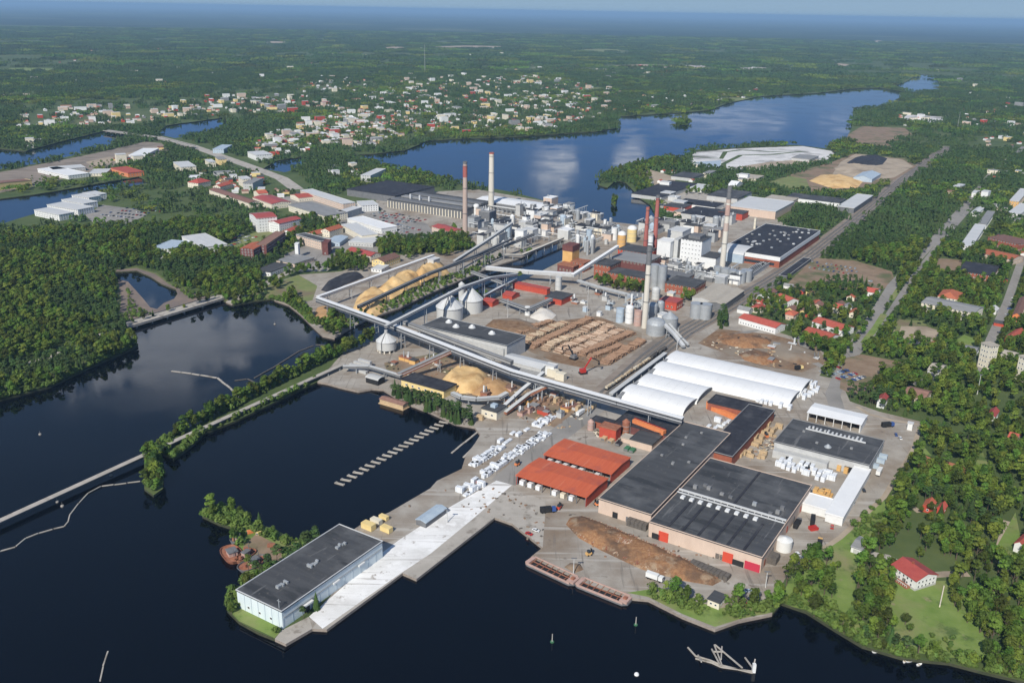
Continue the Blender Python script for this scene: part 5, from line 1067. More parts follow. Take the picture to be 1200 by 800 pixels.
for i in range(5): tank(804+i*3.8, 324+i*.5, 1.7, 12, 'steel', ('leftmost', 'second from left', 'middle', 'second from right', 'rightmost')[i]+' of five slim silos before the white mill block', 'slim_silo', 'silo', 'dome', bands=1)
for i, (px, py, r_) in enumerate(((840, 325, 4), (849, 327, 5), (858, 329, 5), (867, 331, 5.5), (874, 329, 6))): tank(px, py, r_, 12, 'steel', ('first', 'second', 'third', 'fourth', 'last')[i]+' grey tank in the row behind the two grey gable roofs, counting from the chimney', top='flat')
p = at(741, 368); t = thing('evaporator', 'lattice of pale pipes and white stair tower in the evaporator group', 'evaporator', (p.x, p.y, GZ), A2)
for i in range(16):
    x, y = rnd.uniform(-8, 8), rnd.uniform(-7, 5); hh = rnd.uniform(10, 22); MB().cyl(x, y, 0, hh, rnd.uniform(.4, 1.1), None, 8).build('column', rnd.choice(['white', 'steel', 'silo', 'rust']), t)
    MB().beam((x, y, hh*.8), (rnd.uniform(-8, 8), rnd.uniform(-7, 5), hh*.6), .6, .6, 6).build('pipe', rnd.choice(['white', 'steel', 'ochre']), t)
for i in range(4): MB().box(-8, 8, -6+i*.1, 5, 5+i*4, 5.3+i*4).build('deck', 'steel', t) if i < 2 else MB().box(-5, 3, -5, 3, 5+i*4, 5.3+i*4).build('deck', 'steel', t)
# grey gables
bld('gable_store', 'left half of a twin beige-roofed store near the railway', 'storehouse', (816, 345), (834, 352), (858, 336), 7, 'greywall', 'roofbeige', 'gx', rise=1.6); bld('gable_store', 'right half of a twin beige-roofed store near the railway', 'storehouse', (834, 351), (848, 357), (871, 340), 7, 'darkgrey', 'roofbeige', 'gx', rise=1.6)
# paper hall
t = bld('paper_hall', 'vast black-roofed hall with a white fascia beside the railway', 'paper hall', (853, 287), (914, 302), (958, 270), 12, 'brick', 'roofblack', trim='white')
lx, ly, h = t['dims']
for a in ((-lx/2-.6, lx/2+.6, -ly/2-.6, -ly/2-.1), (-lx/2-.6, -lx/2-.1, -ly/2-.1, ly/2)): MB().box(*a, h-4.2, h+.6).build('fascia', 'white', t)
for i in range(34): x, y = rnd.uniform(-lx*.46, lx*.46), rnd.uniform(-ly*.46, ly*.46); MB().box(x-1.2, x+1.2, y-1.4, y+1.4, h+.1, h+1.3).build('roof_vent', rnd.choice(['rooflight', 'roofgrey', 'steel']), t)
MB().box(-lx/2-.3, -lx/2-.05, -ly*.42, ly*.2, 2, 5).build('window_band', 'glass', t)
tw = tank(884, 268, 1.6, 14, 'cream', 'small cream tower at the far edge of the black hall', 'stair_tower', 'tower')
bld('vault_hall', 'pale blue vaulted hall between the chimney and the black hall', 'mill building', (843, 294), (871, 299), (882, 290), 10, 'steelblue', 'rooflight', 'by', rise=4)
bld('rail_shed', 'long low dark shed with pale edges beside the track', 'shed', (915, 321), (922, 324), (950, 303), 4, 'darkgrey', 'roofblack', trim='greywall'); 
for i in range(3): bld('low_store', ('first', 'second', 'third')[i]+' of three long pale-edged low roofs before the black hall', 'shed', (862+i*5, 325-i*1.5), (867+i*5, 327-i*1.5), (886+i*5, 309-i*1.5), 5, 'greywall', 'roofdark', trim='rooflight')
# northern works
for a, b_, c, h, wl, rf, kd, lab in [
    ((861, 238), (909, 248), (926, 236), 11, 'pinkwall', 'rooflight', 'flat', 'wide light-grey roofed works hall north of the black hall'), ((845, 246), (870, 251), (874, 247), 9, 'redwall', 'roofdark', 'flat', 'dark-roofed red block beside the light-grey works hall'),
    ((783, 239), (800, 244), (815, 238), 6, 'redwall', 'roofdark', 'flat', 'small dark-roofed red building on the river bend'), ((798, 235), (838, 243), (846, 238), 6, 'white', 'roofblack', 'flat', 'long dark roof with a pale edge at the river bend'),
    ((806, 246), (840, 255), (856, 247), 8, 'greywall', 'roofblack', 'flat', 'broad dark-roofed works hall before the pale chimney'), ((835, 226), (864, 233), (880, 225), 7, 'greywall', 'roofdark', 'flat', 'dark-roofed shed north of the works halls'),
    ((742, 226), (775, 231), (796, 213), 6, 'greywall', 'roofblack', 'flat', 'very wide dark roof by the river inlet'), ((790, 205), (812, 209), (826, 204), 6, 'greywall', 'roofdark', 'flat', 'dark-roofed shed behind the wide river-inlet roof'),
    ((855, 216), (862, 218), (868, 214), 6, 'white', 'roofwhite', 'gy', 'small white-roofed hall among the far works'), ((930, 226), (984, 238), (990, 233), 6, 'white', 'roofdark', 'flat', 'long narrow dark roof with a white fascia near the railway'),
    ((986, 239), (1001, 244), (1021, 229), 8, 'darkgrey', 'rooflight', 'flat', 'light-roofed hall at the railway end of the narrow dark one'), ((897, 232), (925, 238), (935, 232), 6, 'pinkwall', 'roofbeige', 'flat', 'beige-roofed store beside the light works hall'),
    ((1005, 205), (1022, 210), (1036, 204), 6, 'steelblue', 'steelblue', 'gx', 'pale blue-roofed hall by the far railway'), ((868, 206), (886, 210), (894, 206), 6, 'cream', 'roofbeige', 'flat', 'beige flat building behind the far works'),
    ((806, 219), (823, 222), (832, 217), 5, 'white', 'rooflight', 'flat', 'low light-roofed shed in the far works'), ((930, 184), (950, 187), (960, 183), 5, 'greywall', 'roofgrey', 'flat', 'small pump building on the sludge field'),
    ((735, 345), (752, 350), (758, 345), 7, 'steel', 'roofgrey', 'flat', 'plant house behind the evaporator group')]:
    bld('works_hall', lab, 'works hall', a, b_, c, h, wl, rf, kd)
bld('long_white_hall', 'long bright white-roofed hall along the lake shore', 'hall', (564, 232), (631, 245), (641, 238), 10, 'darkgrey', 'roofwhite', 'gy', rise=2)
# the old long mill by the town
t = bld('long_mill', 'long dark-roofed mill with a rhythm of pale buttresses facing the town', 'mill building', (458, 233), (541, 247), (560, 234), 11, 'darkgrey', 'roofdark'); lx, ly, h = t['dims']
n = 26
for i in range(n): y = -ly/2+1+i*(ly-2)/(n-1); MB().box(-lx/2-1.4, -lx/2-.03, y-.6, y+.6, 0, h-1.5).build('buttress', 'cream', t)
for i in range(3): MB().box(-lx*.45+i*lx*.3, -lx*.3+i*lx*.3, -ly*.48, ly*.48, h+.1, h+1.6).build('roof_monitor', rnd.choice(['roofgrey', 'darkgrey']), t)
for i in range(3): MB().box(-lx*.2, -lx*.2+2.2, ly*(.32-i*.13), ly*(.32-i*.13)+2.2, h+.1, h+7).build('roof_stack', 'rooflight', t)
bld('long_mill', 'wide flat dark roof at the town end of the long mill', 'mill building', (428, 217), (463, 230), (480, 215), 10, 'darkgrey', 'roofblack'); 
t = bld('lakeside_block', 'three-storey pale block with dark windows beside the lake end', 'building', (428, 203), (434, 206), (452, 198), 10, 'silo', 'rooflight', snap=False, win=dict(rows=3, step=4, w=2.2, wh=1.6, z0=1, faces='NL'))
# plant houses, pipe racks and small tanks that crowd the pulp mill
MN = dict(greywall='grey', darkgrey='dark-grey', steel='steel', silo='pale-grey', white='white', pinkwall='pinkish', cream='cream', rust='rusty', ochre='ochre', pinkrust='pinkish', redwall='red', steelblue='blue-grey', roofdark='dark', roofgrey='grey', rooflight='pale', roofblack='black', roofwhite='white', roofbrown='brown')
def clutter(n, poly, hmin, hmax, ks, rf, label, cat, name, group, smin=5, smax=16, seed=1, kinds=('flat',)):
    r_ = random.Random(seed); xs = [p[0] for p in poly]; ys = [p[1] for p in poly]; pp = np.array(poly, float); c = 0
    while c < n:
        x, y = r_.uniform(min(xs), max(xs)), r_.uniform(min(ys), max(ys))
        if not inside(np.array([[x, y]]), poly)[0]: continue
        c += 1; p = at(x, y); lx, ly, h = r_.uniform(smin, smax), r_.uniform(smin, smax), r_.uniform(hmin, hmax)
        if water_at(np.array([[p.x, p.y]]))[0]: continue
        wl = r_.choice(ks); rk = r_.choice(rf); kd = r_.choice(kinds); lb = '%s %s-walled %s-roofed %s' % ('tall' if h > (hmin+hmax)/2+1 else 'low', MN.get(wl, 'grey'), MN.get(rk, 'grey'), label)
        t = shell(name, lb, cat, (p.x, p.y, GZ), AX, lx, ly, h, wl, rk, kd, group=lb+', all alike', over=.2)
        if r_.random() < .6:
            for i in range(r_.randint(1, 3)): a, b_ = r_.uniform(-lx*.35, lx*.35), r_.uniform(-ly*.35, ly*.35); MB().cyl(a, b_, h+.1, h+r_.uniform(1, 5), r_.uniform(.3, .9), None, 7).build('roof_pipe', r_.choice(['rooflight', 'steel', 'darkgrey', 'white']), t)
def pipes(n, poly, seed, label, group):
    r_ = random.Random(seed); xs = [p[0] for p in poly]; ys = [p[1] for p in poly]; c = 0
    while c < n:
        x, y = r_.uniform(min(xs), max(xs)), r_.uniform(min(ys), max(ys))
        if not inside(np.array([[x, y]]), poly)[0]: continue
        c += 1; p = at(x, y); l = r_.uniform(14, 60); t = thing('pipe_rack', label, 'pipe rack', (p.x, p.y, GZ), AX+(math.pi/2 if r_.random() < .5 else 0), group); z = r_.uniform(4, 10)
        for k_ in range(r_.randint(2, 3)): MB().beam((-l/2, -1+k_*.9, z), (l/2, -1+k_*.9, z), .6, .6, 6).build('pipe', r_.choice(['steel', 'white', 'rooflight', 'silo']), t)
        m = MB()
        for i in range(int(l/7)+1): xx = -l/2+i*7; m.box(xx-.2, xx+.2, -1.4, -1.1, 0, z-.3).box(xx-.2, xx+.2, 1.1, 1.4, 0, z-.3).box(xx-.2, xx+.2, -1.4, 1.4, z-.6, z-.3)
        m.build('rack_frame', 'steel', t)
def tanks_in(n, poly, seed, label, group, rmin=1.5, rmax=4.5, hmin=5, hmax=16):
    r_ = random.Random(seed); xs = [p[0] for p in poly]; ys = [p[1] for p in poly]; c = 0
    while c < n:
        x, y = r_.uniform(min(xs), max(xs)), r_.uniform(min(ys), max(ys))
        if not inside(np.array([[x, y]]), poly)[0]: continue
        c += 1; p = at(x, y)
        if water_at(np.array([[p.x, p.y]]))[0]: continue
        rr = r_.uniform(rmin, rmax); hh = r_.uniform(hmin, hmax); kk = r_.choice(['steel', 'silo', 'white', 'rooflight', 'steelblue']); tp = r_.choice(['flat', 'dome', 'cone'])
        lb = '%s %s %s %s' % ('slim' if rr < hh*.22 else 'squat', MN[kk], {'flat': 'flat-topped', 'dome': 'domed', 'cone': 'cone-topped'}[tp], label); tank(x, y, rr, hh, kk, lb, 'process_tank', 'tank', tp, lb+', all alike', 14, 1)
G = ['greywall', 'darkgrey', 'steel', 'silo', 'white', 'darkgrey', 'pinkwall']; RF = ['roofdark', 'roofgrey', 'rooflight', 'roofblack', 'roofgrey']
PA = [(556, 250), (640, 248), (660, 268), (610, 292), (560, 290), (552, 270)]
clutter(46, PA, 6, 18, G, RF, 'plant house crowded round the thick pale chimney', 'plant house', 'plant_house', 'plant houses round the thick pale chimney', 6, 18, 1)
tanks_in(26, PA, 2, 'process tank crowded round the thick pale chimney', 'tanks round the thick pale chimney'); pipes(22, PA, 3, 'pipe rack between the tanks by the thick pale chimney', 'pipe racks by the thick pale chimney')
PB = [(632, 238), (690, 250), (725, 266), (722, 286), (690, 288), (676, 300), (662, 278), (640, 262)]
clutter(30, PB, 5, 13, G+['cream'], RF+['roofwhite'], 'plant house between the lake shore and the yellow towers', 'plant house', 'plant_house', 'plant houses by the lake shore', 6, 20, 4)
tanks_in(22, PB, 5, 'process tank between the lake shore and the yellow towers', 'tanks by the lake shore', 1.5, 4); pipes(18, PB, 6, 'pipe rack between the lake shore and the yellow towers', 'pipe racks by the lake shore')
tanks_in(12, [(674, 288), (700, 288), (708, 298), (690, 302), (676, 300)], 7, 'slim grey process column right of the orange tower', 'process columns right of the orange tower', 1.2, 2.4, 12, 22)
PC = [(745, 262), (800, 262), (860, 262), (850, 282), (834, 290), (832, 276), (800, 270), (786, 276), (770, 284), (745, 275)]
clutter(22, PC, 5, 14, G, RF, 'plant house behind the white mill blocks', 'plant house', 'plant_house', 'plant houses behind the white mill blocks', 6, 18, 8); tanks_in(12, PC, 9, 'process tank behind the white mill blocks', 'tanks behind the white mill blocks'); pipes(10, PC, 10, 'pipe rack behind the white mill blocks', 'pipe racks behind the white mill blocks')
PD = [(770, 306), (796, 312), (830, 318), (860, 318), (872, 330), (846, 336), (812, 326), (775, 318)]
clutter(20, PD, 4, 11, G, RF, 'plant house before the white mill blocks', 'plant house', 'plant_house', 'plant houses before the white mill blocks', 5, 13, 11); tanks_in(10, PD, 12, 'small process tank before the white mill blocks', 'tanks before the white mill blocks', 1.2, 3, 5, 11); pipes(10, PD, 13, 'pipe rack before the white mill blocks', 'pipe racks before the white mill blocks')
PE = [(660, 345), (690, 340), (725, 352), (722, 370), (700, 372), (668, 362)]
clutter(10, PE, 2, 5, ['rust', 'greywall', 'steelblue', 'white'], RF, 'small shed on the open yard below the brick mill', 'shed', 'yard_shed', 'small sheds below the brick mill', 3, 7, 14)
PF = [(560, 460), (600, 455), (650, 465), (690, 482), (650, 490), (600, 485), (575, 470)]
clutter(16, PF, 2, 5, ['rust', 'ochre', 'greywall', 'pinkrust', 'redwall'], ['rust', 'roofdark', 'roofgrey', 'roofbrown'], 'small hut among the debris under the conveyors', 'hut', 'yard_hut', 'rusty huts under the conveyors', 3, 7, 15)
PG = [(455, 415), (480, 412), (520, 425), (510, 435), (480, 435), (460, 428)]
clutter(8, PG, 2, 4, ['rust', 'greywall', 'ochre', 'darkgrey'], ['rust', 'roofdark', 'roofgrey'], 'small hut beside the lone chip silo', 'hut', 'yard_hut', 'rusty huts beside the lone chip silo', 3, 6, 16)
PH = [(842, 398), (900, 395), (960, 412), (955, 430), (900, 428), (858, 412)]
clutter(8, PH, 1.5, 3, ['white', 'greywall', 'rust'], ['rooflight', 'roofgrey'], 'small hut on the bark field', 'hut', 'yard_hut', 'huts on the bark field', 3, 7, 17)
PI = [(868, 225), (940, 225), (950, 245), (900, 258), (860, 262)]; PJ = [(755, 228), (850, 230), (860, 262), (790, 258)]
clutter(8, PJ, 4, 8, G, RF, 'small works building by the river bend', 'works building', 'works_building', 'small works buildings by the river bend', 8, 22, 18)

# ================================================================ THE TOWN
def tb(label, Lp, Np, Rp, h, wall, roof, kind='flat', cat='apartment block', nm='apartment_block', rows=3, step=3.6, fc='NL', w=1.5, wh=1.5, **kw):
    return bld(nm, label, cat, Lp, Np, Rp, h, wall, roof, kind, snap=False, win=dict(rows=rows, step=step, w=w, wh=wh, z0=1.2, faces=fc), **kw)
tb('tall white apartment block with a red roof, nearer the white hall', (292, 250), (301, 256), (320, 251), 18, 'white', 'roofcrimson', 'gx', rows=5, rise=2)
tb('white apartment block with a red roof, right of the tallest one', (318, 259), (327, 262), (353, 256), 13, 'white', 'roofcrimson', 'gx', rows=4, rise=2)
tb('dark brick apartment block with a reddish top, nearest the trees', (287, 288), (297, 292), (310, 285), 15, 'darkbrick', 'rooftile', 'gx', rows=5, rise=1.5); tb('dark purple-brick apartment block behind the nearest brick one', (304, 284), (312, 287), (334, 272), 16, 'darkbrick', 'roofbrown', rows=5)
tb('long cream terrace with red-brown roof at the town edge', (245, 222), (292, 238), (297, 234), 7, 'cream', 'roofbrown', 'gy', rows=2, rise=2); tb('red-roofed cream terrace joining the long one', (296, 231), (318, 239), (326, 231), 8, 'cream', 'roofcrimson', 'gy', rows=2, rise=2)
tb('long cream flat-roofed block in the town centre', (338, 240), (381, 253), (397, 246), 9, 'cream', 'roofgrey', rows=3); tb('long beige flat-roofed block behind the cream one', (352, 223), (402, 239), (409, 235), 9, 'pinkwall', 'rooflight', rows=3)
tb('white block with dark window bands at the market square', (418, 236), (424, 241), (441, 238), 9, 'white', 'rooflight', rows=3); tb('grey block with dark windows beside the market square', (400, 246), (405, 249), (424, 243), 9, 'greywall', 'rooflight', rows=3)
tb('large white flat-roofed store at the car park', (407, 256), (447, 268), (455, 262), 7, 'white', 'roofwhite', rows=1, cat='store', nm='store'); tb('cream windowless-looking store before the white one', (400, 263), (424, 276), (433, 269), 8, 'cream', 'rooflight', rows=1, cat='store', nm='store')
tb('grey low-roofed hall at the end of the car park', (415, 279), (437, 285), (449, 277), 5, 'greywall', 'rooflight', rows=1, cat='hall', nm='hall'); tb('long cream building with a bright red roof by the dark trees', (406, 293), (434, 300), (438, 295), 8, 'cream', 'roofcrimson', 'gy', rows=2, rise=2.4)
tb('red-roofed pale building in the park beside the slim chimney', (506, 265), (529, 272), (532, 266), 7, 'pinkwall', 'roofcrimson', 'gy', rows=2, rise=2); tb('beige building with a white eave between the towers', (347, 275), (376, 283), (380, 279), 10, 'pinkwall', 'roofdark', trim='white', rows=3)
tb('dark red windowless block beside the beige building', (379, 283), (384, 285), (388, 281), 14, 'darkbrick', 'darkbrick', rows=1, step=20, cat='building', nm='building'); tb('slim white tower before the beige building', (346, 285), (349, 286), (351, 284), 16, 'white', 'white', rows=1, step=30, cat='tower', nm='white_tower')
tb('low dark-roofed centre with a white band at the town edge', (308, 313), (317, 319), (340, 310), 5, 'white', 'roofdark', rows=1, cat='building', nm='low_building'); tb('low grey-roofed wing beside the white-banded one', (330, 303), (345, 309), (368, 302), 4, 'pinkwall', 'roofgrey', rows=1, cat='building', nm='low_building')
tb('yellow house with an orange-brown roof beside the chip yard', (443, 302), (450, 307), (469, 300), 7, 'yellow', 'roofbrown', 'gx', cat='house', nm='house', rows=2, rise=3); tb('small white garage behind the chip yard conveyor', (440, 312), (447, 316), (456, 311), 3.5, 'white', 'rooflight', cat='garage', nm='garage', rows=1)
tb('orange-roofed cream house with three gables', (381, 268), (386, 271), (402, 266), 8, 'cream', 'rooftile', 'gx', cat='house', nm='house', rows=2, rise=3); tb('small red-roofed white house left of the beige building', (335, 269), (342, 272), (354, 267), 6, 'white', 'rooftile', 'gx', cat='house', nm='house', rows=1, rise=2.5)
tb('small red-roofed house below the orange-roofed one', (363, 272), (370, 275), (382, 271), 5, 'pinkwall', 'rooftile', 'gx', cat='house', nm='house', rows=1, rise=2.4); tb('blue-grey glazed-roof market hall by the square', (388, 279), (398, 284), (408, 277), 5, 'steelblue', 'steelblue', 'gx', cat='hall', nm='hall', rows=1, rise=1.5)
tb('red-roofed house at the far left town edge', (227, 212), (232, 215), (247, 212), 8, 'cream', 'rooftile', 'hip', cat='house', nm='house', rows=2); tb('red-roofed house beside the far left one', (254, 217), (258, 219), (272, 215), 7, 'cream', 'rooftile', 'gx', cat='house', nm='house', rows=2, rise=3)
tb('tall pale yellow block by the main street', (279, 207), (284, 210), (290, 207), 13, 'cream', 'rooflight', rows=4); tb('grey office block by the main street', (290, 212), (296, 215), (308, 209), 11, 'greywall', 'roofgrey', rows=3)
tb('small red-roofed church-like house with a tower', (297, 224), (303, 227), (312, 225), 8, 'cream', 'rooftile', 'gx', cat='house', nm='house', rows=1, rise=3); tb('red-tiled house row behind the cream block', (340, 228), (350, 232), (362, 228), 6, 'cream', 'rooftile', 'gx', cat='house', nm='house', rows=1, rise=2.4)
tb('white sports hall with a pale green roof in the wood', (213, 277), (238, 290), (262, 284), 7, 'white', 'rooflight', rows=1, cat='sports hall', nm='sports_hall'); tb('low wing of the white sports hall', (191, 285), (201, 292), (223, 283), 5, 'white', 'steelblue', rows=1, cat='sports hall', nm='sports_hall'); tb('tiny pale kiosk below the sports hall', (183, 296), (188, 299), (193, 296), 4, 'white', 'rooflight', rows=1, cat='kiosk', nm='kiosk', step=9)
for i, (a, b_, c) in enumerate((((40, 246), (69, 252), (73, 246)), ((55, 240), (91, 246), (96, 240)), ((72, 234), (98, 239), (103, 234)), ((84, 229), (104, 232), (109, 228)), ((97, 226), (111, 229), (116, 225)))):
    tb(('nearest', 'second nearest', 'middle', 'second farthest', 'farthest')[i]+' of five stepped white apartment blocks on the river arm', a, b_, c, 8, 'white', 'rooflight', rows=3)
tb('long yellow building on the far bank of the left river arm', (-30, 220), (37, 211), (40, 208), 9, 'yellow', 'roofbrown', 'gx', cat='warehouse', nm='warehouse', rows=2, fc='N', rise=2)
for a, b_, c, h, wl, rf, lab in [((62, 199), (100, 196), (106, 192), 6, 'greywall', 'rooflight', 'pale shed by the left railway bank'), ((44, 198), (80, 206), (90, 200), 6, 'white', 'roofwhite', 'white-roofed shed by the left river quay'), ((130, 197), (150, 203), (158, 198), 7, 'orange', 'rooftile', 'orange-walled building by the left quay'),
        ((100, 206), (124, 203), (130, 198), 5, 'cream', 'rooflight', 'cream quay building by the left river arm'), ((142, 186), (170, 182), (186, 174), 5, 'white', 'roofwhite', 'long pale shed on the far left embankment'), ((203, 190), (212, 196), (222, 190), 10, 'cream', 'rooflight', 'cream block beyond the left bridge end'), ((240, 187), (245, 190), (250, 188), 9, 'cream', 'rooflight', 'small cream block by the main street'), ((252, 184), (256, 187), (262, 184), 10, 'yellow', 'roofgrey', 'yellow block by the main street'),
        ((255, 172), (262, 175), (272, 170), 8, 'steelblue', 'steelblue', 'blue-roofed hall beyond the main street'), ((290, 178), (300, 182), (312, 178), 10, 'white', 'rooflight', 'white block by the small pond')]:
    tb(lab, a, b_, c, h, wl, rf, 'flat', 'building', 'building', 2, 4.5)
# right-hand quarter
tb('long yellow brick apartment block with a grey roof among the trees', (1080, 354), (1142, 367), (1149, 359), 9, 'cream', 'roofgrey', 'gy', rows=3, rise=2.2); tb('red-roofed wing behind the long yellow block', (1100, 346), (1122, 351), (1128, 343), 8, 'cream', 'rooftile', 'hip', rows=2)
tb('brick school with a dark roof and white skylights', (1127, 312), (1163, 323), (1171, 312), 7, 'brick', 'roofblack', cat='school', nm='school', rows=2); t = bpy.context.scene.objects
tb('pinkish building with a row of gables above the school', (1148, 296), (1186, 304), (1190, 298), 7, 'pinkwall', 'rooftile', 'gy', cat='school', nm='school', rows=2, rise=2.4); tb('red brick building with tall windows above the gabled one', (1158, 278), (1193, 286), (1198, 280), 10, 'brick', 'roofbrown', cat='school', nm='school', rows=2)
tb('white long building with a pale blue roof beside the school road', (1128, 284), (1139, 289), (1155, 264), 8, 'white', 'rooflight', rows=2, cat='building', nm='building'); tb('grey-roofed white building beyond the long white one', (1148, 260), (1156, 263), (1166, 248), 7, 'white', 'roofgrey', rows=2, cat='building', nm='building')
tb('white and ochre block at the far right edge', (1186, 232), (1194, 236), (1206, 222), 11, 'ochre', 'rooflight', rows=3); tb('low white block at the far right edge', (1184, 247), (1196, 251), (1210, 240), 7, 'white', 'rooflight', rows=2)
for i, (px, py) in enumerate(((1155, 430), (1199, 446))):
    t = shell('apartment_tower', ('cream apartment tower standing alone above the wood', 'cream apartment tower cut by the right edge')[i], 'apartment tower', tuple(at(px, py)), R(20), 9, 9, 20, 'cream', 'roofbeige'); add_windows(t, None, 9, 9, 20, 5, 2.6, 1.4, 1.5, 1.5, 'NL')
for Lp, Np, Rp, h, wl, rf, kd, lab in [
    ((866, 372), (909, 384), (915, 378), 6, 'white', 'rooftile', 'gy', 'long white row house with a red roof nearest the bark field'), ((941, 388), (972, 397), (980, 391), 6, 'white', 'rooftile', 'gy', 'long white row house with a red roof nearest the road'), ((952, 376), (988, 387), (995, 381), 6, 'white', 'rooftile', 'gy', 'white row house with a red roof behind the roadside one'),
    ((1016, 339), (1026, 343), (1032, 339), 5, 'white', 'rooftile', 'gy', 'white red-roofed house beside the main road'), ((978, 358), (985, 361), (990, 358), 6, 'cream', 'rooftile', 'gy', 'small red-roofed house in the middle of the trees'), ((908, 347), (923, 353), (928, 348), 6, 'white', 'rooftile', 'gy', 'white red-roofed house at the top of the garden suburb'),
    ((883, 358), (892, 362), (898, 358), 5, 'cream', 'rooftile', 'hip', 'red hipped-roof cottage left in the garden suburb'), ((921, 366), (930, 370), (936, 366), 5, 'pinkwall', 'rooftile', 'hip', 'pinkish cottage in the garden suburb'), ((898, 342), (905, 345), (911, 341), 5, 'white', 'roofbrown', 'gx', 'brown-roofed cottage at the suburb top'),
    ((1062, 458), (1084, 467), (1092, 458), 5, 'pinkwall', 'roofbrown', 'gy', 'large brown-roofed house deep in the right wood'), ((1029, 467), (1037, 470), (1041, 464), 6, 'white', 'roofcrimson', 'gx', 'white house with a steep crimson roof by the yard road'), ((1158, 484), (1166, 488), (1171, 481), 6, 'white', 'roofcrimson', 'gx', 'white crimson-roofed house in the middle of the right wood'),
    ((1182, 511), (1191, 515), (1196, 509), 5, 'pinkwall', 'rooftile', 'gy', 'pinkish cottage far right in the wood'), ((1083, 590), (1093, 595), (1097, 588), 4, 'redwall', 'rooftile', 'gx', 'larger red cottage by the wood path'), ((1099, 594), (1106, 597), (1110, 592), 3.5, 'redwall', 'rooftile', 'gx', 'smaller red cottage by the wood path'),
    ((1174, 413), (1190, 420), (1198, 414), 5, 'cream', 'roofbeige', 'gy', 'low cream building between the two cream towers'), ((1128, 411), (1142, 415), (1148, 407), 5, 'greywall', 'roofgrey', 'gy', 'grey-roofed building left of the cream tower'), ((1090, 430), (1102, 436), (1110, 428), 5, 'greywall', 'roofbeige', 'gy', 'beige-roofed building in the wood above the brown-roofed house'),
    ((1188, 366), (1196, 370), (1204, 350), 8, 'orange', 'roofbrown', 'gx', 'orange building at the right edge'), ((1180, 393), (1189, 397), (1202, 388), 5, 'redwall', 'rooftile', 'gx', 'red cottage near the right edge road'), ((1140, 247), (1146, 250), (1153, 244), 5, 'white', 'rooflight', 'gx', 'white house at the wood road bend')]:
    tb(lab, Lp, Np, Rp, h, wl, rf, kd, 'house', 'house', 1, 2.8, 'NL', 1.2, 1.3, **({} if kd == 'hip' else {'rise': 2.4}))
# the villa on the lawn
loc, ang, lx, ly = frame3((1046, 661), (1074, 680), (1090, 667), 6.0, False)
t = shell('villa', 'white villa with a red roof on the lawn above the river', 'villa', loc, ang, lx, ly, 6.0, 'white', 'roofcrimson', 'gy', rise=2.6, over=.6, plinth='greywall')
add_windows(t, None, lx, ly, 6, 2, 2.5, 1.2, 1.4, 1.2, 'NL', floor=2.4); MB().box(-.5, .5, 1, 2, 7, 9.6).build('chimney', 'brick', t)
o = MB().box(-lx/2-2.8, -lx/2-.05, -ly*.32, ly*.32, 0, .8).build('terrace', 'rust', t); r_ = MB()
for i in range(9): y = -ly*.32+i*ly*.08; r_.box(-lx/2-2.8, -lx/2-2.65, y-.06, y+.06, .8, 1.8)
r_.box(-lx/2-2.85, -lx/2-2.6, -ly*.32, ly*.32, 1.75, 1.9); r_.build('railing', 'white', o); MB().box(-lx/2-.12, -lx/2+.02, -ly*.1, ly*.02, .8, 3).build('door', 'timberdark', t)
loc, ang, lx, ly = frame3((1000, 637), (1010, 644), (1020, 632), 3.5, False); t = shell('garage', 'small grey-roofed shed at the edge of the yard grass', 'garage', loc, ang, lx, ly, 3.5, 'white', 'roofgrey', 'gy', rise=1.2); MB().box(-lx/2-.08, -lx/2-.01, -1.5, 1.5, 0, 2.4).build('door', 'greywall', t)
loc, ang, lx, ly = frame3((833, 697), (843, 706), (851, 697), 4, False); t = shell('gatehouse', 'small beige hut with a dark roof behind the quay bushes', 'hut', loc, ang, lx, ly, 4, 'cream', 'roofdark'); add_windows(t, None, lx, ly, 4, 1, 2.4, 1.2, 1.1, 1.4, 'NL')
loc, ang, lx, ly = frame3((1193, 632), (1200, 640), (1212, 628), 5, False); shell('cottage', 'red-roofed white cottage cut by the right edge', 'house', loc, ang, lx, ly, 5, 'white', 'rooftile', 'gx', rise=2.2)
p = at(1176, 661); t = thing('garden_pool', 'small round white pool by the garden path', 'pool', (p.x, p.y, GZ)); MB().cyl(0, 0, 0, .9, 2.6, 2.6, 20).build('rim', 'white', t); MB().cyl(0, 0, .9, .93, 2.1, 2.1, 20).build('pool_water', 'steelblue', t)
p = at(1066, 503); t = thing('gate_kiosk', 'small white gate kiosk at the yard road corner', 'kiosk', (p.x, p.y, GZ), AX); MB().box(-1.6, 1.6, -1.6, 1.6, 0, 5).build('wall', 'white', t); MB().box(-2, 2, -2, 2, 5, 5.3).build('roof', 'rooflight', t)
p, q = at(1101, 711), at(1106, 688); d = q-p; t = thing('hedge_wall', 'thin pale wall standing on the lawn beside the round bushes', 'wall', (p.x, p.y, GZ)); MB().beam((0, 0, .6), (d.x, d.y, .6), .5, 1.2).build('wall_face', 'cream', t)
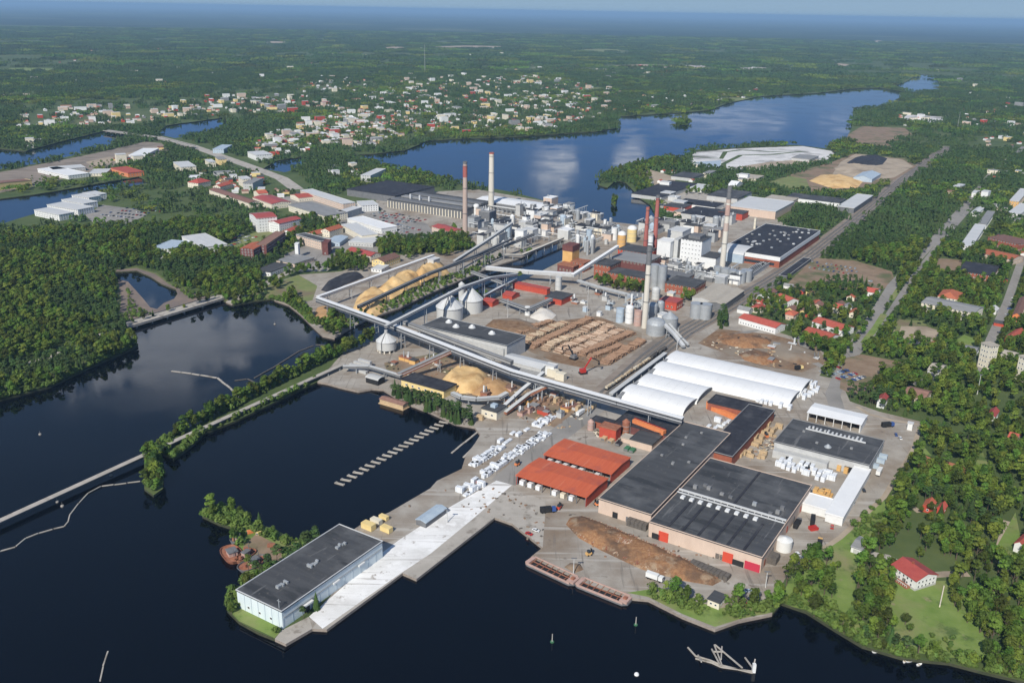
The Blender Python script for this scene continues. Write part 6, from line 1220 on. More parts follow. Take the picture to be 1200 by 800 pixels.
for i, (px, py, l, an) in enumerate(((1023, 757, 3.2, .2), (1027, 763, 5, .5), (1039, 755, 3, 1.2), (1051, 762, 3, .3), (1060, 775, 3, .9), (1065, 775, 3, .1), (1077, 779, 3, .4), (1180, 779, 4, -.5))):
    p = P(px, py, 0 if i < 7 else GZ); t = thing('rowing_boat', ('small white rowing boat close by the reeds', 'largest pale boat off the lawn shore', 'slim boat off the lawn, farthest from the large one', 'small pale boat between the slim and the paired ones', 'left one of two paired little boats', 'right one of two paired little boats', 'little boat nearest the wooded shore', 'white rowing boat pulled onto the right shore')[i], 'boat', (p.x, p.y, p.z), an); b = MB(); out = []
    for k_ in range(14): a = 2*math.pi*k_/14; out.append((l/2*math.cos(a)*1.1, l/5*math.sin(a)*(1-.3*math.cos(a))))
    for k_ in range(14): j = (k_+1) % 14; b.poly([(out[k_][0]*.8, out[k_][1]*.7, -.1), (out[j][0]*.8, out[j][1]*.7, -.1), (*out[j], .55), (*out[k_], .55)])
    b.poly([(x*.85, y*.8, .2) for x, y in out]); b.build('hull', 'white', t); MB().box(-.2, .2, -l/6, l/6, .35, .45).build('seat', 'timber', t)
# town and suburb houses in quantity: one of each kind, then copies
PROTO = {}
def proto(key, lx, ly, h, wall, roof, kind, rise=None, big=False):
    if key not in PROTO:
        m = [None, None]; b = MB(); b.box(-lx/2, lx/2, -ly/2, ly/2, 0, h); 
        if kind != 'flat': gable_walls(b, lx, ly, h, kind, (rise or 2.5)*.9)
        m[0] = b.mesh('wall', wall); d = link('tmp'); o = roof_part(d, lx, ly, h, kind, roof, .4, rise); m[1] = o.data
        for c in list(o.children): bpy.data.objects.remove(c)
        bpy.data.objects.remove(o); bpy.data.objects.remove(d)
        wn = None
        b = MB(); rows = max(1, int(h/3))
        for fc in (0, 1):
            ln = (lx if fc == 0 else ly); n = max(1, int(ln/3.2))
            for r in range(rows):
                for i in range(n):
                    s = (i-(n-1)/2)*3.2; z = 1.1+r*3
                    if fc == 0: b.box(s-.7, s+.7, -ly/2-.06, -ly/2+.02, z, z+1.3)
                    else: b.box(-lx/2-.06, -lx/2+.02, s-.7, s+.7, z, z+1.3)
        wn = b.mesh('window_row', 'glass'); PROTO[key] = (m[0], m[1], wn, lx, ly)
    return PROTO[key]
def place(key, x, y, ang, label, group, nm, cat, win):
    a, b, c, lx, ly = PROTO[key]; t = thing(nm, label, cat, (x, y, GZ), ang, group); link('wall', a, t); link('roof', b, t)
    if win: link('window_row', c, t)
    return t
    foot(x, y, max(lx, ly)/2+2)
KINDS = []
for i, (wl, rf) in enumerate((('white', 'roofgrey'), ('cream', 'rooftile'), ('white', 'rooftile'), ('yellow', 'roofbrown'), ('redwall', 'roofdark'), ('pinkwall', 'roofbrown'), ('white', 'rooflight'))):
    proto(('h', i), 12, 8.5, 4.5, wl, rf, 'gx', 2.6); KINDS.append((wl, rf))
BK = []
for i, (wl, rf, lx, ly, h) in enumerate((('white', 'rooflight', 38, 13, 11), ('cream', 'roofgrey', 44, 13, 10), ('cream', 'rooflight', 20, 18, 20), ('white', 'roofwhite', 50, 26, 8), ('pinkwall', 'rooftile', 34, 12, 9), ('greywall', 'roofgrey', 40, 24, 9), ('yellow', 'rooflight', 24, 14, 12), ('white', 'rooflight', 22, 16, 17))):
    proto(('b', i), lx, ly, h, wl, rf, 'flat'); BK.append((wl, rf))
CW = {'white': 'white', 'cream': 'cream', 'yellow': 'yellow', 'redwall': 'red', 'pinkwall': 'pinkish', 'greywall': 'grey'}; CR = {'roofgrey': 'grey', 'rooftile': 'red', 'roofbrown': 'brown', 'roofdark': 'dark', 'rooflight': 'pale', 'roofwhite': 'white'}
FARB = MB(); FMAT = ['white', 'cream', 'yellow', 'redwall', 'pinkwall', 'roofgrey', 'rooftile', 'roofbrown', 'rooflight', 'roofwhite']
def scatter_houses(n, poly, where, seed, pb=.2, win=False, base=R(30), mind=16, joined=False):
    r_ = random.Random(seed); wp = pw(poly); xs = [p[0] for p in poly]; ys = [p[1] for p in poly]; c = tries = 0
    while c < n and tries < n*40:
        tries += 1; x, y = r_.uniform(min(xs), max(xs)), r_.uniform(min(ys), max(ys))
        if not inside(np.array([[x, y]]), poly)[0]: continue
        p = at(x, y); big = r_.random() < pb; rad = 26 if big else 9
        if water_at(np.array([[p.x+dx, p.y+dy] for dx, dy in ((0, 0), (rad, 0), (-rad, 0), (0, rad), (0, -rad))])).any(): continue
        if any((p.x-fx)**2+(p.y-fy)**2 < (rad*.8+fr*.8)**2 for fx, fy, fr in FOOT[-500:]): continue
        a = base+math.radians(r_.choice([0, 0, 90]))+r_.uniform(-.15, .15)
        if joined:
            lx, ly, h = (r_.uniform(15, 28), r_.uniform(8, 12), r_.uniform(6, 13)) if big else (r_.uniform(7, 11), r_.uniform(6, 8), r_.uniform(3, 5)); e = Vector((math.cos(a), math.sin(a))); f = Vector((-e.y, e.x)); o2 = p.xy
            Q = lambda u, v, z: (*(o2+e*u*lx/2+f*v*ly/2), GZ+z); FARB.k = r_.choice((0, 0, 0, 5, 1, 1, 2, 3, 4, 4)); rd = 0 if big else ly*.28; cs = [(-1, -1), (1, -1), (1, 1), (-1, 1)]
            for i in range(4): u, v = cs[i], cs[(i+1) % 4]; FARB.poly([Q(*u, 0), Q(*v, 0), Q(*v, h), Q(*u, h)])
            FARB.k = r_.choice((5, 6, 7, 5, 8, 9)) if not big else r_.choice((5, 8, 8, 9))
            FARB.poly([Q(-1, -1, h), Q(1, -1, h), Q(1, 0, h+rd), Q(-1, 0, h+rd)]); FARB.poly([Q(-1, 0, h+rd), Q(1, 0, h+rd), Q(1, 1, h), Q(-1, 1, h)])
            foot(p.x, p.y, 8); c += 1; continue
        if big: i = r_.randrange(len(BK)); wl, rf = BK[i]; k = ('b', i); nm, cat = 'town_block', 'building'; lab = '%s flat-roofed block with a %s roof %s' % (CW[wl], CR[rf], where)
        else: i = r_.randrange(len(KINDS)); wl, rf = KINDS[i]; k = ('h', i); nm, cat = 'small_house', 'house'; lab = 'small %s house with a %s roof %s' % (CW[wl], CR[rf], where)
        q_ = place(k, p.x, p.y, a, lab, lab+', all alike', nm, cat, win); c += 1; f_ = r_.uniform(.5, .85) if big else r_.uniform(.7, 1.0); q_.scale = (f_, f_*r_.uniform(.85, 1.1), f_*r_.uniform(.8, 1.05))
scatter_houses(150, [(455, 103), (470, 96), (520, 92), (560, 98), (620, 92), (640, 108), (700, 120), (690, 140), (640, 150), (560, 155), (500, 152), (470, 160), (440, 150), (410, 132), (400, 120)], 'in the dense far town above the lake', 1, .3)
scatter_houses(60, [(300, 165), (340, 150), (400, 130), (450, 150), (470, 160), (430, 172), (380, 165), (340, 176), (302, 184)], 'on the near side of the far town', 2, .4)
scatter_houses(26, [(150, 140), (215, 122), (300, 115), (350, 118), (345, 130), (270, 132), (200, 140)], 'in the far left suburb', 3, .35)
scatter_houses(16, [(30, 130), (100, 122), (150, 128), (150, 148), (60, 146), (30, 142)], 'in the farthest left suburb', 4, .3); scatter_houses(10, [(30, 160), (70, 152), (85, 155), (80, 170), (34, 174)], 'on the left river bank', 14, .3)
scatter_houses(6, [(700, 112), (790, 105), (795, 122), (720, 130)], 'among the trees north of the lake', 5, .05); scatter_houses(15, [(826, 112), (850, 106), (885, 104), (905, 108), (880, 114), (845, 120)], 'on the northern lake shore', 6, .15)
scatter_houses(6, [(780, 76), (900, 76), (910, 82), (790, 84)], 'on the far northern plain', 7, .5); scatter_houses(6, [(600, 76), (720, 76), (700, 96), (600, 92)], 'on the far side of the town', 8, .5)
scatter_houses(14, [(1050, 134), (1108, 134), (1112, 146), (1060, 148)], 'on the far works field to the right', 9, .4); scatter_houses(6, [(340, 92), (410, 94), (400, 104), (345, 106)], 'on the far plain left of the town', 10, .3)
scatter_houses(6, [(1135, 100), (1200, 95), (1200, 160), (1160, 180), (1140, 140)], 'in the far right woods', 11, .15); scatter_houses(14, [(730, 195), (800, 190), (850, 205), (900, 210), (880, 225), (800, 222), (760, 222)], 'among the far works', 12, .45, base=AX)
scatter_houses(24, [(868, 350), (905, 338), (990, 330), (1020, 345), (1000, 372), (940, 372), (900, 380), (870, 370)], 'in the garden suburb beside the railway', 13, 0, True, AX)
scatter_houses(3, [(1060, 405), (1190, 330), (1200, 460), (1200, 560), (1100, 520), (1060, 480)], 'hidden in the right-hand wood', 15, 0, True, AX)
scatter_houses(22, [(1110, 225), (1200, 190), (1200, 330), (1170, 330), (1140, 245)], 'in the upper right suburb', 16, .35, False, AX)
scatter_houses(34, [(225, 195), (290, 200), (330, 225), (380, 232), (330, 236), (250, 222), (222, 210)], 'at the town edge by the main street', 17, .25, False, R(20)); scatter_houses(10, [(385, 195), (425, 195), (430, 207), (395, 212)], 'beside the lake end', 18, .5)
scatter_houses(10, [(120, 186), (190, 172), (200, 182), (150, 195)], 'on the left embankment', 19, .5); scatter_houses(6, [(20, 50), (250, 70), (560, 78), (300, 90), (40, 95)], 'lost in the far left forest', 20, .4); scatter_houses(6, [(940, 60), (1180, 70), (1190, 110), (1100, 100), (960, 90)], 'lost in the far right forest', 21, .4)
J = dict(joined=True)
scatter_houses(340, [(455, 103), (470, 94), (520, 86), (560, 90), (640, 88), (720, 104), (712, 138), (690, 144), (640, 152), (560, 157), (500, 154), (470, 160), (430, 152), (400, 136), (420, 114)], '', 101, .3, **J)
scatter_houses(130, [(298, 168), (330, 148), (400, 128), (450, 150), (470, 160), (430, 174), (380, 170), (345, 182), (300, 186)], '', 102, .3, **J)
scatter_houses(120, [(140, 142), (215, 118), (300, 110), (400, 116), (400, 128), (345, 132), (270, 134), (200, 142)], '', 103, .4, **J); scatter_houses(60, [(20, 136), (100, 124), (160, 124), (160, 146), (60, 150), (20, 150)], '', 104, .25, **J)
scatter_houses(50, [(335, 90), (430, 92), (430, 108), (345, 108)], '', 105, .2, **J); scatter_houses(40, [(600, 74), (900, 76), (900, 86), (700, 98), (600, 92)], '', 106, .4, **J); scatter_houses(40, [(700, 106), (900, 104), (830, 124), (720, 132)], '', 107, .1, **J)
scatter_houses(40, [(0, 45), (600, 60), (600, 84), (0, 110)], '', 108, .3, **J); scatter_houses(40, [(1100, 90), (1200, 88), (1200, 170), (1150, 180), (1120, 130)], '', 109, .1, **J)
tag(FARB.build('far_houses', FMAT), 'hundreds of small far houses scattered through the distant town and suburbs', kind='stuff')
# radio masts and lamp masts
for px, py, h, lab in ((498, 85, 120, 'tall thin radio mast beyond the far town'), (1122, 150, 40, 'tall mast in the far right woods'), (672, 672, 9, 'dark lamp mast beside the bark heap'), (897, 688, 9, 'lamp mast at the yard\'s lower right corner'), (595, 372, 18, 'pale lamp mast behind the chip hall'), (688, 372, 30, 'tall lamp mast at the log yard edge'), (793, 410, 20, 'lamp mast by the tent ends'), (524, 612, 8, 'lamp mast on the pier road'), (1145, 462, 16, 'pale flagpole-like mast in the wood')):
    p = at(px, py); t = thing('mast', lab, 'mast', (p.x, p.y, GZ)); w = .5 if h > 60 else .22; MB().cyl(0, 0, 0, h, w*1.4, w*.8, 8).build('pole', 'silo', t); MB().box(-1.4, 1.4, -.3, .3, h, h+.35).build('lamp_head' if h < 60 else 'antenna', 'darkgrey', t)
# vehicles
CARM = {}
def car_meshes(k):
    if k not in CARM:
        b = MB(); b.prism([(-2.1, -.85), (2.1, -.85), (2.1, .85), (-2.1, .85)], .35, .95); body = b.mesh('body', k); c = MB(); lo = [(-1.5, -.78), (1.0, -.78), (1.0, .78), (-1.5, .78)]; hi = [(-1.1, -.65), (.45, -.65), (.45, .65), (-1.1, .65)]
        for i in range(4): j = (i+1) % 4; c.poly([(*lo[i], .95), (*lo[j], .95), (*hi[j], 1.45), (*hi[i], 1.45)])
        c.mat(1).poly([(*q, 1.45) for q in hi]); cab = c.mesh('cabin', ['glass', k]); w_ = MB(); v = []
        w_.beam((0, 0, .32), (0, .16, .32), .64, .64, 10)
        CARM[k] = (body, cab, w_.mesh('wheel', 'tyre'))
    return CARM[k]
def car(px, py, ang, k, label, group=None):
    p = at(px, py); t = thing('parked_car', label, 'car', (p.x, p.y, GZ), ang, group); a, b, w = car_meshes(k); link('body', a, t); link('cabin', b, t)
    for x in (-1.35, 1.35):
        for y in (-.93, .77): link('wheel', w, t).location = (x, y, 0)
def truck(px, py, ang, k, label, l=9, tank_=False):
    p = at(px, py); t = thing('truck', label, 'truck', (p.x, p.y, GZ), ang); MB().box(-l/2, l/2, -1.1, 1.1, .6, 1.0).build('chassis', 'black', t); MB().box(l/2-2.2, l/2, -1.2, 1.2, 1.0, 3.2).build('cab', k, t); MB().box(-l/2, l/2-2.6, -1.25, 1.25, 1.05, 3.6).build('load', 'black' if k != 'white' else 'white', t); MB().box(l/2-.02, l/2+.05, -1, 1, 2.0, 2.9).build('windscreen', 'glass', t)
    for x in (-l/2+1.2, -l/2+2.6, l/2-1.4):
        for y in (-1.2, .9): MB().beam((x, y, .5), (x, y+.3, .5), 1, 1, 10).build('wheel', 'tyre', t)
CK = ['carwhite', 'cardark', 'carred', 'carblue', 'steel', 'steelblue', 'darkgrey']; CN = dict(carwhite='white', cardark='black', carred='red', carblue='blue', steel='silver', steelblue='pale blue', darkgrey='dark grey')
def lot(n, a, b, rows, where, seed, gap=8, ang=AX):
    r_ = random.Random(seed); p, q = at(*a), at(*b); d = (q-p).normalized(); sd = Vector((-d.y, d.x, 0)); N_ = n
    for j in range(rows):
        for i in range(N_):
            if r_.random() < .25: continue
            c = p.lerp(q, i/max(1, N_-1))+sd*j*gap; k = r_.choice(CK); lb = '%s car in the %s line %s' % (CN[k], od(j), where) if rows > 1 else '%s car parked %s' % (CN[k], where); t = thing('parked_car', lb, 'car', (c.x, c.y, GZ), math.atan2(sd.y, sd.x)+r_.uniform(-.08, .08), lb+', all alike'); a_, b_, w = car_meshes(k); link('body', a_, t); link('cabin', b_, t)
lot(8, (992, 448), (1012, 442), 4, 'on the gravel lot by the main road', 1, 8); lot(12, (938, 312), (1000, 322), 3, 'on the wide gravel plain by the railway', 2, 14)
lot(14, (425, 262), (470, 274), 4, 'on the town car park', 3, 10); lot(14, (432, 252), (480, 262), 4, 'on the upper town car park', 4, 10); lot(10, (120, 252), (160, 256), 5, 'on the marina car park', 5, 16); lot(12, (265, 290), (300, 278), 3, 'on the lot beside the sports hall', 6, 10)
lot(6, (1032, 398), (1050, 372), 1, 'along the right-hand road', 7); lot(8, (1168, 398), (1188, 350), 1, 'along the far right street', 8)
for a in ((877, 693, .3, 'steelblue', 'pale blue car parked at the grass edge by the quay'), (889, 697, 1.2, 'carwhite', 'white car parked at the grass edge by the quay'), (880, 702, .2, 'cardark', 'black car parked at the grass edge by the quay'), (876, 709, .4, 'carred', 'red car parked nearest the quay bushes'),
          (628, 622, A2, 'carwhite', 'white van-like car on the quay beside the inner basin'), (620, 626, A2, 'carred', 'red car on the quay edge'), (934, 612, AX, 'carwhite', 'white car by the wall of the largest hall'), (970, 507, 0, 'carwhite', 'white car under the grey hall roof edge')): car(*a)
truck(767, 679, A2, 'white', 'dark-loaded truck beside the bark heap'); truck(680, 486, AX, 'white', 'dark truck driving on the sawmill road'); truck(934, 616, AX, 'darkgrey', 'dark truck parked by the largest hall'); truck(952, 612, AX+.2, 'black', 'black truck parked before the white sheds'); truck(936, 433, .3, 'yellow', 'yellow loader truck on the bark field', 7)
p = at(953, 620); t = thing('skip', 'red skip on the yard before the white sheds', 'skip', (p.x, p.y, GZ), .3); MB().prism([(-2.4, -1.5), (2.4, -1.5), (2.4, 1.5), (-2.4, 1.5)], 0, 1.6).build('bin', 'carred', t); MB().box(-2.5, 2.5, -1.6, -1.4, 1.5, 1.75).box(-2.5, 2.5, 1.4, 1.6, 1.5, 1.75).build('rim', 'carred', t)
lot(6, (1000, 352), (1020, 330), 1, 'on the wide gravel plain edge', 9)
# railway tracks
for k_, off in enumerate((-9, -4, 1, 6)):
    c = [Vector(v) for v in pw([(712, 462), (760, 418), (800, 388), (845, 362), (900, 330), (950, 298), (1005, 255), (1062, 207), (1112, 172)])]; o0 = c[0]; m = MB()
    for a, b in zip(c, c[1:]):
        d = (b-a).normalized(); n = Vector((-d.y, d.x)); a2, b2 = a+n*off-o0, b+n*off-o0
        for s in (-.75, .75): m.beam((*(a2+n*s), .18), (*(b2+n*s), .18), .16, .2)
        m.mat(1).poly([(*(a2-n*1.4), .07), (*(b2-n*1.4), .07), (*(b2+n*1.4), .07), (*(a2+n*1.4), .07)]).mat(0)
    o = m.build('railway_track', ['steel', 'timberdark']); o.location = (o0.x, o0.y, GZ); tag(o, kind='structure')

for i, a in enumerate(((905, 590, AX), (1000, 500, .4), (1040, 500, .2), (1030, 555, AX), (960, 640, 1.2), (642, 600, .2))): truck(*a, ('white', 'doorred', 'carblue', 'white', 'ochre', 'carblue')[i], ('white lorry behind the largest hall', 'red lorry before the white open shed', 'blue lorry at the yard gate', 'white lorry on the outer yard road', 'yellow lorry on the yard corner by the grass', 'blue lorry at the red shed corner')[i])
for i, (px, py, k) in enumerate(((985, 600, 'carwhite'), (1000, 590, 'steel'), (975, 618, 'carred'), (1050, 510, 'carblue'), (1055, 514, 'carwhite'), (1012, 575, 'cardark'), (935, 650, 'carwhite'), (940, 655, 'steel'), (640, 560, 'carwhite'))): car(px, py, AX+.1*i, k, CN[k]+' car '+('beside the long white shed', 'halfway along the outer yard road', 'near the red skip', 'left of the gate kiosk', 'next to the gate kiosk', 'on the bend of the outer yard road', 'by the yard\'s grass edge', 'behind another at the yard\'s grass edge', 'before the red sheds')[i])

# ================================================================ TREES
def crown_mesh(kind, seed, n, H, RW, leafs):
    r_ = random.Random(seed); v, f = [], []
    def leaf(c, s, nrm=None):
        nrm = nrm or Vector((r_.gauss(0, 1), r_.gauss(0, 1), r_.gauss(.5, .8))).normalized()
        a = nrm.orthogonal().normalized(); a.rotate(Matrix.Rotation(r_.uniform(0, 6.28), 3, nrm)); b = nrm.cross(a); k = len(v)
        m = r_.uniform(.6, 1); v.extend([tuple(c+a*s), tuple(c+b*s*m), tuple(c-a*s*.9), tuple(c-b*s*m*.8)]); f.append((k, k+1, k+2, k+3))
    if kind == 'broad':
        lobes = []
        for i in range(9):
            a = r_.uniform(0, 6.28); rr = RW*r_.uniform(.15, .62); z = H*r_.uniform(.40, .86); k = 1-.45*abs((z/H-.6)/.4)
            lobes.append((Vector((rr*math.cos(a)*k, rr*math.sin(a)*k, z)), RW*r_.uniform(.32, .52)))
        lobes.append((Vector((0, 0, H*.86)), RW*.36)); lobes.append((Vector((0, 0, H*.55)), RW*.6))
        for i in range(n):
            c, r = lobes[i % len(lobes)]; d = Vector((r_.gauss(0, 1), r_.gauss(0, 1), r_.gauss(.25, 1))).normalized(); q = c+d*r*r_.uniform(.7, 1.05)
            q.z = max(q.z, H*.16); leaf(q, leafs*r_.uniform(.6, 1.15), (d+Vector((r_.uniform(-.6, .6), r_.uniform(-.6, .6), r_.uniform(-.3, .7)))).normalized())
    elif kind == 'spruce':
        L_ = 15; per = n//L_
        for i in range(L_):
            t = i/(L_-1); z = H*(.10+.88*t); rr = RW*(1-t)**.85+.25
            for k in range(max(4, int(per*(1.25-t)))):
                a = 6.283*k/max(4, int(per*(1.25-t)))+i*.7+r_.uniform(-.25, .25); ro = rr*r_.uniform(.75, 1.1); w = .45+.32*ro/1.5; d = Vector((math.cos(a), math.sin(a), 0)); s = Vector((-d.y, d.x, 0))
                b = len(v); v.extend([tuple(Vector((0, 0, z+.5))), tuple(d*ro*.6+s*w+Vector((0, 0, z-.15*ro))), tuple(d*ro+Vector((0, 0, z-.42*ro))), tuple(d*ro*.6-s*w+Vector((0, 0, z-.15*ro)))]); f.append((b, b+3, b+2, b+1))
    else:   # pine: clumps high on a bare stem
        lobes = [(Vector((RW*.45*math.cos(i*1.3), RW*.45*math.sin(i*1.3), H*(.62+.045*i))), RW*.42) for i in range(8)]+[(Vector((0, 0, H*.93)), RW*.4)]
        for i in range(n):
            c, r = lobes[i % len(lobes)]; d = Vector((r_.gauss(0, 1), r_.gauss(0, 1), r_.gauss(.3, .8))).normalized(); leaf(c+Vector((d.x*r, d.y*r, d.z*r*.6)), leafs*r_.uniform(.6, 1.1), (d+Vector((0, 0, .6))).normalized())
    return v, f
def crown(kind, seed, n, H, RW, leafs, k):
    v, f = crown_mesh(kind, seed, n, H, RW, leafs); me = bpy.data.meshes.new('crown'); me.from_pydata(v, [], f); me.materials.append(M[k]); me.update(); return me
def trunk(H, r, branches, top=.8, seed=0):
    r_ = random.Random(seed); b = MB(); b.cyl(0, 0, -.3, H*.5, r, r*.6, 7, cap=False); b.cyl(0, 0, H*.5, H*top, r*.6, r*.2, 7, cap=False)
    for i in range(branches): a = i*2.4+r_.uniform(-.3, .3); z = H*r_.uniform(.3, .55); b.beam((0, 0, z), (H*.2*math.cos(a), H*.2*math.sin(a), z+H*.2), r*.6, r*.6, 5)
    return b.mesh('trunk', 'bark_trunk')
SP = {  # species: (crown meshes, trunk mesh)
 'leafy': ([crown('broad', 1, 420, 12, 4.6, .74, 'leaf'), crown('broad', 2, 400, 11.5, 3.4, .7, 'leaf'), crown('broad', 3, 460, 14.5, 4.8, .8, 'leaf'), crown('broad', 4, 360, 8.5, 4.4, .7, 'leaf'), crown('pine', 14, 320, 15, 3.6, .7, 'leaf')], trunk(12, .32, 5)),
 'spruce': ([crown('spruce', 5, 240, 15, 3.4, .9, 'leafdark'), crown('pine', 6, 230, 14, 3.6, .85, 'leafdark'), crown('pine', 7, 230, 16, 3.8, .85, 'leafdark')], trunk(16, .26, 3, .95)),
 'bush': ([crown('broad', 8, 170, 4.5, 3.0, .7, 'bushleaf'), crown('broad', 9, 150, 3.4, 2.4, .6, 'bushleaf')], trunk(4, .12, 4)),
}
def grid_points(poly_px, dens, seed, jitter=1.0):
    """scattered spots inside a pixel outline laid on the ground; dens = square metres for each"""
    poly = pw(poly_px); a = np.array(poly); x0, y0 = a.min(0); x1, y1 = a.max(0); s = math.sqrt(dens); rs = np.random.RandomState(seed)
    gx, gy = np.meshgrid(np.arange(x0, x1, s), np.arange(y0, y1, s)); p = np.stack([gx.ravel(), gy.ravel()], 1)+rs.uniform(-.5, .5, (gx.size, 2))*s*jitter
    return p[inside(p, poly)]
def in_view(p, m=70, mb=70):
    x, y = projn(p[:, 0], p[:, 1], np.full(len(p), 6.0)); return (x > -m) & (x < 1200+m) & (y < 800+mb) & (p[:, 1] > 40)
OPEN = [r[2] for r in REG if r[2] and r[0] not in ('mud_bank',)]
OPEN += [pw(SH_CAUSE+[(436, 399)]), strip([(182, 160), (225, 171), (290, 194), (330, 209), (348, 222)], 60), strip([(985, 440), (1000, 408), (1028, 365), (1046, 335), (1085, 292), (1135, 236), (1165, 200)], 14), strip([(1002, 415), (1040, 372), (1070, 325), (1105, 280), (1140, 240)], 9), strip([(1146, 440), (1158, 405), (1180, 355), (1197, 305)], 14), strip([(262, 358), (300, 338), (345, 315)], 15), strip([(20, 428), (60, 418), (90, 402), (135, 385)], 9)]
def clear_of(p, feet=True, regs=True, margin=0):
    ok = ~water_at(p)
    if regs:
        for q in OPEN: ok &= ~inside(p, q)
    if feet:
        idx = np.nonzero(ok)[0]; q = p[idx]; bad = np.zeros(len(idx), bool)
        for x, y, r in FOOT: bad |= (q[:, 0]-x)**2+(q[:, 1]-y)**2 < (r+margin)**2
        ok[idx[bad]] = False
    return ok
def ring(d0, d1, dens, seed):
    """spots over the land between two distances from the viewpoint's foot, within the part of the land in view"""
    rs = np.random.RandomState(seed); s = math.sqrt(dens); w = d1*.72
    gx, gy = np.meshgrid(np.arange(-w, w, s), np.arange(max(d0*.7, 100), d1, s)); p = np.stack([gx.ravel(), gy.ravel()], 1)+rs.uniform(-.5, .5, (gx.size, 2))*s
    d = np.hypot(p[:, 0], p[:, 1]); p = p[(d >= d0) & (d < d1)]; return p[in_view(p)]
def pxof(p): return np.stack(projn(p[:, 0], p[:, 1], np.full(len(p), GZ)), 1)
def noise2(p, s, off=0): return np.array([noise.noise(Vector((x*s, y*s, off))) for x, y in p])
TOWN = [(300, 190), (300, 165), (350, 140), (410, 110), (470, 92), (620, 88), (700, 105), (700, 148), (600, 158), (500, 165), (430, 180)]
TOWN2 = [(20, 120), (350, 110), (360, 130), (200, 148), (30, 150)]; TOWN3 = [(222, 190), (345, 200), (400, 230), (460, 260), (440, 310), (380, 320), (300, 300), (220, 230)]
p = ring(150, 1250, 20, 1); q = pxof(p); ok = clear_of(p, margin=-1.0); p, q = p[ok], q[ok]
u = np.random.RandomState(5).rand(len(p)); dens = np.full(len(p), .96)
SUB = [(866, 345), (905, 330), (990, 322), (1040, 330), (1000, 400), (940, 402), (870, 385)]; dens[inside(q, SUB)] = .42; dens[inside(q, TOWN3)] = .72
dens[inside(q, [(1030, 560), (1080, 520), (1200, 520), (1200, 800), (1000, 720)])] = .93
dens[inside(q, [(1085, 380), (1200, 300), (1200, 480), (1060, 470)])] = .85
dens[inside(q, YARD)] = .0
cl_ = noise2(p, .021, 9); rw_ = inside(q, [(1000, 400), (1200, 400), (1200, 800), (1000, 720), (900, 700)]); dens[rw_ & (cl_ > .28)] *= .25
keep = u < dens; p, q = p[keep], q[keep]
nz_ = noise2(p, .013, 3)+np.random.RandomState(6).uniform(-.18, .18, len(p))
con = nz_ > .22; rw_ = inside(q, [(1000, 300), (1200, 260), (1200, 800), (1000, 720), (900, 700)])
con[inside(q, [(-100, 230), (180, 235), (170, 320), (150, 380), (0, 470), (-100, 470)])] &= (nz_ > .12)[inside(q, [(-100, 230), (180, 235), (170, 320), (150, 380), (0, 470), (-100, 470)])]
con[inside(q, [(965, 300), (1000, 240), (1110, 180), (1140, 220), (1050, 325)])] = True
con[rw_] &= (nz_[rw_] > .34)
con[inside(q, [(1000, 620), (1040, 580), (1110, 620), (1160, 800), (950, 720)])] = False
LE = [p[~con]]; CO = [p[con]]; BU = []
# planted places: tree rows and groves that stand on the open regions
def grove(poly, dens, kind, seed, rg=False):
    g = grid_points(poly, dens*.58, seed, .8); g = g[clear_of(g, True, False, -2)]; {'l': LE, 'c': CO, 'b': BU}[kind].append(g)
grove([(452, 459), (468, 460), (518, 478), (550, 492), (556, 500), (533, 496), (505, 483), (470, 470), (455, 464)], 16, 'c', 21)
grove([(202, 511), (230, 497), (280, 470), (330, 446), (380, 421), (404, 411), (436, 399), (440, 401), (408, 414), (384, 423), (332, 449), (282, 474), (232, 501), (206, 513)], 13, 'l', 22)
grove([(170, 534), (187, 528), (191, 545), (190, 570), (180, 577), (171, 570)], 14, 'b', 23); grove([(172, 536), (186, 532), (189, 570), (178, 573)], 30, 'l', 24)
grove([(242, 600), (262, 598), (300, 614), (345, 634), (335, 642), (300, 625), (262, 612), (246, 606)], 16, 'b', 25); grove([(268, 700), (279, 694), (330, 740), (322, 746), (284, 728)], 16, 'b', 26); grove([(344, 628), (368, 632), (360, 642), (340, 640)], 16, 'b', 31)
grove([(752, 690), (790, 694), (830, 706), (836, 712), (820, 722), (790, 712), (758, 698)], 14, 'b', 27); grove([(845, 700), (880, 708), (912, 700), (908, 716), (870, 726), (846, 722)], 16, 'b', 28); grove([(760, 690), (780, 692), (830, 712), (820, 718)], 60, 'l', 29); grove([(850, 704), (905, 704), (905, 715), (860, 722)], 70, 'l', 30)
grove([(405, 390), (432, 375), (470, 362), (505, 345), (540, 330), (562, 318), (568, 312), (540, 318), (500, 330), (470, 348), (430, 362), (404, 376)], 40, 'b', 32); grove([(372, 386), (392, 372), (406, 376), (404, 388), (392, 396)], 26, 'l', 33)
grove([(330, 352), (345, 345), (360, 362), (366, 376), (350, 366)], 30, 'l', 34); grove([(470, 300), (500, 285), (530, 268), (545, 275), (555, 290), (520, 303), (500, 296), (480, 306)], 45, 'l', 35); grove([(386, 306), (400, 296), (432, 308), (430, 320), (400, 318)], 45, 'l', 36); grove([(440, 292), (455, 280), (475, 285), (470, 297)], 45, 'l', 37)
grove([(696, 328), (706, 322), (755, 336), (760, 346), (740, 344), (700, 336)], 45, 'l', 38); grove([(797, 348), (812, 346), (820, 356), (800, 356)], 50, 'l', 39); grove([(838, 352), (846, 352), (846, 362), (838, 360)], 40, 'l', 40); grove([(841, 372), (852, 366), (852, 382), (842, 386)], 26, 'c', 41)
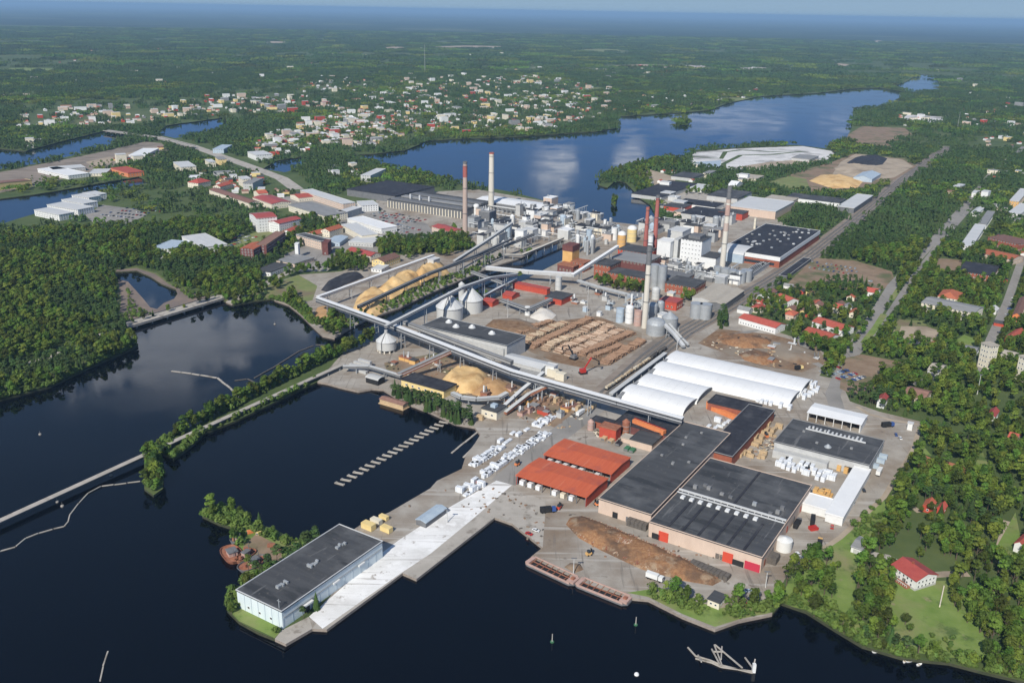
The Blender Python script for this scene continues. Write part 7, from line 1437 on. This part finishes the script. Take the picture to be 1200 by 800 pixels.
grove([(985, 440), (1000, 408), (1026, 370), (1022, 368), (985, 415), (975, 430)], 70, 'l', 42); grove([(925, 380), (965, 395), (985, 402), (990, 412), (968, 412), (930, 398)], 50, 'l', 43); grove([(1005, 385), (1020, 360), (1030, 350), (1020, 372)], 50, 'c', 44)
grove([(955, 335), (1000, 328), (1030, 342), (1005, 352), (960, 346)], 70, 'c', 45); grove([(500, 200), (545, 205), (560, 214), (510, 214), (470, 204)], 90, 'l', 46); grove([(705, 206), (745, 193), (800, 187), (802, 196), (760, 200), (764, 222), (748, 228), (736, 208), (716, 214)], 90, 'l', 47)
grove([(1030, 700), (1044, 730), (1062, 756), (1040, 744), (1014, 726), (1008, 706)], 40, 'l', 48); grove([(1020, 672), (1048, 684), (1046, 712), (1022, 708), (1012, 690)], 42, 'l', 49); grove([(1110, 684), (1122, 682), (1160, 742), (1166, 770), (1148, 748), (1108, 700)], 40, 'l', 50); grove([(1058, 728), (1076, 728), (1072, 748), (1060, 748)], 60, 'l', 51)
grove([(1090, 742), (1118, 748), (1116, 764), (1092, 762)], 34, 'b', 52); grove([(935, 668), (970, 650), (982, 664), (975, 700), (950, 712), (930, 704)], 45, 'l', 53); grove([(1062, 760), (1180, 775), (1190, 792), (1120, 772), (1064, 766)], 18, 'b', 54); grove([(918, 704), (950, 712), (1000, 748), (1058, 766), (1040, 748), (1000, 722), (960, 700)], 26, 'b', 55)
grove([(990, 620), (1030, 590), (1040, 610), (1010, 635)], 30, 'b', 56); grove([(262, 352), (300, 340), (330, 330), (334, 336), (300, 350), (268, 357)], 50, 'l', 57); grove([(800, 230), (812, 218), (850, 218), (840, 228)], 120, 'l', 58); grove([(716, 238), (719, 234), (723, 237), (720, 242)], 30, 'l', 59); grove([(794, 143), (800, 140), (809, 142), (803, 146)], 60, 'l', 60)
grove([(30, 208), (110, 190), (150, 184), (120, 194), (40, 214)], 500, 'b', 61); grove([(215, 524), (240, 508), (300, 481), (370, 447), (372, 443), (300, 477), (240, 504), (212, 520)], 18, 'b', 62); grove([(1044, 334), (1062, 310), (1090, 284), (1075, 318), (1052, 345)], 60, 'l', 63)
grove([(925, 400), (960, 402), (985, 420), (970, 428), (950, 412)], 60, 'l', 64); grove([(640, 292), (655, 284), (610, 296), (600, 300)], 60, 'b', 65); grove([(690, 246), (720, 258), (700, 258)], 60, 'b', 66); grove([(150, 342), (160, 360), (176, 366), (160, 376), (146, 378)], 40, 'b', 70); grove([(200, 334), (224, 341), (250, 348), (222, 350)], 40, 'b', 71); grove([(548, 318), (575, 300), (590, 300), (570, 312)], 50, 'b', 67)
# shrubs that fringe the shores and the wood's edge
for px in (SH_LEFT[1:], SH_CHIP[6:12], SH_PIER[14:30], SH_ISLE[3:11], SH_ISLE[12:17], SH_CAUSE[:11]):
    pts = [Vector(v) for v in pw(px)]; g = []
    for a, b in zip(pts, pts[1:]):
        n = int((b-a).length/1.7)
        for i in range(n): c = a.lerp(b, rnd.random()); d = (b-a).normalized(); nn = Vector((-d.y, d.x)); g += [tuple(c+nn*k_*rnd.uniform(.4, 6)) for k_ in (1, -1)]+[tuple(c+nn*k_*rnd.uniform(.2, 1.8)) for k_ in (1, -1)]
    g = np.array(g); g = g[clear_of(g, True, False)]; g = g[~inside(g, pw(YARD))]
    if len(g): BU.append(g)
LE, CO, BU = np.concatenate(LE), np.concatenate(CO), np.concatenate(BU)
if len(LE): LE = LE[in_view(LE)]; CO = CO[in_view(CO)]; BU = BU[in_view(BU)]
WHERE = [('on the lawn by the white villa', [(1000, 655), (1130, 665), (1170, 775), (1060, 765), (1000, 720)]), ('at the quay bushes below the bark heap', [(740, 680), (920, 690), (920, 735), (740, 710)]), ('on the green islet by the pier warehouse', [(230, 590), (380, 620), (340, 760), (250, 720)]),
         ('on the causeway strip', [(160, 500), (440, 380), (450, 420), (200, 590)]), ('in the shore row along the log basin', [(440, 440), (565, 480), (565, 510), (440, 470)]), ('on the wooded left shore', [(-100, 330), (165, 330), (170, 420), (-100, 520)]),
         ('in the lower right wood beyond the lawn', [(1100, 560), (1300, 560), (1300, 900), (1120, 900), (1090, 660)]), ('in the wood beside the outer yard road', [(960, 500), (1110, 500), (1110, 680), (900, 720)]), ('in the right-hand wood among the houses', [(1000, 330), (1300, 330), (1300, 570), (1000, 570)]), ('in the garden suburb', SUB), ('among the mill and town buildings', [(0, 0), (1200, 0), (1200, 900), (0, 900)])]
def plant(sp, pts, name, noun, cat, n_ind, stuffname, slab, smin=.75, smax=1.25, seed=0):
    crowns, tr = SP[sp]; rs = np.random.RandomState(seed); d = np.hypot(pts[:, 0], pts[:, 1]); q = pxof(pts); vis = (q[:, 0] > 2) & (q[:, 0] < 1198) & (q[:, 1] < 800); order = np.argsort(np.where(vis, d, 1e9)); n_ind = min(n_ind, len(pts)); near = order[:n_ind]; far = order[n_ind:]
    sc = rs.uniform(smin, smax, len(pts)); rz = rs.uniform(0, 6.28, len(pts)); vi = rs.randint(0, len(crowns), len(pts)); protos = {}
    zone = {}
    for i in near: i = int(i); zone.setdefault(next(w for w, pl in WHERE if w.startswith('among') or inside(q[i:i+1], pl)[0]), []).append(i)
    rank = {}
    for w, ids in zone.items():
        if len(ids) <= 38:
            for k, i in enumerate(sorted(ids, key=lambda j: q[j, 0])): rank[i] = od(k)
    for i in near:
        i = int(i); w = next(w for w, pl in WHERE if w.startswith('among') or inside(q[i:i+1], pl)[0])
        size = 'tall ' if sc[i] > (smin+smax)/2+.12*(smax-smin) else 'small ' if sc[i] < (smin+smax)/2-.12*(smax-smin) else 'middle-sized '
        lab = rank[i]+' '+noun+' from the left '+w if i in rank else size+noun+' '+w; t = thing(name, lab, cat, (float(pts[i, 0]), float(pts[i, 1]), GZ), float(rz[i]), noun+'s '+w if i in rank else lab+', all alike'); s = float(sc[i]); t.scale = (s*rs.uniform(.88, 1.12), s*rs.uniform(.88, 1.12), s)
        link('trunk', tr, t); c = link('crown', crowns[vi[i]], t); protos.setdefault(int(vi[i]), c)
    for k in range(len(crowns)):
        if k not in protos: c = link('crown', crowns[k], t); protos[k] = c; 
    if len(far):
        cloud(stuffname, slab, [protos[k] for k in range(len(crowns))], pts[far], sc[far], rz[far], vi[far], GZ)
def cloud(name, label, protos, xy, sc, rz, vi, z):
    me = bpy.data.meshes.new(name); n = len(xy); co = np.zeros((n, 3), np.float32); co[:, :2] = xy; co[:, 2] = z; me.vertices.add(n); me.vertices.foreach_set('co', co.ravel())
    for nm, a, ty in (('sc', sc, 'FLOAT'), ('rz', rz, 'FLOAT'), ('vi', vi, 'INT')):
        at_ = me.attributes.new(nm, ty, 'POINT'); at_.data.foreach_set('value', np.asarray(a, np.int32 if ty == 'INT' else np.float32))
    o = link(name, me); tag(o, label, None, None, 'stuff'); g = bpy.data.node_groups.new(name, 'GeometryNodeTree'); g.interface.new_socket('Geometry', in_out='INPUT', socket_type='NodeSocketGeometry'); g.interface.new_socket('Geometry', in_out='OUTPUT', socket_type='NodeSocketGeometry')
    n_, l = g.nodes, g.links; gi, go = n_.new('NodeGroupInput'), n_.new('NodeGroupOutput'); jn = n_.new('GeometryNodeJoinGeometry')
    def attr(nm, ty):
        a = n_.new('GeometryNodeInputNamedAttribute'); a.data_type = ty; a.inputs[0].default_value = nm; return a.outputs[0]
    asc, arz, avi = attr('sc', 'FLOAT'), attr('rz', 'FLOAT'), attr('vi', 'INT'); cx = n_.new('ShaderNodeCombineXYZ'); l.new(arz, cx.inputs[2])
    for k, pr in enumerate(protos):
        oi = n_.new('GeometryNodeObjectInfo'); oi.transform_space = 'ORIGINAL'; oi.inputs['Object'].default_value = pr; oi.inputs['As Instance'].default_value = False
        ip = n_.new('GeometryNodeInstanceOnPoints'); cp = n_.new('FunctionNodeCompare'); cp.data_type = 'INT'; cp.operation = 'EQUAL'; l.new(avi, cp.inputs[2]); cp.inputs[3].default_value = k
        l.new(gi.outputs[0], ip.inputs['Points']); l.new(cp.outputs[0], ip.inputs['Selection']); l.new(oi.outputs['Geometry'], ip.inputs['Instance']); l.new(cx.outputs[0], ip.inputs['Rotation']); l.new(asc, ip.inputs['Scale']); l.new(ip.outputs[0], jn.inputs[0])
    l.new(jn.outputs[0], go.inputs[0]); md = o.modifiers.new('scatter', 'NODES'); md.node_group = g
    return o
plant('leafy', LE, 'leafy_tree', 'leafy green tree', 'tree', 300, 'leafy_woods', 'leafy green woods round the river, the mill and the town', .42, 1.0, seed=1)
plant('spruce', CO, 'conifer_tree', 'dark conifer', 'conifer', 290, 'conifer_woods', 'dark conifer woods round the river, the mill and the town', .45, .8, seed=2)
plant('bush', BU, 'bush', 'bright green bush', 'bush', 290, 'shore_shrubs', 'bright green shrubs fringing the shores', .4, 1.15, seed=3)
print('TREES', len(LE), len(CO), len(BU))
# woods farther off: one model of a patch of wood, set side by side
def patch(seed, size, n, hs, rs_, k, tri=26):
    r_ = random.Random(seed); V, F = [], []
    for i in range(n):
        x, y = r_.uniform(-size/2, size/2), r_.uniform(-size/2, size/2); h = r_.uniform(*hs); w = r_.uniform(*rs_); kind = 'spruce' if r_.random() < (.6 if k == 'leafdark' else .15) else 'broad'
        if kind == 'spruce':
            b = len(V); m = 5
            for z, rr in ((h*.15, w*.85), (h*.55, w*.55)):
                o = len(V); a0 = r_.uniform(0, 6)
                V.extend([(x+rr*math.cos(a0+j*6.283/m), y+rr*math.sin(a0+j*6.283/m), z) for j in range(m)]); V.append((x, y, z+h*.5)); F.extend([(o+j, o+(j+1) % m, o+m) for j in range(m)])
        else:
            for j in range(tri):
                d = Vector((r_.gauss(0, 1), r_.gauss(0, 1), abs(r_.gauss(.5, .8)))).normalized(); c = Vector((x, y, h*.55))+Vector((d.x*w, d.y*w, d.z*h*.42)); a = d.orthogonal().normalized(); a.rotate(Matrix.Rotation(r_.uniform(0, 6), 3, d)); e = d.cross(a); s = w*r_.uniform(.4, .75)
                o = len(V); V.extend([tuple(c+a*s), tuple(c+e*s), tuple(c-a*s-e*s*.4)]); F.append((o, o+1, o+2))
    me = bpy.data.meshes.new('wood_patch'); me.from_pydata(V, [], F); me.materials.append(M[k]); me.update(); return me
def far_woods(name, label, d0, d1, size, n, seed, hs=(8, 15), rr=(3.0, 5.0), tri=26, townk=.35, only=None):
    p = ring(d0, d1, size*size*.92, seed); q = pxof(p); ok = clear_of(p, True, True, size*.3); u = np.random.RandomState(seed).rand(len(p)); de = np.full(len(p), .97)
    for T in (TOWN, TOWN2, TOWN3): de[inside(q, T)] = townk
    bg_ = np.array([noise.noise(Vector((x*.0011, y*.0011, 2))) for x, y in p]); de[(bg_ > .34) & (de > .9)] = .3; ok &= u < de; p = p[ok]
    if only: p = p[inside(pxof(p), only)]
    nz = np.array([noise.noise(Vector((x*.0035, y*.0035, 7))) for x, y in p])+np.random.RandomState(seed+1).uniform(-.2, .2, len(p)); dark = nz > -.17
    meshes = [patch(seed*10+i, size, n, hs, rr, 'leafdark' if i % 2 == 0 else 'leaf', tri) for i in range(4)]
    vi = np.where(dark, 0, 1)+2*np.random.RandomState(seed+2).randint(0, 2, len(p))
    anchor = []; 
    for i, me in enumerate(meshes):
        j = int(np.nonzero(vi == i)[0][0]) if (vi == i).any() else 0; o = link('wood_clump', me); o.location = (float(p[j, 0]), float(p[j, 1]), GZ); anchor.append(o)
        tag(o, 'patch of woods at the '+('dark' if i % 2 == 0 else 'leafy')+' edge of the '+label, None, None, 'stuff')
    cloud(name, label, anchor, p, np.random.RandomState(seed+3).uniform(.85, 1.15, len(p)), np.random.RandomState(seed+4).uniform(0, 6.28, len(p)), vi, GZ); print(name, len(p))
far_woods('middle_woods', 'green woods beyond the mill and round the lake', 1250, 2300, 16, 10, 31, (5.5, 10.5), (2, 3.3), 12)
far_woods('town_trees', 'garden trees among the far town houses', 1400, 4300, 20, 4, 34, (5, 10), (2.2, 3.6), 11, .62, [(280, 192), (300, 160), (350, 138), (410, 108), (470, 88), (620, 84), (720, 104), (700, 148), (600, 160), (500, 166), (430, 182)])
far_woods('distant_woods', 'blue-green woods between the town and the plain', 2300, 4500, 34, 30, 32, (6, 11), (2.3, 3.8), 9)
far_woods('farthest_woods', 'hazy woods of the far plain', 4500, 12000, 110, 90, 33, (7, 14), (4.5, 7.5), 7)

# ---------------------------------------------------------------- the air: pale haze over the whole plain
b = MB(); b.box(-74000, 74000, -700, 104000, -3, 300, bottom=True); hz = b.build('haze', 'white'); hm = bpy.data.materials.new('haze'); hm.use_nodes = True
t_ = hm.node_tree; t_.nodes.remove(t_.nodes['Principled BSDF']); pv = t_.nodes.new('ShaderNodeVolumePrincipled'); pv.inputs['Color'].default_value = (.42, .68, .98, 1); pv.inputs['Density'].default_value = HAZE; pv.inputs['Anisotropy'].default_value = 0
t_.links.new(pv.outputs[0], t_.nodes['Material Output'].inputs['Volume']); hz.data.materials[0] = hm; tag(hz, kind='stuff', label='pale blue haze lying over the far plain')
